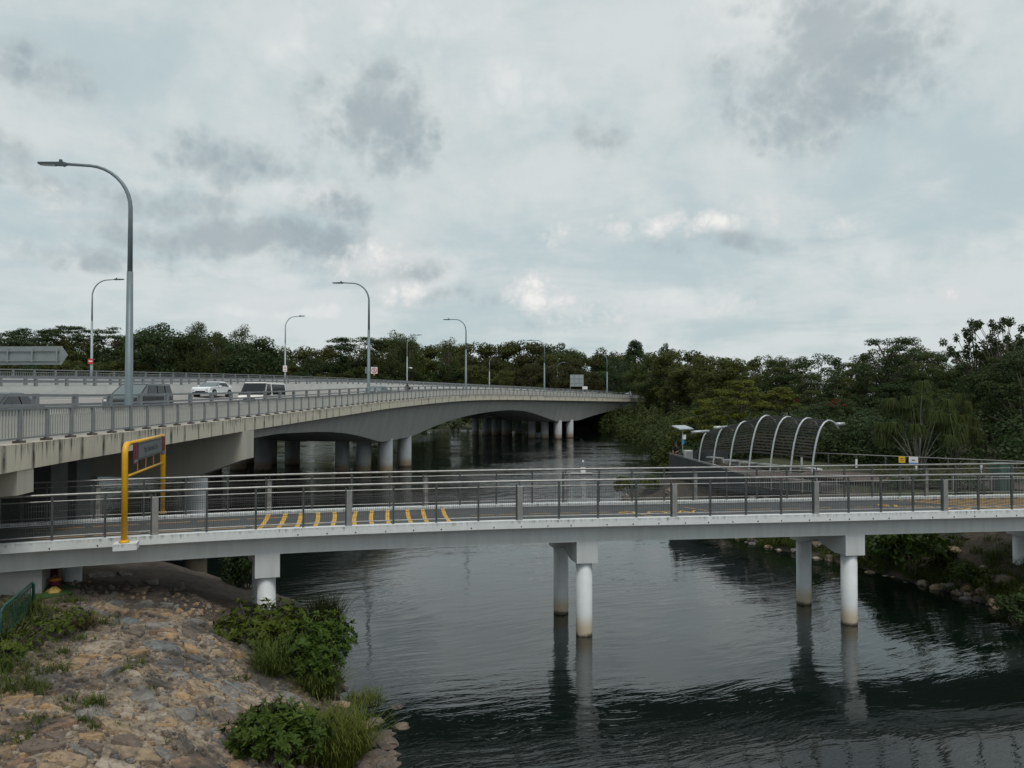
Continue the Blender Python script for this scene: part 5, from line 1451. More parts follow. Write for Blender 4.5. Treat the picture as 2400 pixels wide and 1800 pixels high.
# ================================================================== buoy on the river, motorcycle
q = px(1362, 1111, z=0.2)
bu = thing('buoy', 'white floating platform with a box and a thin mast on the river', 'buoy', (q.x, q.y, 0.2), 0.1, local=True)
m = MB(); m.hexa([(-0.95, -0.45, -0.15), (0.95, -0.45, -0.15), (0.95, 0.45, -0.15), (-0.95, 0.45, -0.15), (-1.15, -0.55, 0.14), (1.15, -0.55, 0.14), (1.15, 0.55, 0.14), (-1.15, 0.55, 0.14)]); link('float', m.mesh('float', M['post_light']), bu)
m = MB(); m.box((0.2, 0, 0.42), (0.50, 0.4, 0.55)); link('box', m.mesh('box', M['sign_white']), bu)
m = MB(); m.tube([(0.2, 0, 0.7), (0.2, 0, 1.25)], 0.025, 8); link('mast', m.mesh('mast', M['post_light']), bu)
m = MB(); m.tube([(0.2, 0, 1.22), (0.2, 0, 1.32), (0.2, 0, 1.48)], [0.06, 0.12, 0.04], 8); link('lamp', m.mesh('lamp', M['sign_white'], True), bu)
q = px(1553, 1036, z=0.25)
b2_ = thing('float', 'tiny white float on the far water left of the solar panel', 'float', (q.x, q.y, 0.2), 0, local=True)
m = MB(); m.tube([(0, 0, -0.2), (0, 0, 0.1), (0, 0, 0.28)], [0.2, 0.36, 0.12], 10); link('ball', m.mesh('ball', M['sign_white'], True), b2_)
s, p, a = lane_at(954, 5.6)
mc = thing('motorcycle', 'dark motorcycle on the bridge crest heading this way', 'motorcycle', p, a, local=True)
for x in (-0.65, 0.68):
    m = MB(); m.tube([(x, -0.05, 0.3), (x, 0.05, 0.3)], 0.30, 18); w_ = link('wheel', m.mesh('wheel', M['tyre']), mc)
    m = MB(); m.tube([(x, -0.055, 0.3), (x, 0.055, 0.3)], 0.17, 12); link('rim', m.mesh('rim', M['rim']), w_)
m = MB(); m.sweep([[(0.55, -0.10, 0.75), (0.55, 0.10, 0.75), (0.5, 0.1, 0.95), (0.5, -0.1, 0.95)], [(0.2, -0.14, 0.45), (0.2, 0.14, 0.45), (0.15, 0.15, 0.92), (0.15, -0.15, 0.92)], [(-0.3, -0.13, 0.5), (-0.3, 0.13, 0.5), (-0.3, 0.13, 0.80), (-0.3, -0.13, 0.80)], [(-0.85, -0.07, 0.78), (-0.85, 0.07, 0.78), (-0.85, 0.07, 0.88), (-0.85, -0.07, 0.88)]])
link('body', m.mesh('body', M['black_trim']), mc)
m = MB(); m.tube([(0.68, 0, 0.3), (0.45, 0, 1.02)], 0.035, 8); m.tube([(0.42, -0.35, 1.05), (0.47, 0, 1.04), (0.42, 0.35, 1.05)], 0.02, 6); link('fork', m.mesh('fork', M['rim']), mc)
m = MB(); m.tube([(0.56, 0, 0.86), (0.66, 0, 0.86)], 0.10, 12); link('headlight', m.mesh('headlight', M['headlight']), mc)
m = MB(); m.box((-0.78, 0, 1.08), (0.42, 0.42, 0.36)); link('top_box', m.mesh('top_box', M['black_trim']), mc)
pr = thing('person', 'person in dark riding clothes and helmet astride the motorcycle', 'person', p, a-math.pi/2, local=True)
J = sitting(0.06); J = {k: (v[0], v[1]-0.25, v[2]+0.82) for k, v in J.items()}
for sd, k in (('L', 1), ('R', -1)):
    J['kne'+sd] = (0.22*k, 0.18, 0.86); J['ank'+sd] = (0.2*k, -0.02, 0.42); J['toe'+sd] = (0.2*k, 0.14, 0.36)
    J['elb'+sd] = (0.32*k, 0.10, 1.20); J['wri'+sd] = (0.33*k, 0.36, 1.10); hands(J, sd, (0, 1, -0.3))
figure(J, RAD, [M['dark_cloth'], M['skin']], lambda c: 1 if (c[2] > 1.50 and c[1] > 0.0 and c[2] < 1.62) else 0, 'body', pr)
c = Vector(J['crown'])*0.6+Vector(J['chin'])*0.4
m = MB(); secs = []
for i in range(8):
    an = i/7*math.pi*0.8; secs.append([c+Vector((0.14*math.sin(an)*math.cos(2*math.pi*k/12), 0.15*math.sin(an)*math.sin(2*math.pi*k/12), 0.15*math.cos(an))) for k in range(12)])
m.sweep(secs); link('helmet', m.mesh('helmet', M['black_trim'], True), pr)
# ================================================================== foliage
def leaf_cloud(rs, clumps, size, shell=0.55, up=0.5, aspect=0.55, droop=0.0, tint_bias=0.0):
    """clumps: (centre, radii(3), count).  Returns verts, faces, tint for diamond-shaped leaf sprays"""
    V = []; T = []
    for c, r, n in clumps:
        d = rs.normal(size=(n, 3)); d /= np.linalg.norm(d, axis=1)[:, None]
        k = shell+(1-shell)*rs.rand(n)**0.6
        p = np.array(c)+d*np.array(r)*k[:, None]
        nrm = d*0.7+rs.normal(size=(n, 3))*0.45; nrm[:, 2] += up
        nrm /= np.linalg.norm(nrm, axis=1)[:, None]
        a = np.cross(nrm, rs.normal(size=(n, 3))); a /= np.linalg.norm(a, axis=1)[:, None]
        if droop: a[:, 2] -= droop; a /= np.linalg.norm(a, axis=1)[:, None]
        b = np.cross(nrm, a)
        s = size*(0.6+0.8*rs.rand(n))[:, None]
        q = np.stack([p-a*s, p+b*s*aspect-nrm*s*0.12, p+a*s*0.95, p-b*s*aspect-nrm*s*0.12], 1)
        V.append(q.reshape(-1, 3))
        ct = rs.rand()
        T.append(np.clip(0.30+0.25*rs.rand(n)+0.50*(ct-0.5)+0.15*(rs.rand(n) < 0.04)+tint_bias, 0, 1))
    V = np.concatenate(V); T = np.concatenate(T)
    F = np.arange(len(V)).reshape(-1, 4)
    return V, F, T
def np_mesh(name, V, F, m_, tint=None, smooth=False):
    me = bpy.data.meshes.new(name)
    n, k = F.shape
    me.vertices.add(len(V)); me.vertices.foreach_set('co', np.asarray(V, np.float32).ravel())
    me.loops.add(n*k); me.loops.foreach_set('vertex_index', F.astype(np.int32).ravel())
    me.polygons.add(n); me.polygons.foreach_set('loop_start', np.arange(0, n*k, k, dtype=np.int32)); me.polygons.foreach_set('loop_total', np.full(n, k, np.int32))
    me.materials.append(m_)
    me.update(calc_edges=True)
    if tint is not None: add_attr(me, 'tint', tint, 'FACE')
    return me
def limbs(mb, base, tips, r0, rs, sag=0.0, n=6, split=0.35):
    for tp in tips:
        a = Vector(base); b = Vector(tp); mid = a.lerp(b, 0.45)+Vector((rs.normal()*0.25, rs.normal()*0.25, -sag+0.3*abs(b.z-a.z)*0.15))
        mb.tube([a, mid, b], [r0, r0*0.6, r0*0.18], n)
def rand_clumps(rs, n, c, R, r, cnt, flat=1.0, keep=lambda d: True, inner=0.72):
    out = []
    while len(out) < n:
        d = rs.normal(size=3); d /= np.linalg.norm(d)
        if not keep(d): continue
        k = inner+(1.02-inner)*rs.rand()
        rr = r*(0.7+0.6*rs.rand())
        out.append((np.array(c)+d*np.array(R)*k, (rr, rr, rr*flat), int(cnt*(0.7+0.6*rs.rand()))))
    return out
def make_tree(kind, seed):
    """returns trunk mesh, crown mesh, nominal height"""
    rs = np.random.RandomState(seed); tk = MB()
    if kind == 'round':
        H = 15; cl = rand_clumps(rs, 46, (0, 0, 9.2), (5.0, 5.0, 5.2), 1.45, 190, 0.75, lambda d: d[2] > -0.75)
        cl += rand_clumps(rs, 14, (0, 0, 8.5), (3, 3, 3.5), 1.7, 110, 0.8)
        V, F, T = leaf_cloud(rs, cl, 0.20); mats_ = M['leaf_dark']
        tk.tube([(0, 0, -1), (0.1, 0, 3), (0, 0.1, 6), (0, 0, 10)], [0.38, 0.3, 0.24, 0.08], 8); limbs(tk, (0, 0, 4.5), [c[0] for c in cl[:12]], 0.16, rs)
    elif kind == 'broad':
        H = 13; cl = rand_clumps(rs, 50, (0, 0, 8.0), (5.6, 5.6, 4.6), 1.4, 190, 0.55, lambda d: d[2] > -0.8)
        cl += rand_clumps(rs, 14, (0, 0, 6.5), (4.2, 4.2, 4), 1.6, 110, 0.8)
        V, F, T = leaf_cloud(rs, cl, 0.20); mats_ = M['leaf_wood']
        tk.tube([(0, 0, -1), (0.1, 0, 3), (0, 0.1, 5)], [0.4, 0.32, 0.25], 8); limbs(tk, (0, 0.1, 4.2), [c[0] for c in cl[:14]], 0.18, rs)
    elif kind == 'olive':
        H = 13; cl = rand_clumps(rs, 54, (0, 0, 7.8), (5.4, 5.4, 4.9), 1.25, 180, 0.65, lambda d: d[2] > -0.85)
        cl += rand_clumps(rs, 12, (0, 0, 6), (4, 4, 4), 1.6, 110, 0.8)
        V, F, T = leaf_cloud(rs, cl, 0.19); mats_ = M['leaf_olive']
        tk.tube([(0, 0, -1), (0.1, 0, 3), (0, 0.1, 5)], [0.4, 0.32, 0.25], 8); limbs(tk, (0, 0.1, 4.0), [c[0] for c in cl[:14]], 0.17, rs)
    elif kind == 'umbrella':
        H = 17; cl = []
        for k in range(26):
            a = rs.rand()*6.28; q = math.sqrt(rs.rand())*6.6
            cl.append(((q*math.cos(a), q*math.sin(a), 16.3-0.055*q*q-rs.rand()*1.3), (1.7, 1.7, 0.34), 170))
        V, F, T = leaf_cloud(rs, cl, 0.18, 0.1, 1.6, 0.6); mats_ = M['leaf_dark']
        tk.tube([(0, 0, -1), (0.1, 0, 5), (0, 0.1, 10)], [0.36, 0.28, 0.22], 8)
        f = [Vector((2.2*math.cos(a), 2.2*math.sin(a), 13)) for a in (0.3, 1.9, 3.4, 5.0)]
        for p in f: tk.tube([(0, 0.1, 9.8), p*0.5+Vector((0, 0, 5.6)), p], [0.16, 0.13, 0.09], 6)
        for c in cl: 
            p = min(f, key=lambda z: (z-Vector(c[0])).length); tk.tube([p, p.lerp(Vector(c[0]), 0.5)+Vector((0, 0, 0.1)), c[0]], [0.07, 0.05, 0.025], 5)
    elif kind == 'feathery':
        H = 17; cl = []
        for k in range(40):
            z = 6+rs.rand()**0.8*10.5; w = 3.2*(1-((z-9.5)/9)**2*0.9)*(0.4+0.6*rs.rand()); a = rs.rand()*6.28
            cl.append(((w*math.cos(a), w*math.sin(a), z), (1.15, 1.15, 0.9), 150))
        V, F, T = leaf_cloud(rs, cl, 0.16, 0.4, 0.4, 0.35, 0.3); mats_ = M['leaf_wood']
        tk.tube([(0, 0, -1), (0.15, 0, 6), (0.0, 0.1, 12), (0, 0, 16)], [0.3, 0.24, 0.14, 0.05], 7); limbs(tk, (0.1, 0, 6), [c[0] for c in cl if c[0][2] < 12][:9], 0.1, rs); limbs(tk, (0, 0.1, 10.5), [c[0] for c in cl if c[0][2] >= 12][:9], 0.09, rs)
    elif kind == 'cone':
        H = 18; cl = []
        for k in range(80):
            z = 2.5+15.0*rs.rand(); w = 4.4*min(1, (18.2-z)/9.5)**0.75; a = rs.rand()*6.28; q = w*(0.7+0.35*rs.rand())
            cl.append(((q*math.cos(a), q*math.sin(a), z), (1.05, 1.05, 0.95), 170))
        V, F, T = leaf_cloud(rs, cl, 0.18, 0.5, 0.4, 0.5, 0, -0.12); mats_ = M['leaf_dark']
        tk.tube([(0, 0, -1), (0, 0, 4), (0, 0, 16)], [0.35, 0.3, 0.05], 8)
    elif kind == 'tier':
        H = 9; cl = []
        for z, w, n in ((3.0, 4.4, 12), (4.6, 4.2, 13), (6.1, 3.6, 12), (7.4, 2.5, 9), (8.5, 1.2, 5)):
            for k in range(n):
                a = 6.28*k/n+rs.rand()*0.5; q = w*(0.45+0.55*rs.rand())
                cl.append(((q*math.cos(a), q*math.sin(a), z+rs.normal()*0.25), (0.95, 0.95, 0.36), 140))
        V, F, T = leaf_cloud(rs, cl, 0.145, 0.2, 1.1, 0.62); mats_ = M['leaf_yellow']
        tk.tube([(0, 0, -1), (0.1, 0, 3), (0, 0, 8)], [0.2, 0.16, 0.06], 7)
        for c in cl: tk.tube([(0, 0, max(1.5, c[0][2]-0.7)), c[0]], [0.05, 0.02], 5)
    elif kind == 'near':
        H = 12; cl = rand_clumps(rs, 95, (0, 0, 7.0), (4.9, 4.9, 5.0), 0.9, 170, 0.55, lambda d: d[2] > -0.85, 0.6)
        cl += rand_clumps(rs, 25, (0, 0, 5.5), (3.4, 3.4, 3.8), 1.3, 110, 0.8)
        V, F, T = leaf_cloud(rs, cl, 0.125); mats_ = M['leaf_dark']
        tk.tube([(0, 0, -1), (0.1, 0, 2.5), (0, 0.1, 5)], [0.3, 0.25, 0.2], 8); limbs(tk, (0, 0.1, 3.4), [c[0] for c in cl[:18]], 0.12, rs)
    elif kind == 'spray':
        H = 12; cl = []
        for k in range(70):
            a = rs.rand()*6.28; z = 4.5+7.4*rs.rand(); q = 4.2*(1-((z-7)/6.5)**2*0.7)*(0.35+0.7*rs.rand())
            cl.append(((q*math.cos(a), q*math.sin(a), z), (1.0, 1.0, 0.48), 160))
        V, F, T = leaf_cloud(rs, cl, 0.125, 0.25, 0.7, 0.5); mats_ = M['leaf_wood']
        tk.tube([(0, 0, -1), (0.1, 0, 3), (0, 0.1, 7), (0, 0, 10)], [0.26, 0.2, 0.14, 0.05], 7)
        for c in cl: tk.tube([(0.05, 0.05, max(2.5, c[0][2]-2.4)), (np.array(c[0])*0.6+np.array((0, 0, c[0][2]*0.36))).tolist(), c[0]], [0.07, 0.045, 0.02], 5)
    elif kind == 'twiggy':
        H = 14; cl = []
        tips = []
        for k in range(34):
            a = rs.rand()*6.28; z = 8+6*rs.rand(); q = 3.4*(0.3+0.8*rs.rand())
            tips.append((q*math.cos(a), q*math.sin(a), z)); cl.append((tips[-1], (0.5, 0.5, 0.55), 80))
        cl += rand_clumps(rs, 34, (0, 0, 5.5), (3.6, 3.6, 3.4), 1.0, 140, 0.7)
        V, F, T = leaf_cloud(rs, cl, 0.14, 0.2, 0.4, 0.6); mats_ = M['leaf_dark']
        tk.tube([(0, 0, -1), (0.1, 0, 3), (0, 0.1, 7.5)], [0.25, 0.2, 0.14], 7)
        for tp in tips: tk.tube([(0, 0.1, 5.5+rs.rand()*2), (tp[0]*0.55, tp[1]*0.55, tp[2]*0.75+1.2), tp], [0.07, 0.045, 0.02], 5)
    elif kind == 'fan':
        # clump of pale bare stems each ending in a head of long drooping leaves
        H = 9; cl = []; rsn = rs
        heads = []
        for k in range(34):
            a = rs.rand()*6.28; q = 4.2*math.sqrt(rs.rand()); z = (3.6+4.9*(1-(q/4.6)**2))*(0.62+0.42*rs.rand())+0.6
            heads.append((q*math.cos(a), q*math.sin(a), z))
        VV = []; TT = []
        for h in heads:
            n = 210; a = rs.rand(n)*6.28; e = rs.rand(n)*1.0-0.45; L = 0.70+0.60*rs.rand(n)
            d = np.stack([np.cos(a)*np.cos(e), np.sin(a)*np.cos(e), np.sin(e)], 1)
            p0 = np.array(h)+d*0.12; p1 = p0+d*L[:, None]*0.55; p2 = p1+d*L[:, None]*0.35; p2[:, 2] -= L*0.75
            s = np.cross(d, (0, 0, 1)); s /= np.linalg.norm(s, axis=1)[:, None]+1e-9; w = 0.032
            VV.append(np.stack([p0-s*w*0.5, p0+s*w*0.5, p1+s*w, p1-s*w], 1).reshape(-1, 3)); VV.append(np.stack([p1-s*w, p1+s*w, p2+s*w*0.2, p2-s*w*0.2], 1).reshape(-1, 3))
            t_ = np.clip(0.25+0.5*rs.rand(n), 0, 1); TT += [t_, t_]
        V = np.concatenate(VV); F = np.arange(len(V)).reshape(-1, 4); T = np.concatenate(TT); mats_ = M['leaf_olive']
        for k, h in enumerate(heads[::2]):
            a = math.atan2(h[1], h[0]); q = math.hypot(h[0], h[1]); r_ = 0.25+0.2*rs.rand()
            q *= 0.8; tk.tube([(r_*math.cos(a), r_*math.sin(a), -0.5), (q*0.28*math.cos(a), q*0.28*math.sin(a), 1.6), (q*0.75*math.cos(a), q*0.75*math.sin(a), h[2]*0.7), h], [0.12, 0.085, 0.05, 0.03], 6)
        return tk.mesh('trunk', M['pale_bark'], True), np_mesh('crown', V, F, mats_, T), H
    elif kind == 'bush':
        H = 2.2; cl = rand_clumps(rs, 26, (0, 0, 1.0), (1.3, 1.3, 1.0), 0.42, 60, 0.8, lambda d: d[2] > -0.5, 0.5)
        V, F, T = leaf_cloud(rs, cl, 0.12); mats_ = M['leaf_shrub']
        limbs(tk, (0, 0, -0.2), [c[0] for c in cl[:9]], 0.035, rs)
    return tk.mesh('trunk', M['bark'], True), np_mesh('crown', V, F, mats_, T), H
PROTO = {}
def proto(kind, var=0):
    if (kind, var) not in PROTO: PROTO[kind, var] = make_tree(kind, 100+hash((len(kind), var, sum(map(ord, kind)))) % 9999)
    return PROTO[kind, var]
def plant(kind, var, loc, scale, label, cat='tree', group=None, name=None, rz=None, crown_mat=None):
    tm, cm, H = proto(kind, var)
    r = thing(name or {'umbrella': 'umbrella_tree', 'cone': 'conical_tree', 'bush': 'shrub'}.get(kind, 'tree'), label, cat, loc, RNG.random()*6.28 if rz is None else rz, group, local=True)
    r.scale = scale if isinstance(scale, (tuple, list)) else (scale,)*3
    c = link('crown' if kind != 'bush' else 'foliage', cm, r); link('trunk' if kind != 'bush' else 'stem', tm, r)
    if crown_mat:
        c.material_slots[0].link = 'OBJECT'; c.material_slots[0].material = crown_mat
    return r
SKY = [(-120,765),(0,768),(60,772),(110,775),(150,775),(200,780),(240,778),(285,785),(320,768),(370,757),(420,770),(460,770),(510,776),(550,775),(590,790),(620,800),(700,802),(790,800),(830,790),(880,792),
       (920,780),(960,786),(1000,798),(1060,796),(1130,790),(1200,795),(1270,786),(1330,795),(1400,804),(1450,804),(1520,815),(1560,810),(1650,812),(1700,815),(1750,822),(1800,825),(1850,830),(1900,826),(1960,832),(2000,846),(2030,818),
       (2060,803),(2100,800),(2150,800),(2200,815),(2230,822),(2270,815),(2300,810),(2330,800),(2360,790),(2400,780),(2480,775)]
def sky_v(u): return float(np.interp(u, [p[0] for p in SKY], [p[1] for p in SKY]))
def tree_at(kind, var, u, vtop, Y, label, group=None, wide=1.0, zg=None, **kw):
    q = px(u, vtop, Y=Y); x = q.x; g = gz(x, Y) if zg is None else zg
    g = max(g, 0.4); H = proto(kind, var)[2]; s = (q.z-g)/H
    return plant(kind, var, (x, Y, g), (s*wide, s*wide, s), label, group=group, **kw)
R2 = random.Random(11)
WOODLIST = []; RIGHTLIST = []
# --- the wood beyond the bridge: three ranks
kinds_back = [('broad', 0), ('round', 0), ('olive', 0), ('broad', 1), ('round', 1), ('olive', 1)]
WOODLAB = {'broad': 'dark broad crowned tree in the wood beyond the road bridge', 'round': 'deep green round crowned tree in the wood beyond the road bridge', 'olive': 'olive brown tree in the wood beyond the road bridge',
           'feathery': 'tall thin crowned feathery tree standing out of the wood beyond the road bridge'}
RB_CROWN = {'olive': None}
def far_y(u): return float(np.interp(u, [-150, 0, 400, 800, 1100, 1300, 1500], [198, 200, 205, 214, 218, 216, 210]))
for rank, (dy, dv, step) in enumerate(((34, 3, 64), (15, 30, 70), (0, 56, 66))):
    u = -90+rank*21
    while u < 1520:
        k, v = R2.choice(kinds_back)
        if u > 880 and R2.random() < 0.5: k, v = 'olive', R2.choice((0, 1))
        Y = far_y(u)+dy+R2.uniform(-4, 4)
        vt = sky_v(u)+dv+R2.uniform(-3, 12)
        cmat = None
        if k == 'olive' and u > 1080 and R2.random() < 0.6: cmat = M['leaf_brown']
        to = tree_at(k, v, u, vt, Y, WOODLAB[k], 'trees of the wood beyond the road bridge', R2.uniform(0.85, 1.12)*(1.0 if rank else 0.9), crown_mat=cmat)
        WOODLIST.append((u, {'broad': 'broad dark green', 'round': 'round deep green', 'olive': 'olive brown'}[k], rank, to)); u += step*R2.uniform(0.8, 1.25)
ORD = ['first', 'second', 'third', 'fourth', 'fifth', 'sixth', 'seventh', 'eighth', 'ninth', 'tenth', 'eleventh', 'twelfth', 'thirteenth']
def name_each(lst, segs):
    """lst of (u, kind words, rank, object): number alike trees from left to right between landmarks"""
    lst.sort(key=lambda z: z[0]); cnt = {}
    for u, k, r, o in lst:
        seg = next(n for e, n in segs if u < e); key = (k, r, seg); cnt[key] = cnt.get(key, 0)+1
        o['label'] = '%s %s %s rank tree from the left, %s' % (ORD[cnt[key]-1], k, ('back', 'middle', 'front', 'lowest')[r], seg)
name_each(WOODLIST, [(157, 'behind the overhead sign'), (302, 'left of the nearest lamp'), (455, 'above the dark van'), (640, 'above the white van'), (864, 'left of the second lamp'), (1092, 'left of the third lamp'), (1276, 'left of the fourth lamp'), (1423, 'above the grey sign board'), (9999, 'by the bridge end')])
# --- trees that stand out on that skyline
G = None
for u, vt, Y, w, lab in ((80, 757, 232, 0.75, 'flat topped umbrella tree at the far left, leftmost of three on the skyline'), (158, 749, 236, 0.72, 'open flat topped umbrella tree, highest of the three left of the nearest lamp post'),
                      (243, 756, 224, 0.86, 'dense flat topped umbrella tree just left of the nearest lamp post'), (832, 779, 222, 1.15, 'wide flat topped umbrella tree behind the second lamp post'), (30, 770, 215, 1.0, 'low umbrella tree at the left edge above the overhead sign')):
    tree_at('umbrella', R2.choice((0, 1)), u, vt, Y, lab, G, w)
for u, vt, Y, w, lab in ((372, 754, 205, 1.02, 'large rounded tree right of the nearest lamp post, tallest there'),):
    tree_at('round', 0, u, vt, Y, lab, None, w)
for u, vt, Y, w, lab in ((462, 758, 208, 0.80, 'feathery tree with a small round top, left of the gap in the skyline'), (440, 779, 204, 0.8, 'shorter feathery tree beside the small topped one'), (567, 762, 210, 0.85, 'feathery tree with a rounded tuft on top, left of the white signed lamp'),
                      (505, 778, 206, 0.9, 'thin feathery tree between two taller feathery trees'), (930, 776, 216, 0.95, 'tall feathery tree right of the second lamp post'), (960, 785, 214, 0.9, 'feathery tree behind the lamp post with the camera'), (1052, 792, 216, 0.9, 'feathery tree just left of the third lamp post')):
    tree_at('feathery', R2.choice((0, 1)), u, vt, Y, lab, G, w)
tree_at('cone', 0, 1487, 798, 200, 'dark cone shaped tree right of the grey sign board, taller than its neighbours', None, 0.90, 2.5)
tree_at('round', 1, 600, 788, 206, 'dark spreading tree by the far lamp with the white sign', None, 1.1)
tree_at('near', 0, 1562, 806, 190, 'small dark tree breaking the skyline right of the cone shaped tree', None, 0.5)
# --- the right-hand wood, nearer and nearer towards the right edge
def right_y(u): return float(np.interp(u, [1480, 1550, 1650, 1750, 1850, 1950, 2050, 2150, 2250, 2350, 2500], [185, 165, 138, 118, 104, 95, 86, 80, 75, 70, 66]))
RL = {'near': 'dark leafy tree in the wood on the right bank', 'spray': 'layered tree with flat sprays in the wood on the right bank', 'broad': 'dull green broad tree in the wood on the right bank', 'olive': 'olive tree in the wood on the right bank'}
for rank, (dy, dv, step) in enumerate(((16, 4, 58), (6, 40, 62), (-3, 88, 74), (-7, 130, 90))):
    u = 1530+rank*25
    while u < 2500:
        Y = right_y(u)+dy+R2.uniform(-3, 3)
        k, v = R2.choice([('near', 0), ('spray', 0), ('near', 1), ('spray', 1)]) if u > 1750 else R2.choice([('broad', 0), ('olive', 0), ('near', 0), ('spray', 0), ('olive', 1)])
        to = tree_at(k, v, u, sky_v(u)+dv+R2.uniform(-4, 14), Y, RL[k], 'trees of the wood on the right bank', R2.uniform(0.9, 1.2), crown_mat=R2.choice([None, None, M['leaf_wood'], M['leaf_olive']]) if k in ('near', 'spray') else None)
        RIGHTLIST.append((u, {'near': 'leafy dark', 'spray': 'layered dark', 'broad': 'broad green', 'olive': 'olive'}[k], rank, to)); u += step*R2.uniform(0.8, 1.2)*(1.0 if u < 1900 else 1.25)

name_each(RIGHTLIST, [(1640, 'above the solar panel post'), (1800, 'above the left shelter end'), (1960, 'above the right shelter end'), (2120, 'above the yellow sign'), (2260, 'behind the pale stems'), (9999, 'at the right edge')])
# standouts on the right
tree_at('spray', 1, 2078, 796, 84, 'tall tree with upswept dark sprays, highest right of the shelter', None, 1.05, crown_mat=M['leaf_dark'])
tree_at('twiggy', 0, 2288, 752, 66, 'thin twiggy tree with bare tufted top, left of the two at the right edge', None, 0.85)
tree_at('twiggy', 1, 2352, 750, 64, 'thin twiggy tree with bare tufted top close to the right edge', None, 0.95)
tree_at('near', 1, 2398, 812, 58, 'dense glossy tree at the right edge of the view', None, 1.05)
tree_at('fan', 0, 2150, 905, 49.5, 'clumped tree of pale bare stems with drooping leaf heads, behind the white notice', None, 0.9, zg=3.4, crown_mat=M['leaf_wood'])
tree_at('fan', 1, 2235, 930, 53, 'second pale stemmed clump, right of the white notice', None, 0.65, zg=3.4, crown_mat=M['leaf_wood'])
for u, vt, Y, w, lab in ((1735, 895, 82, 1.15, 'yellow green layered tree behind the left end of the shelter'), (1830, 905, 76, 1.0, 'yellow green layered tree behind the top of the shelter'), (1655, 940, 88, 0.95, 'low yellowish tree behind the solar panel post'),
                      (1690, 915, 95, 1.0, 'yellow green layered tree left of the shelter, further back'), (1590, 985, 92, 0.62, 'small yellow leaved bush tree just behind the solar panel')):
    tree_at('tier', R2.choice((0, 1)), u, vt, Y, lab, 'yellow green trees behind the shelter', w)
tree_at('near', 1, 1950, 935, 66, 'dark tree with red blossom specks right of the shelter roof', None, 1.25)
# red blossoms scattered in that tree
rs = np.random.RandomState(5); cl = []
for u, v in ((1950, 940), (1942, 948), (1956, 946), (1868, 938), (1980, 950), (1964, 938)):
    q = px(u, v, Y=63.5); cl.append(((q.x, q.y, q.z), (0.22, 0.22, 0.16), 15))
V, F, T = leaf_cloud(rs, cl, 0.09, 0.1)
tag(link('blossom', np_mesh('blossom', V, F, M['flower'], T), None, 'stuff'), 'specks of red blossom in the dark trees right of the shelter', 'flowers')
# --- low growth at the foot of the woods and along the water
def scrub(name, label, pts, h, n, size, m_, width=3.0, seed=3, tb=0.0):
    rs = np.random.RandomState(seed); cl = []
    P = np.array(pts, float); L = np.concatenate([[0], np.cumsum(np.hypot(*np.diff(P, axis=0).T))])
    for k in range(n):
        s = rs.rand()*L[-1]; x = np.interp(s, L, P[:, 0])+rs.normal()*width*0.5; y = np.interp(s, L, P[:, 1])+rs.normal()*width*0.5
        z = max(gz(x, y), 0.0); hh = h*(0.35+0.65*rs.rand())
        cl.append(((x, y, z+hh*0.5), (1.1+size, 1.1+size, hh*0.55), int(50*max(1, hh/1.5)*(0.42/size if size > 0.3 else 1.0)*1.6)))
    V, F, T = leaf_cloud(rs, cl, size, 0.4, 0.5, 0.55, 0, tb)
    return tag(link(name, np_mesh(name, V, F, m_, T), None, 'stuff'), label, 'undergrowth')
scrub('far_scrub', 'dark low growth along the far shore under the wood', [(-160, 184), (-100, 180), (-44, 187), (-10, 194), (12, 190), (25, 180)], 7, 260, 0.26, M['leaf_dark'], 7, 3)
scrub('bank_scrub', 'dense dark growth at the water where the road bridge lands', [(20, 176), (25, 163), (26.5, 150), (26, 135), (25, 115), (23.5, 95), (21.5, 84)], 5.5, 170, 0.22, M['leaf_wood'], 5, 4)
scrub('bridge_end_scrub', 'bushes climbing over the far end of the road bridge', [(33, 190), (42, 196), (52, 208), (30, 178)], 8.5, 90, 0.24, M['leaf_dark'], 6, 5)
scrub('wood_scrub', 'dark low growth at the foot of the right bank wood', [(22.5, 84), (24, 70), (26, 61), (30, 56), (36, 52), (42, 48)], 4.6, 210, 0.14, M['leaf_dark'], 4.5, 6, -0.1)
scrub('wood_scrub', 'dark growth behind the shelter on the right bank', [(21, 70), (24, 62), (27, 56)], 4.2, 70, 0.13, M['leaf_dark'], 3, 16, -0.1)
# hedge by the path
rs = np.random.RandomState(9); cl = [((21.6+0.21*k+rs.normal()*0.15, 43.0-0.08*k+rs.normal()*0.35, 3.55+0.35*rs.rand()), (0.5, 0.5, 0.42), 70) for k in range(22)]
V, F, T = leaf_cloud(rs, cl, 0.10, 0.4, 0.6)
hd_ = thing('hedge', 'low trimmed hedge behind the right half of the footbridge railing', 'hedge', (0, 0, 0))
link('foliage', np_mesh('foliage', V, F, M['leaf_shrub'], T), hd_, loc=(0, 0, 0))
rs = np.random.RandomState(10); cl = [((23.2+0.40*k+rs.normal()*0.15, 47.5-0.25*k+rs.normal()*0.3, 3.5+0.45*rs.rand()), (0.6, 0.6, 0.45), 70) for k in range(18)]
V, F, T = leaf_cloud(rs, cl, 0.10, 0.4, 0.6)
hd_ = thing('hedge', 'ragged brownish hedge along the handrail fence under the clumped tree', 'hedge', (0, 0, 0))
link('foliage', np_mesh('foliage', V, F, M['leaf_olive'], T), hd_, loc=(0, 0, 0))

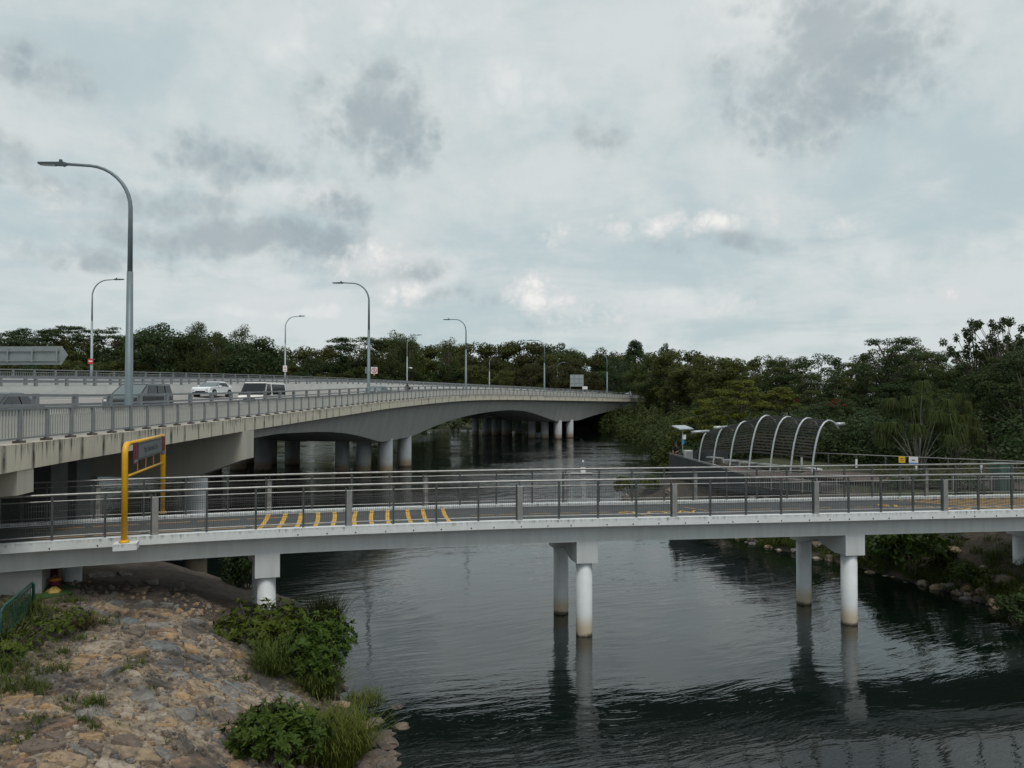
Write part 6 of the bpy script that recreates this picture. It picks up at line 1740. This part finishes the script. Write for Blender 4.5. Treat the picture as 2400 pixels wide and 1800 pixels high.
# --- shrubs on the right bank below the footbridge
def bush_at(u, v, Y, s, label, m_=None, var=0, zs=1.0):
    q = px(u, v, Y=Y); g = max(gz(q.x, Y), 0.05)
    return plant('bush', var, (q.x, Y, g), (s, s, s*zs), label, 'shrub', None, crown_mat=m_)
bush_at(2145, 1300, 33.6, 1.2, 'large dark shrub on the right bank between the two bridge piers')
bush_at(2045, 1285, 36.0, 0.75, 'dark shrub just right of the third pier on the bank', M['leaf_dark'], 1)
bush_at(2285, 1262, 34.5, 0.85, 'shrub on the upper right bank left of the last column', M['leaf_dark'], 1)
bush_at(2268, 1330, 31.0, 0.55, 'small broad leaved shrub among stones left of the last column', None, 0)
bush_at(2395, 1410, 27.0, 0.60, 'shrub at the right edge of the bank', M['leaf_dark'], 0)
bush_at(1905, 1262, 41, 0.6, 'low shrub behind the column of the third pier', M['leaf_light'], 1)
bush_at(1470, 1160, 61, 0.85, 'yellow green bush on the spit below the platform', M['leaf_yellow'], 0)
bush_at(1525, 1172, 57.5, 0.6, 'small bush on the sandy spit below the platform', M['leaf_light'], 1)
bush_at(1560, 1168, 60, 0.5, 'low bush beside the platform supports', M['leaf_olive'], 0)
bush_at(580, 1345, 29.5, 0.7, 'dark shrub left of the first footbridge column', M['leaf_dark'], 1, 1.3)

# --- near shrubs with real leaves
def leaf_shape(L, w):
    """folded, slightly curved leaf along +Y: 8 verts, 6 faces"""
    pts = [(0, 0, 0), (0, L*0.35, 0.02*L), (0, L*0.7, 0.0), (0, L, -0.10*L), (w, L*0.38, 0.07*L), (w*0.75, L*0.7, 0.03*L), (-w, L*0.38, 0.07*L), (-w*0.75, L*0.7, 0.03*L)]
    tri = [(0, 4, 1), (1, 4, 5), (1, 5, 2), (2, 5, 3), (0, 1, 6), (1, 7, 6), (1, 2, 7), (2, 3, 7)]
    return np.array(pts), np.array(tri)
def big_shrub(rs, lobes, n, L, w, whorl=7, droop=0.5):
    """leaf whorls on the outside of several rounded lobes (centre, radii)"""
    P, TR = leaf_shape(L, w); VV = []; FF = []; TT = []; o = 0; stems = []
    tot = sum(r[0]*r[1]+r[0]*r[2] for c, r in lobes)
    for c, r in lobes:
        m = int(n*(r[0]*r[1]+r[0]*r[2])/tot)
        for k in range(m):
            d = rs.normal(size=3); d /= np.linalg.norm(d)
            if d[2] < -0.45: d[2] *= -0.5
            q = np.array(c)+d*np.array(r)*(0.62+0.62*rs.rand()**1.6)
            ax = d*0.8+np.array((0, 0, 0.7))+rs.normal(size=3)*0.25; ax /= np.linalg.norm(ax)
            x = np.cross(ax, (0.3, 0.9, 0.1)); x /= np.linalg.norm(x); y = np.cross(ax, x)
            tb = rs.rand(); a0 = rs.rand()*6.28
            for j in range(whorl):
                a = a0+6.28*j/whorl+rs.normal()*0.25; e = 0.15+0.75*rs.rand()
                dr = (x*math.cos(a)+y*math.sin(a))*math.cos(e)+ax*math.sin(e); dr[2] -= droop*0.3; dr /= np.linalg.norm(dr)
                sd_ = np.cross(dr, ax); sd_ /= np.linalg.norm(sd_)+1e-9; up = np.cross(sd_, dr); s = 0.65+0.6*rs.rand()
                VV.append(q+(P[:, :1]*sd_+P[:, 1:2]*dr+P[:, 2:]*up)*s); FF.append(TR+o); o += len(P)
                TT.append(np.full(len(TR), np.clip(0.2+0.35*rs.rand()+0.35*(tb-0.35)+0.12*d[2], 0, 1)))
            if k % 4 == 0: stems.append(q)
    return np.concatenate(VV), np.concatenate(FF), np.concatenate(TT), stems
def near_shrub(name, label, base, lobes, n, L, w, m_, seed, whorl=7, droop=0.5):
    rs = np.random.RandomState(seed); V, F, T, stems = big_shrub(rs, lobes, n, L, w, whorl, droop)
    t = thing(name, label, 'shrub', base, 0, local=True)
    link('foliage', np_mesh('foliage', V, F, m_, T), t, 'stuff')
    mb = MB()
    for k in range(9):      # bare dead twigs poking out
        a = rs.rand()*6.28; c_, r_ = lobes[rs.randint(len(lobes))]; e = np.array(c_)+np.array((math.cos(a), math.sin(a), 0.75))*np.array(r_)*(1.0+0.3*rs.rand())
        mb.tube([(c_[0]*0.6, c_[1]*0.6, 0.1), tuple((np.array(c_)+e)/2), tuple(e), tuple(e+np.array((0.1*math.cos(a), 0.1*math.sin(a), 0.08+0.1*rs.rand())))], [0.012, 0.009, 0.006, 0.002], 5, False)
    for q in stems: mb.tube([(rs.normal()*0.12, rs.normal()*0.12, -0.15), (q[0]*0.5, q[1]*0.5, q[2]*0.62), tuple(q)], [0.022, 0.014, 0.005], 5, False)
    link('stem', mb.mesh('stem', M['bark'], True, False), t)
    return t
def on_bank(u, v):
    """where the line of sight through (u,v) meets the ground"""
    lo, hi = 5.0, 80.0
    for Y in np.arange(6, 80, 0.1):
        q = px(u, v, Y=Y)
        if q.z <= gz(q.x, q.y): return Vector((q.x, q.y, gz(q.x, q.y)))
    return px(u, v, z=0)
b1 = on_bank(640, 1790); print('shrub bases', b1)
near_shrub('shrub', 'dark glossy shrub at the bottom of the view on the stone bank', b1, [((0, 0, 0.50), (0.85, 0.75, 0.55)), ((0.45, 0.3, 0.45), (0.6, 0.6, 0.45)), ((-0.50, 0.1, 0.35), (0.55, 0.55, 0.4)), ((0.0, 0.2, 0.82), (0.5, 0.5, 0.35))], 560, 0.17, 0.030, M['leaf_shrub'], 21)
b2 = on_bank(725, 1600); print(b2)
near_shrub('shrub', 'tall dark shrub at the waterline behind the bottom one', b2, [((0, 0.3, 0.65), (0.85, 0.8, 0.7)), ((0.25, 0.9, 0.9), (0.75, 0.8, 0.6)), ((-0.35, 0.9, 0.85), (0.7, 0.7, 0.5)), ((0.4, -0.1, 0.5), (0.5, 0.5, 0.5))], 620, 0.165, 0.032, M['leaf_shrub'], 22)
b3 = on_bank(600, 1525); print(b3)
near_shrub('shrub', 'pale green sprawling shrub at the foot of the first footbridge column', b3, [((0, 0, 0.45), (0.85, 0.7, 0.5)), ((-0.9, 0.4, 0.35), (0.75, 0.7, 0.4)), ((0.6, 0.7, 0.55), (0.8, 0.8, 0.55)), ((-0.5, 1.2, 0.5), (0.8, 0.8, 0.5)), ((0.0, 1.7, 0.45), (0.5, 0.5, 0.4)), ((-1.35, -0.1, 0.2), (0.45, 0.4, 0.25)), ((0.9, 0.1, 0.6), (0.5, 0.5, 0.4))], 520, 0.15, 0.036, M['leaf_light'], 23, 6, 0.7)
# grasses
def tuft_mesh(rs, n, L, w, spread, lean=0.7, bend=0.5):
    a = rs.rand(n)*6.28; q = np.sqrt(rs.rand(n))*spread; l = L*(0.5+0.7*rs.rand(n)); e = lean*rs.rand(n)+0.08
    d = np.stack([np.cos(a)*np.sin(e), np.sin(a)*np.sin(e), np.cos(e)], 1); out = np.stack([np.cos(a), np.sin(a), np.zeros(n)], 1)
    b = rs.rand(n)*6.28; p0 = np.stack([q*np.cos(b), q*np.sin(b), np.zeros(n)-0.03], 1)
    p1 = p0+d*l[:, None]*0.55; p2 = p1+d*l[:, None]*0.3+out*l[:, None]*bend*0.35; p2[:, 2] -= l*bend*0.12; p3 = p2+out*l[:, None]*bend*0.3; p3[:, 2] -= l*bend*0.22
    s = np.stack([-np.sin(a), np.cos(a), np.zeros(n)], 1)*w
    V = np.concatenate([np.stack([p0-s, p0+s, p1+s*0.9, p1-s*0.9], 1), np.stack([p1-s*0.9, p1+s*0.9, p2+s*0.6, p2-s*0.6], 1), np.stack([p2-s*0.6, p2+s*0.6, p3+s*0.05, p3-s*0.05], 1)]).reshape(-1, 3)
    t = np.clip(0.25+0.5*rs.rand(n), 0, 1)
    return V, np.arange(len(V)).reshape(-1, 4), np.concatenate([t, t, t])
def tall_grass(label, base, n, L, spread, m_, seed, w=0.010, lean=0.7):
    rs = np.random.RandomState(seed); V, F, T = tuft_mesh(rs, n, L, w, spread, lean)
    t = thing('grass_clump', label, 'grass', base, 0, local=True); link('blades', np_mesh('blades', V, F, m_, T), t, 'stuff'); return t
g = on_bank(785, 1775); tall_grass('large yellowing grass clump right of the bottom shrub at the water edge', g, 1500, 1.15, 0.75, M['grass_yellow'], 31, 0.009)
g = on_bank(720, 1775); tall_grass('upright grass with orange tipped blades beside the bottom shrub', g, 700, 1.0, 0.45, M['grass_yellow'], 32, 0.008)
g = on_bank(850, 1660); tall_grass('short grass tuft hanging over the waterline stones', g, 600, 0.55, 0.5, M['grass_yellow'], 33, 0.008)
g = on_bank(745, 1630); tall_grass('arching grass at the foot of the tall dark shrub', g, 650, 0.9, 0.42, M['grass'], 34, 0.009, 1.0)
g = on_bank(640, 1575); tall_grass('arching long grass left of the tall dark shrub', g, 500, 1.0, 0.45, M['grass'], 35, 0.009, 1.0)
g = on_bank(760, 1475); tall_grass('tall seeding grass behind the tall dark shrub', g+Vector((0, 0.0, 0)), 700, 1.3, 0.6, M['grass'], 36, 0.009, 0.55)
g = on_bank(195, 1470); tall_grass('dry straw coloured grass tuft in the upper stones', g, 420, 0.42, 0.25, M['dry_grass'], 37, 0.007, 1.1)
# weeds over the bank: nobody could count the blades
rs = np.random.RandomState(40); VV = []; FF = []; TT = []; o = 0
spots = [(30, 1520, .5, .5, 260), (5, 1580, .5, .6, 300), (10, 1610, .4, .5, 200), (70, 1470, .5, .4, 220), (130, 1440, .6, .35, 200), (10, 1500, .8, .6, 400), (15, 1440, .8, .6, 400), (130, 1580, .35, .35, 170), (215, 1655, .28, .3, 220), (160, 1655, .3, .22, 120),
         (140, 1540, .3, .25, 120), (225, 1710, .25, .25, 140), (290, 1570, .3, .22, 130), (100, 1620, .3, .25, 150), (390, 1745, .15, .12, 60), (60, 1735, .3, .2, 160), (245, 1460, .3, .25, 140), (320, 1555, .2, .2, 80), (570, 1595, .2, .2, 90), (180, 1500, .35, .22, 150), (95, 1690, .3, .2, 120), (360, 1620, .2, .15, 60), (155, 1415, .4, .3, 160), (55, 1440, .8, .55, 400), (870, 1520, .35, .3, 200), (850, 1585, .3, .25, 160), (895, 1705, .25, .25, 160), (830, 1460, .3, .3, 160),(760,1790,.4,.3,200),(820,1800,.3,.3,200)]
for u, v, sp, L, n in spots:
    b = on_bank(u, v)
    for k in range(5):
        x, y = b.x+rs.normal()*sp*0.5, b.y+rs.normal()*sp*0.6
        V, F, T = tuft_mesh(rs, max(10, n//5), L*(0.7+0.5*rs.rand()), 0.007, sp*0.45, 1.1)
        VV.append(V+np.array((x, y, gz(x, y)))); FF.append(F+o); o += len(V); TT.append(T)
tag(link('weeds', np_mesh('weeds', np.concatenate(VV), np.concatenate(FF), M['grass'], np.concatenate(TT)), None, 'stuff'), 'tufts of weeds growing between the bank stones', 'weeds')
# leafy growth at the lower left by the green railing
b4 = on_bank(10, 1545)
near_shrub('shrub', 'low leafy weeds crowding under the green railing at the left edge', b4, [((0, 0, 0.25), (0.8, 0.7, 0.32)), ((0.0, 1.2, 0.25), (0.6, 0.7, 0.3)), ((0.1, 2.3, 0.2), (0.5, 0.8, 0.25))], 300, 0.10, 0.022, M['leaf_light'], 25, 6)
# right bank: grass and creeping plants between the boulders
rs = np.random.RandomState(50); VV = []; FF = []; TT = []; o = 0
for k in range(620):
    i = rs.rand(); pa = [(12.4, 45.5), (13.7, 41.3), (15, 39.6), (16.7, 35.8), (18.2, 32), (19.0, 29), (19.0, 25)]
    s = rs.rand()*6; j = int(min(s, 5)); f = s-j
    x = pa[j][0]+(pa[j+1][0]-pa[j][0])*f; y = pa[j][1]+(pa[j+1][1]-pa[j][1])*f; off = abs(rs.normal())*1.3+0.25; x += off*0.85; y += off*0.4
    V, F, T = tuft_mesh(rs, 40, 0.30+0.25*rs.rand(), 0.012, 0.35, 1.15)
    VV.append(V+np.array((x, y, gz(x, y)))); FF.append(F+o); o += len(V); TT.append(T*0.8)
tag(link('bank_grass', np_mesh('bank_grass', np.concatenate(VV), np.concatenate(FF), M['grass'], np.concatenate(TT)), None, 'stuff'), 'creeping grass along the right bank above the waterline', 'grass')

# ================================================================== stones
def stone_mat(name, c1, c2, c3):
    m = bpy.data.materials.new(name); m.use_nodes = True
    t = NT(m.node_tree); b = t.n['Principled BSDF']; b.inputs['Roughness'].default_value = 0.85
    tc = t.new('ShaderNodeTexCoord'); co = tc.outputs['Object']
    n1 = t.noise(co, 2.3, 6, 0.65, 0.6); n2 = t.noise(co, 9, 6, 0.7); n3 = t.noise(co, 0.62, 6, 0.7)
    n5 = t.noise(co, 4.5, 7, 0.72, 0.8)
    c = t.mix(t.mapr(n1, 0.38, 0.62, 0, 1), c1, c2); c = t.mix(t.mapr(n2, 0.50, 0.66, 0, 0.75), c, c3)
    c = t.mix(t.mapr(n5, 0.50, 0.66, 0, 0.72), c, (0.075, 0.062, 0.052))
    c = t.mix(t.mapr(n3, 0.47, 0.60, 0, 0.85), c, (0.060, 0.055, 0.052))       # dark algae blotches over several stones
    s = t.new('ShaderNodeSeparateXYZ', i_0=co)
    t.l.new(c, b.inputs['Base Color'])
    bp = t.new('ShaderNodeBump', i_Height=t.math('ADD', t.math('MULTIPLY', n2, 0.045), t.math('MULTIPLY', n5, 0.075))); bp.inputs['Distance'].default_value = 1.0; bp.inputs['Strength'].default_value = 1.0
    t.l.new(bp.outputs[0], b.inputs['Normal'])
    return m
ST = [stone_mat('grey stone', (0.28, 0.26, 0.235), (0.17, 0.16, 0.15), (0.36, 0.32, 0.27)), stone_mat('ochre stone', (0.47, 0.30, 0.15), (0.34, 0.225, 0.13), (0.50, 0.37, 0.23)),
      stone_mat('tan stone', (0.46, 0.335, 0.21), (0.33, 0.24, 0.155), (0.23, 0.165, 0.12)), stone_mat('blue grey stone', (0.22, 0.24, 0.235), (0.16, 0.175, 0.18), (0.29, 0.30, 0.28)),
      stone_mat('rust stone', (0.37, 0.215, 0.13), (0.26, 0.165, 0.11), (0.41, 0.285, 0.19)), stone_mat('brown stone', (0.20, 0.15, 0.115), (0.12, 0.10, 0.085), (0.28, 0.21, 0.155)), stone_mat('pale stone', (0.48, 0.40, 0.31), (0.38, 0.31, 0.24), (0.27, 0.21, 0.165))]
def voronoi_cells(seeds, reach):
    out = []
    for i, p in enumerate(seeds):
        poly = [np.array(p)+np.array(q)*reach for q in ((-1, -1), (1, -1), (1, 1), (-1, 1))]
        d = np.hypot(*(seeds-p).T); near = [j for j in np.argsort(d)[1:22] if d[j] < reach*2]
        for j in near:
            mid = (p+seeds[j])/2; nn = seeds[j]-p; new = []
            for a, b in zip(poly, poly[1:]+poly[:1]):
                da, db = np.dot(a-mid, nn), np.dot(b-mid, nn)
                if da <= 0: new.append(a)
                if da*db < 0: new.append(a+(b-a)*(da/(da-db)))
            poly = new
            if len(poly) < 3: break
        if len(poly) >= 3: out.append((p, poly))
    return out
rs = np.random.RandomState(60); seeds = []
for y in np.arange(8.5, 31, 0.45):
    for x in np.arange(-18, -1, 0.56):
        seeds.append((x+rs.normal()*0.26+0.3*math.sin(y*3), y+rs.normal()*0.22))
seeds = np.array(seeds)
keep = rs.rand(len(seeds)) > 0.36; seeds = seeds[keep]; extra = seeds[rs.rand(len(seeds)) < 0.20]; seeds = np.concatenate([seeds]+[extra+rs.normal(size=extra.shape)*0.19 for _ in range(2)])
cells = voronoi_cells(seeds, 1.4)
def stone_mesh(poly, c, h, mb=None, sink=0.04):
    # ragged outline: add a jogged midpoint on long sides, pull corners in
    pts = []; inset = (0.008+0.035*rs.rand()**1.5) if c[1] < 14.5 else (0.02+0.09*rs.rand()**1.5)
    for a, b in zip(poly, poly[1:]+poly[:1]):
        ln = np.hypot(*(b-a)); m_ = 1 if ln < 0.16 else (2 if ln < 0.34 else 3)
        for k in range(m_):
            q = a+(b-a)*(k/m_); q = c+(q-c)*(1-inset-(0.10*rs.rand() if k == 0 else 0.03*rs.rand()))
            pts.append(q+rs.normal(size=2)*0.014)
    n = len(pts); P = np.array(pts)
    sh = 0.035/max(0.12, np.mean(np.hypot(*(P-c).T)))
    zf = lambda q: ground_z(q[:, 0], q[:, 1])
    r0 = c+(P-c)*(1-sh); r1 = c+(P-c)*(1-sh*1.9); r2 = c+(P-c)*0.58
    tilt = rs.normal(size=2)*0.12
    def ring(r, hh): return np.column_stack([r, zf(r)+hh+((r-c)@tilt if hh > 0 else 0)])
    v = np.concatenate([ring(r0, -sink), ring(r1, h*0.75), ring(r2, h*(0.95+0.1*rs.rand())), ring(c[None, :], h)])
    f = []
    for k in range(n):
        k2 = (k+1) % n
        f += [(k, k2, n+k2, n+k), (n+k, n+k2, 2*n+k2, 2*n+k), (2*n+k, 2*n+k2, 3*n)]
    return v, f
cand = []
for c, poly in cells:
    c = np.mean(poly, axis=0); d = float(shore_dist(c[:1], c[1:])[0])
    if d < 0.35 or d > 11 or c[0] < -0.78*c[1] or c[1] < 8.8: continue
    soil = (c[1]-20.3-(c[0]+8)*-0.25)/4.0
    if soil > 0.25+0.9*rs.rand()**1.3: continue
    if d < 1.5 and c[1] > 15 and rs.rand() < 0.75: continue
    if c[0] > -0.35*c[1]+1.5 and c[1] < 14: continue
    if (c[0]+11.7)**2+(c[1]-19)**2 < 3 : continue
    cand.append((c, poly, d))
area = lambda poly: 0.5*abs(sum(a[0]*b[1]-a[1]*b[0] for a, b in zip(poly, poly[1:]+poly[:1])))
cand.sort(key=lambda z: -area(z[1])*(20/np.hypot(z[0][0], z[0][1]))**2)
print('stones', len(cand))
small = MB()
def stone_kind(c):
    # nearer stones are warm, the upper ones greyer
    if c[1]-20.5+(c[0]+8)*0.25 > 1.0: return rs.choice([0, 5, 5, 0, 2])
    w = np.array([0.5, 1.9, 1.8, 0.15, 1.3, 1.0, 0.7]) if c[1] < 15.5 else np.array([1.9, 0.6, 1.3, 0.4, 0.4, 1.2, 0.6])
    return rs.choice(7, p=w/w.sum())
for i, (c, poly, d) in enumerate(cand):
    if rs.rand() < 0.05: continue          # a stone has gone from here and earth fills the bed
    v, f = stone_mesh(poly, c, 0.010+0.075*rs.rand()**2.2+(0.02 if d < 1.5 or c[1] < 14.5 else 0))
    if i < 295:
        mb = MB(); mb.add(v.tolist(), f); o = mb.build('stone', ST[stone_kind(c)], GROUND, fix=False)
        o.data.polygons.foreach_set('use_smooth', [False]*len(f))
    else: small.add(v.tolist(), f, stone_kind(c))
if small.v: small.build('small_stone', ST, GROUND, kind='stuff', fix=False)
# rubble, chips and clods lying in the joints: nobody could count them
rb_m = MB()
for k in range(6000):
    y = 9+15*rs.rand()**0.9; x = -0.72*y+rs.rand()*(0.72*y-1.5); d = float(shore_dist(np.array([x]), np.array([y]))[0])
    if d < 0.3 or d > 9.5: continue
    r = 0.018+0.075*rs.rand()**2.5; z = gz(x, y)+0.02; n = 5; a0 = rs.rand()*6.28; q = 0.6+0.6*rs.rand(n); hh = r*(0.5+0.6*rs.rand())
    ring = [(x+r*1.2*math.cos(a0+6.28*i/n)*q[i], y+r*math.sin(a0+6.28*i/n)*q[i], z-0.02) for i in range(n)]; mid = [(x+(p_[0]-x)*0.75, y+(p_[1]-y)*0.75, z+hh*0.7) for p_ in ring]
    rb_m.add(ring+mid+[(x, y, z+hh)], [(i, (i+1) % n, n+(i+1) % n, n+i) for i in range(n)]+[(n+i, n+(i+1) % n, 2*n) for i in range(n)], int(rs.choice([0, 2, 5, 5, 5, 2, 1, 6])))
rb_m.build('rubble', ST, GROUND, kind='stuff', fix=False)
# boulders along both waterlines
def boulder(x, y, z, r, m_, sq):
    mb = MB(); secs = []; ph = rs.rand(3)*6; n = 9
    vs = []; fs = []
    for i in range(6):
        a = math.pi*(i+0.35)/6.0
        for k in range(n):
            b = 2*math.pi*k/n+i*0.2; q = 1+0.20*math.sin(3*b+ph[0]+i)+0.12*math.sin(5*b+ph[1])
            vs.append((x+r*math.sin(a)*math.cos(b)*q, y+r*math.sin(a)*math.sin(b)*q*0.85, z+r*sq*math.cos(a)))
    for i in range(5):
        for k in range(n): fs.append((i*n+k, i*n+(k+1) % n, (i+1)*n+(k+1) % n, (i+1)*n+k))
    fs.append(tuple(range(n-1, -1, -1))); fs.append(tuple(5*n+k for k in range(n)))
    mb.add(vs, fs); o = mb.build('boulder', m_, GROUND); return o
pa = np.array([(8.4, 60), (9.6, 54), (11.6, 49), (12.6, 44.5), (13.5, 41.1), (14.8, 39.4), (16.5, 35.6), (18, 31.8), (18.9, 29), (18.9, 27.3), (18.5, 22)])
L = np.concatenate([[0], np.cumsum(np.hypot(*np.diff(pa, axis=0).T))])
for k in range(270):
    s = L[-1]*rs.rand()**0.6; x = np.interp(s, L, pa[:, 0]); y = np.interp(s, L, pa[:, 1])
    off = abs(rs.normal())*(0.75 if k < 110 else 2.0)-0.15; x += off*0.88+rs.normal()*0.1; y += off*0.4+rs.normal()*0.1
    r = (0.12+0.24*rs.rand()**1.6)*(1.35 if off > 1 else 1)
    boulder(x, y, gz(x, y)+r*0.15, r, ST[rs.choice([0, 0, 5, 5, 2, 2, 6])], 0.6)
for (u, v, r) in ((930, 1655, 0.22), (942, 1701, 0.24), (905, 1745, 0.34), (880, 1780, 0.4), (915, 1770, 0.26), (870, 1730, 0.3), (850, 1700, 0.28), (897, 1795, 0.36), (855, 1790, 0.34), (835, 1755, 0.26), (800, 1660, 0.2), (880, 1690, 0.25), (790, 1495, 0.22), (785, 1515, 0.22), (905, 1720, 0.25)):
    q = px(u, v, z=0.22); boulder(q.x, q.y, max(gz(q.x, q.y), 0.12)+r*0.1, r, ST[rs.choice([2, 5, 5, 4])], 0.62)
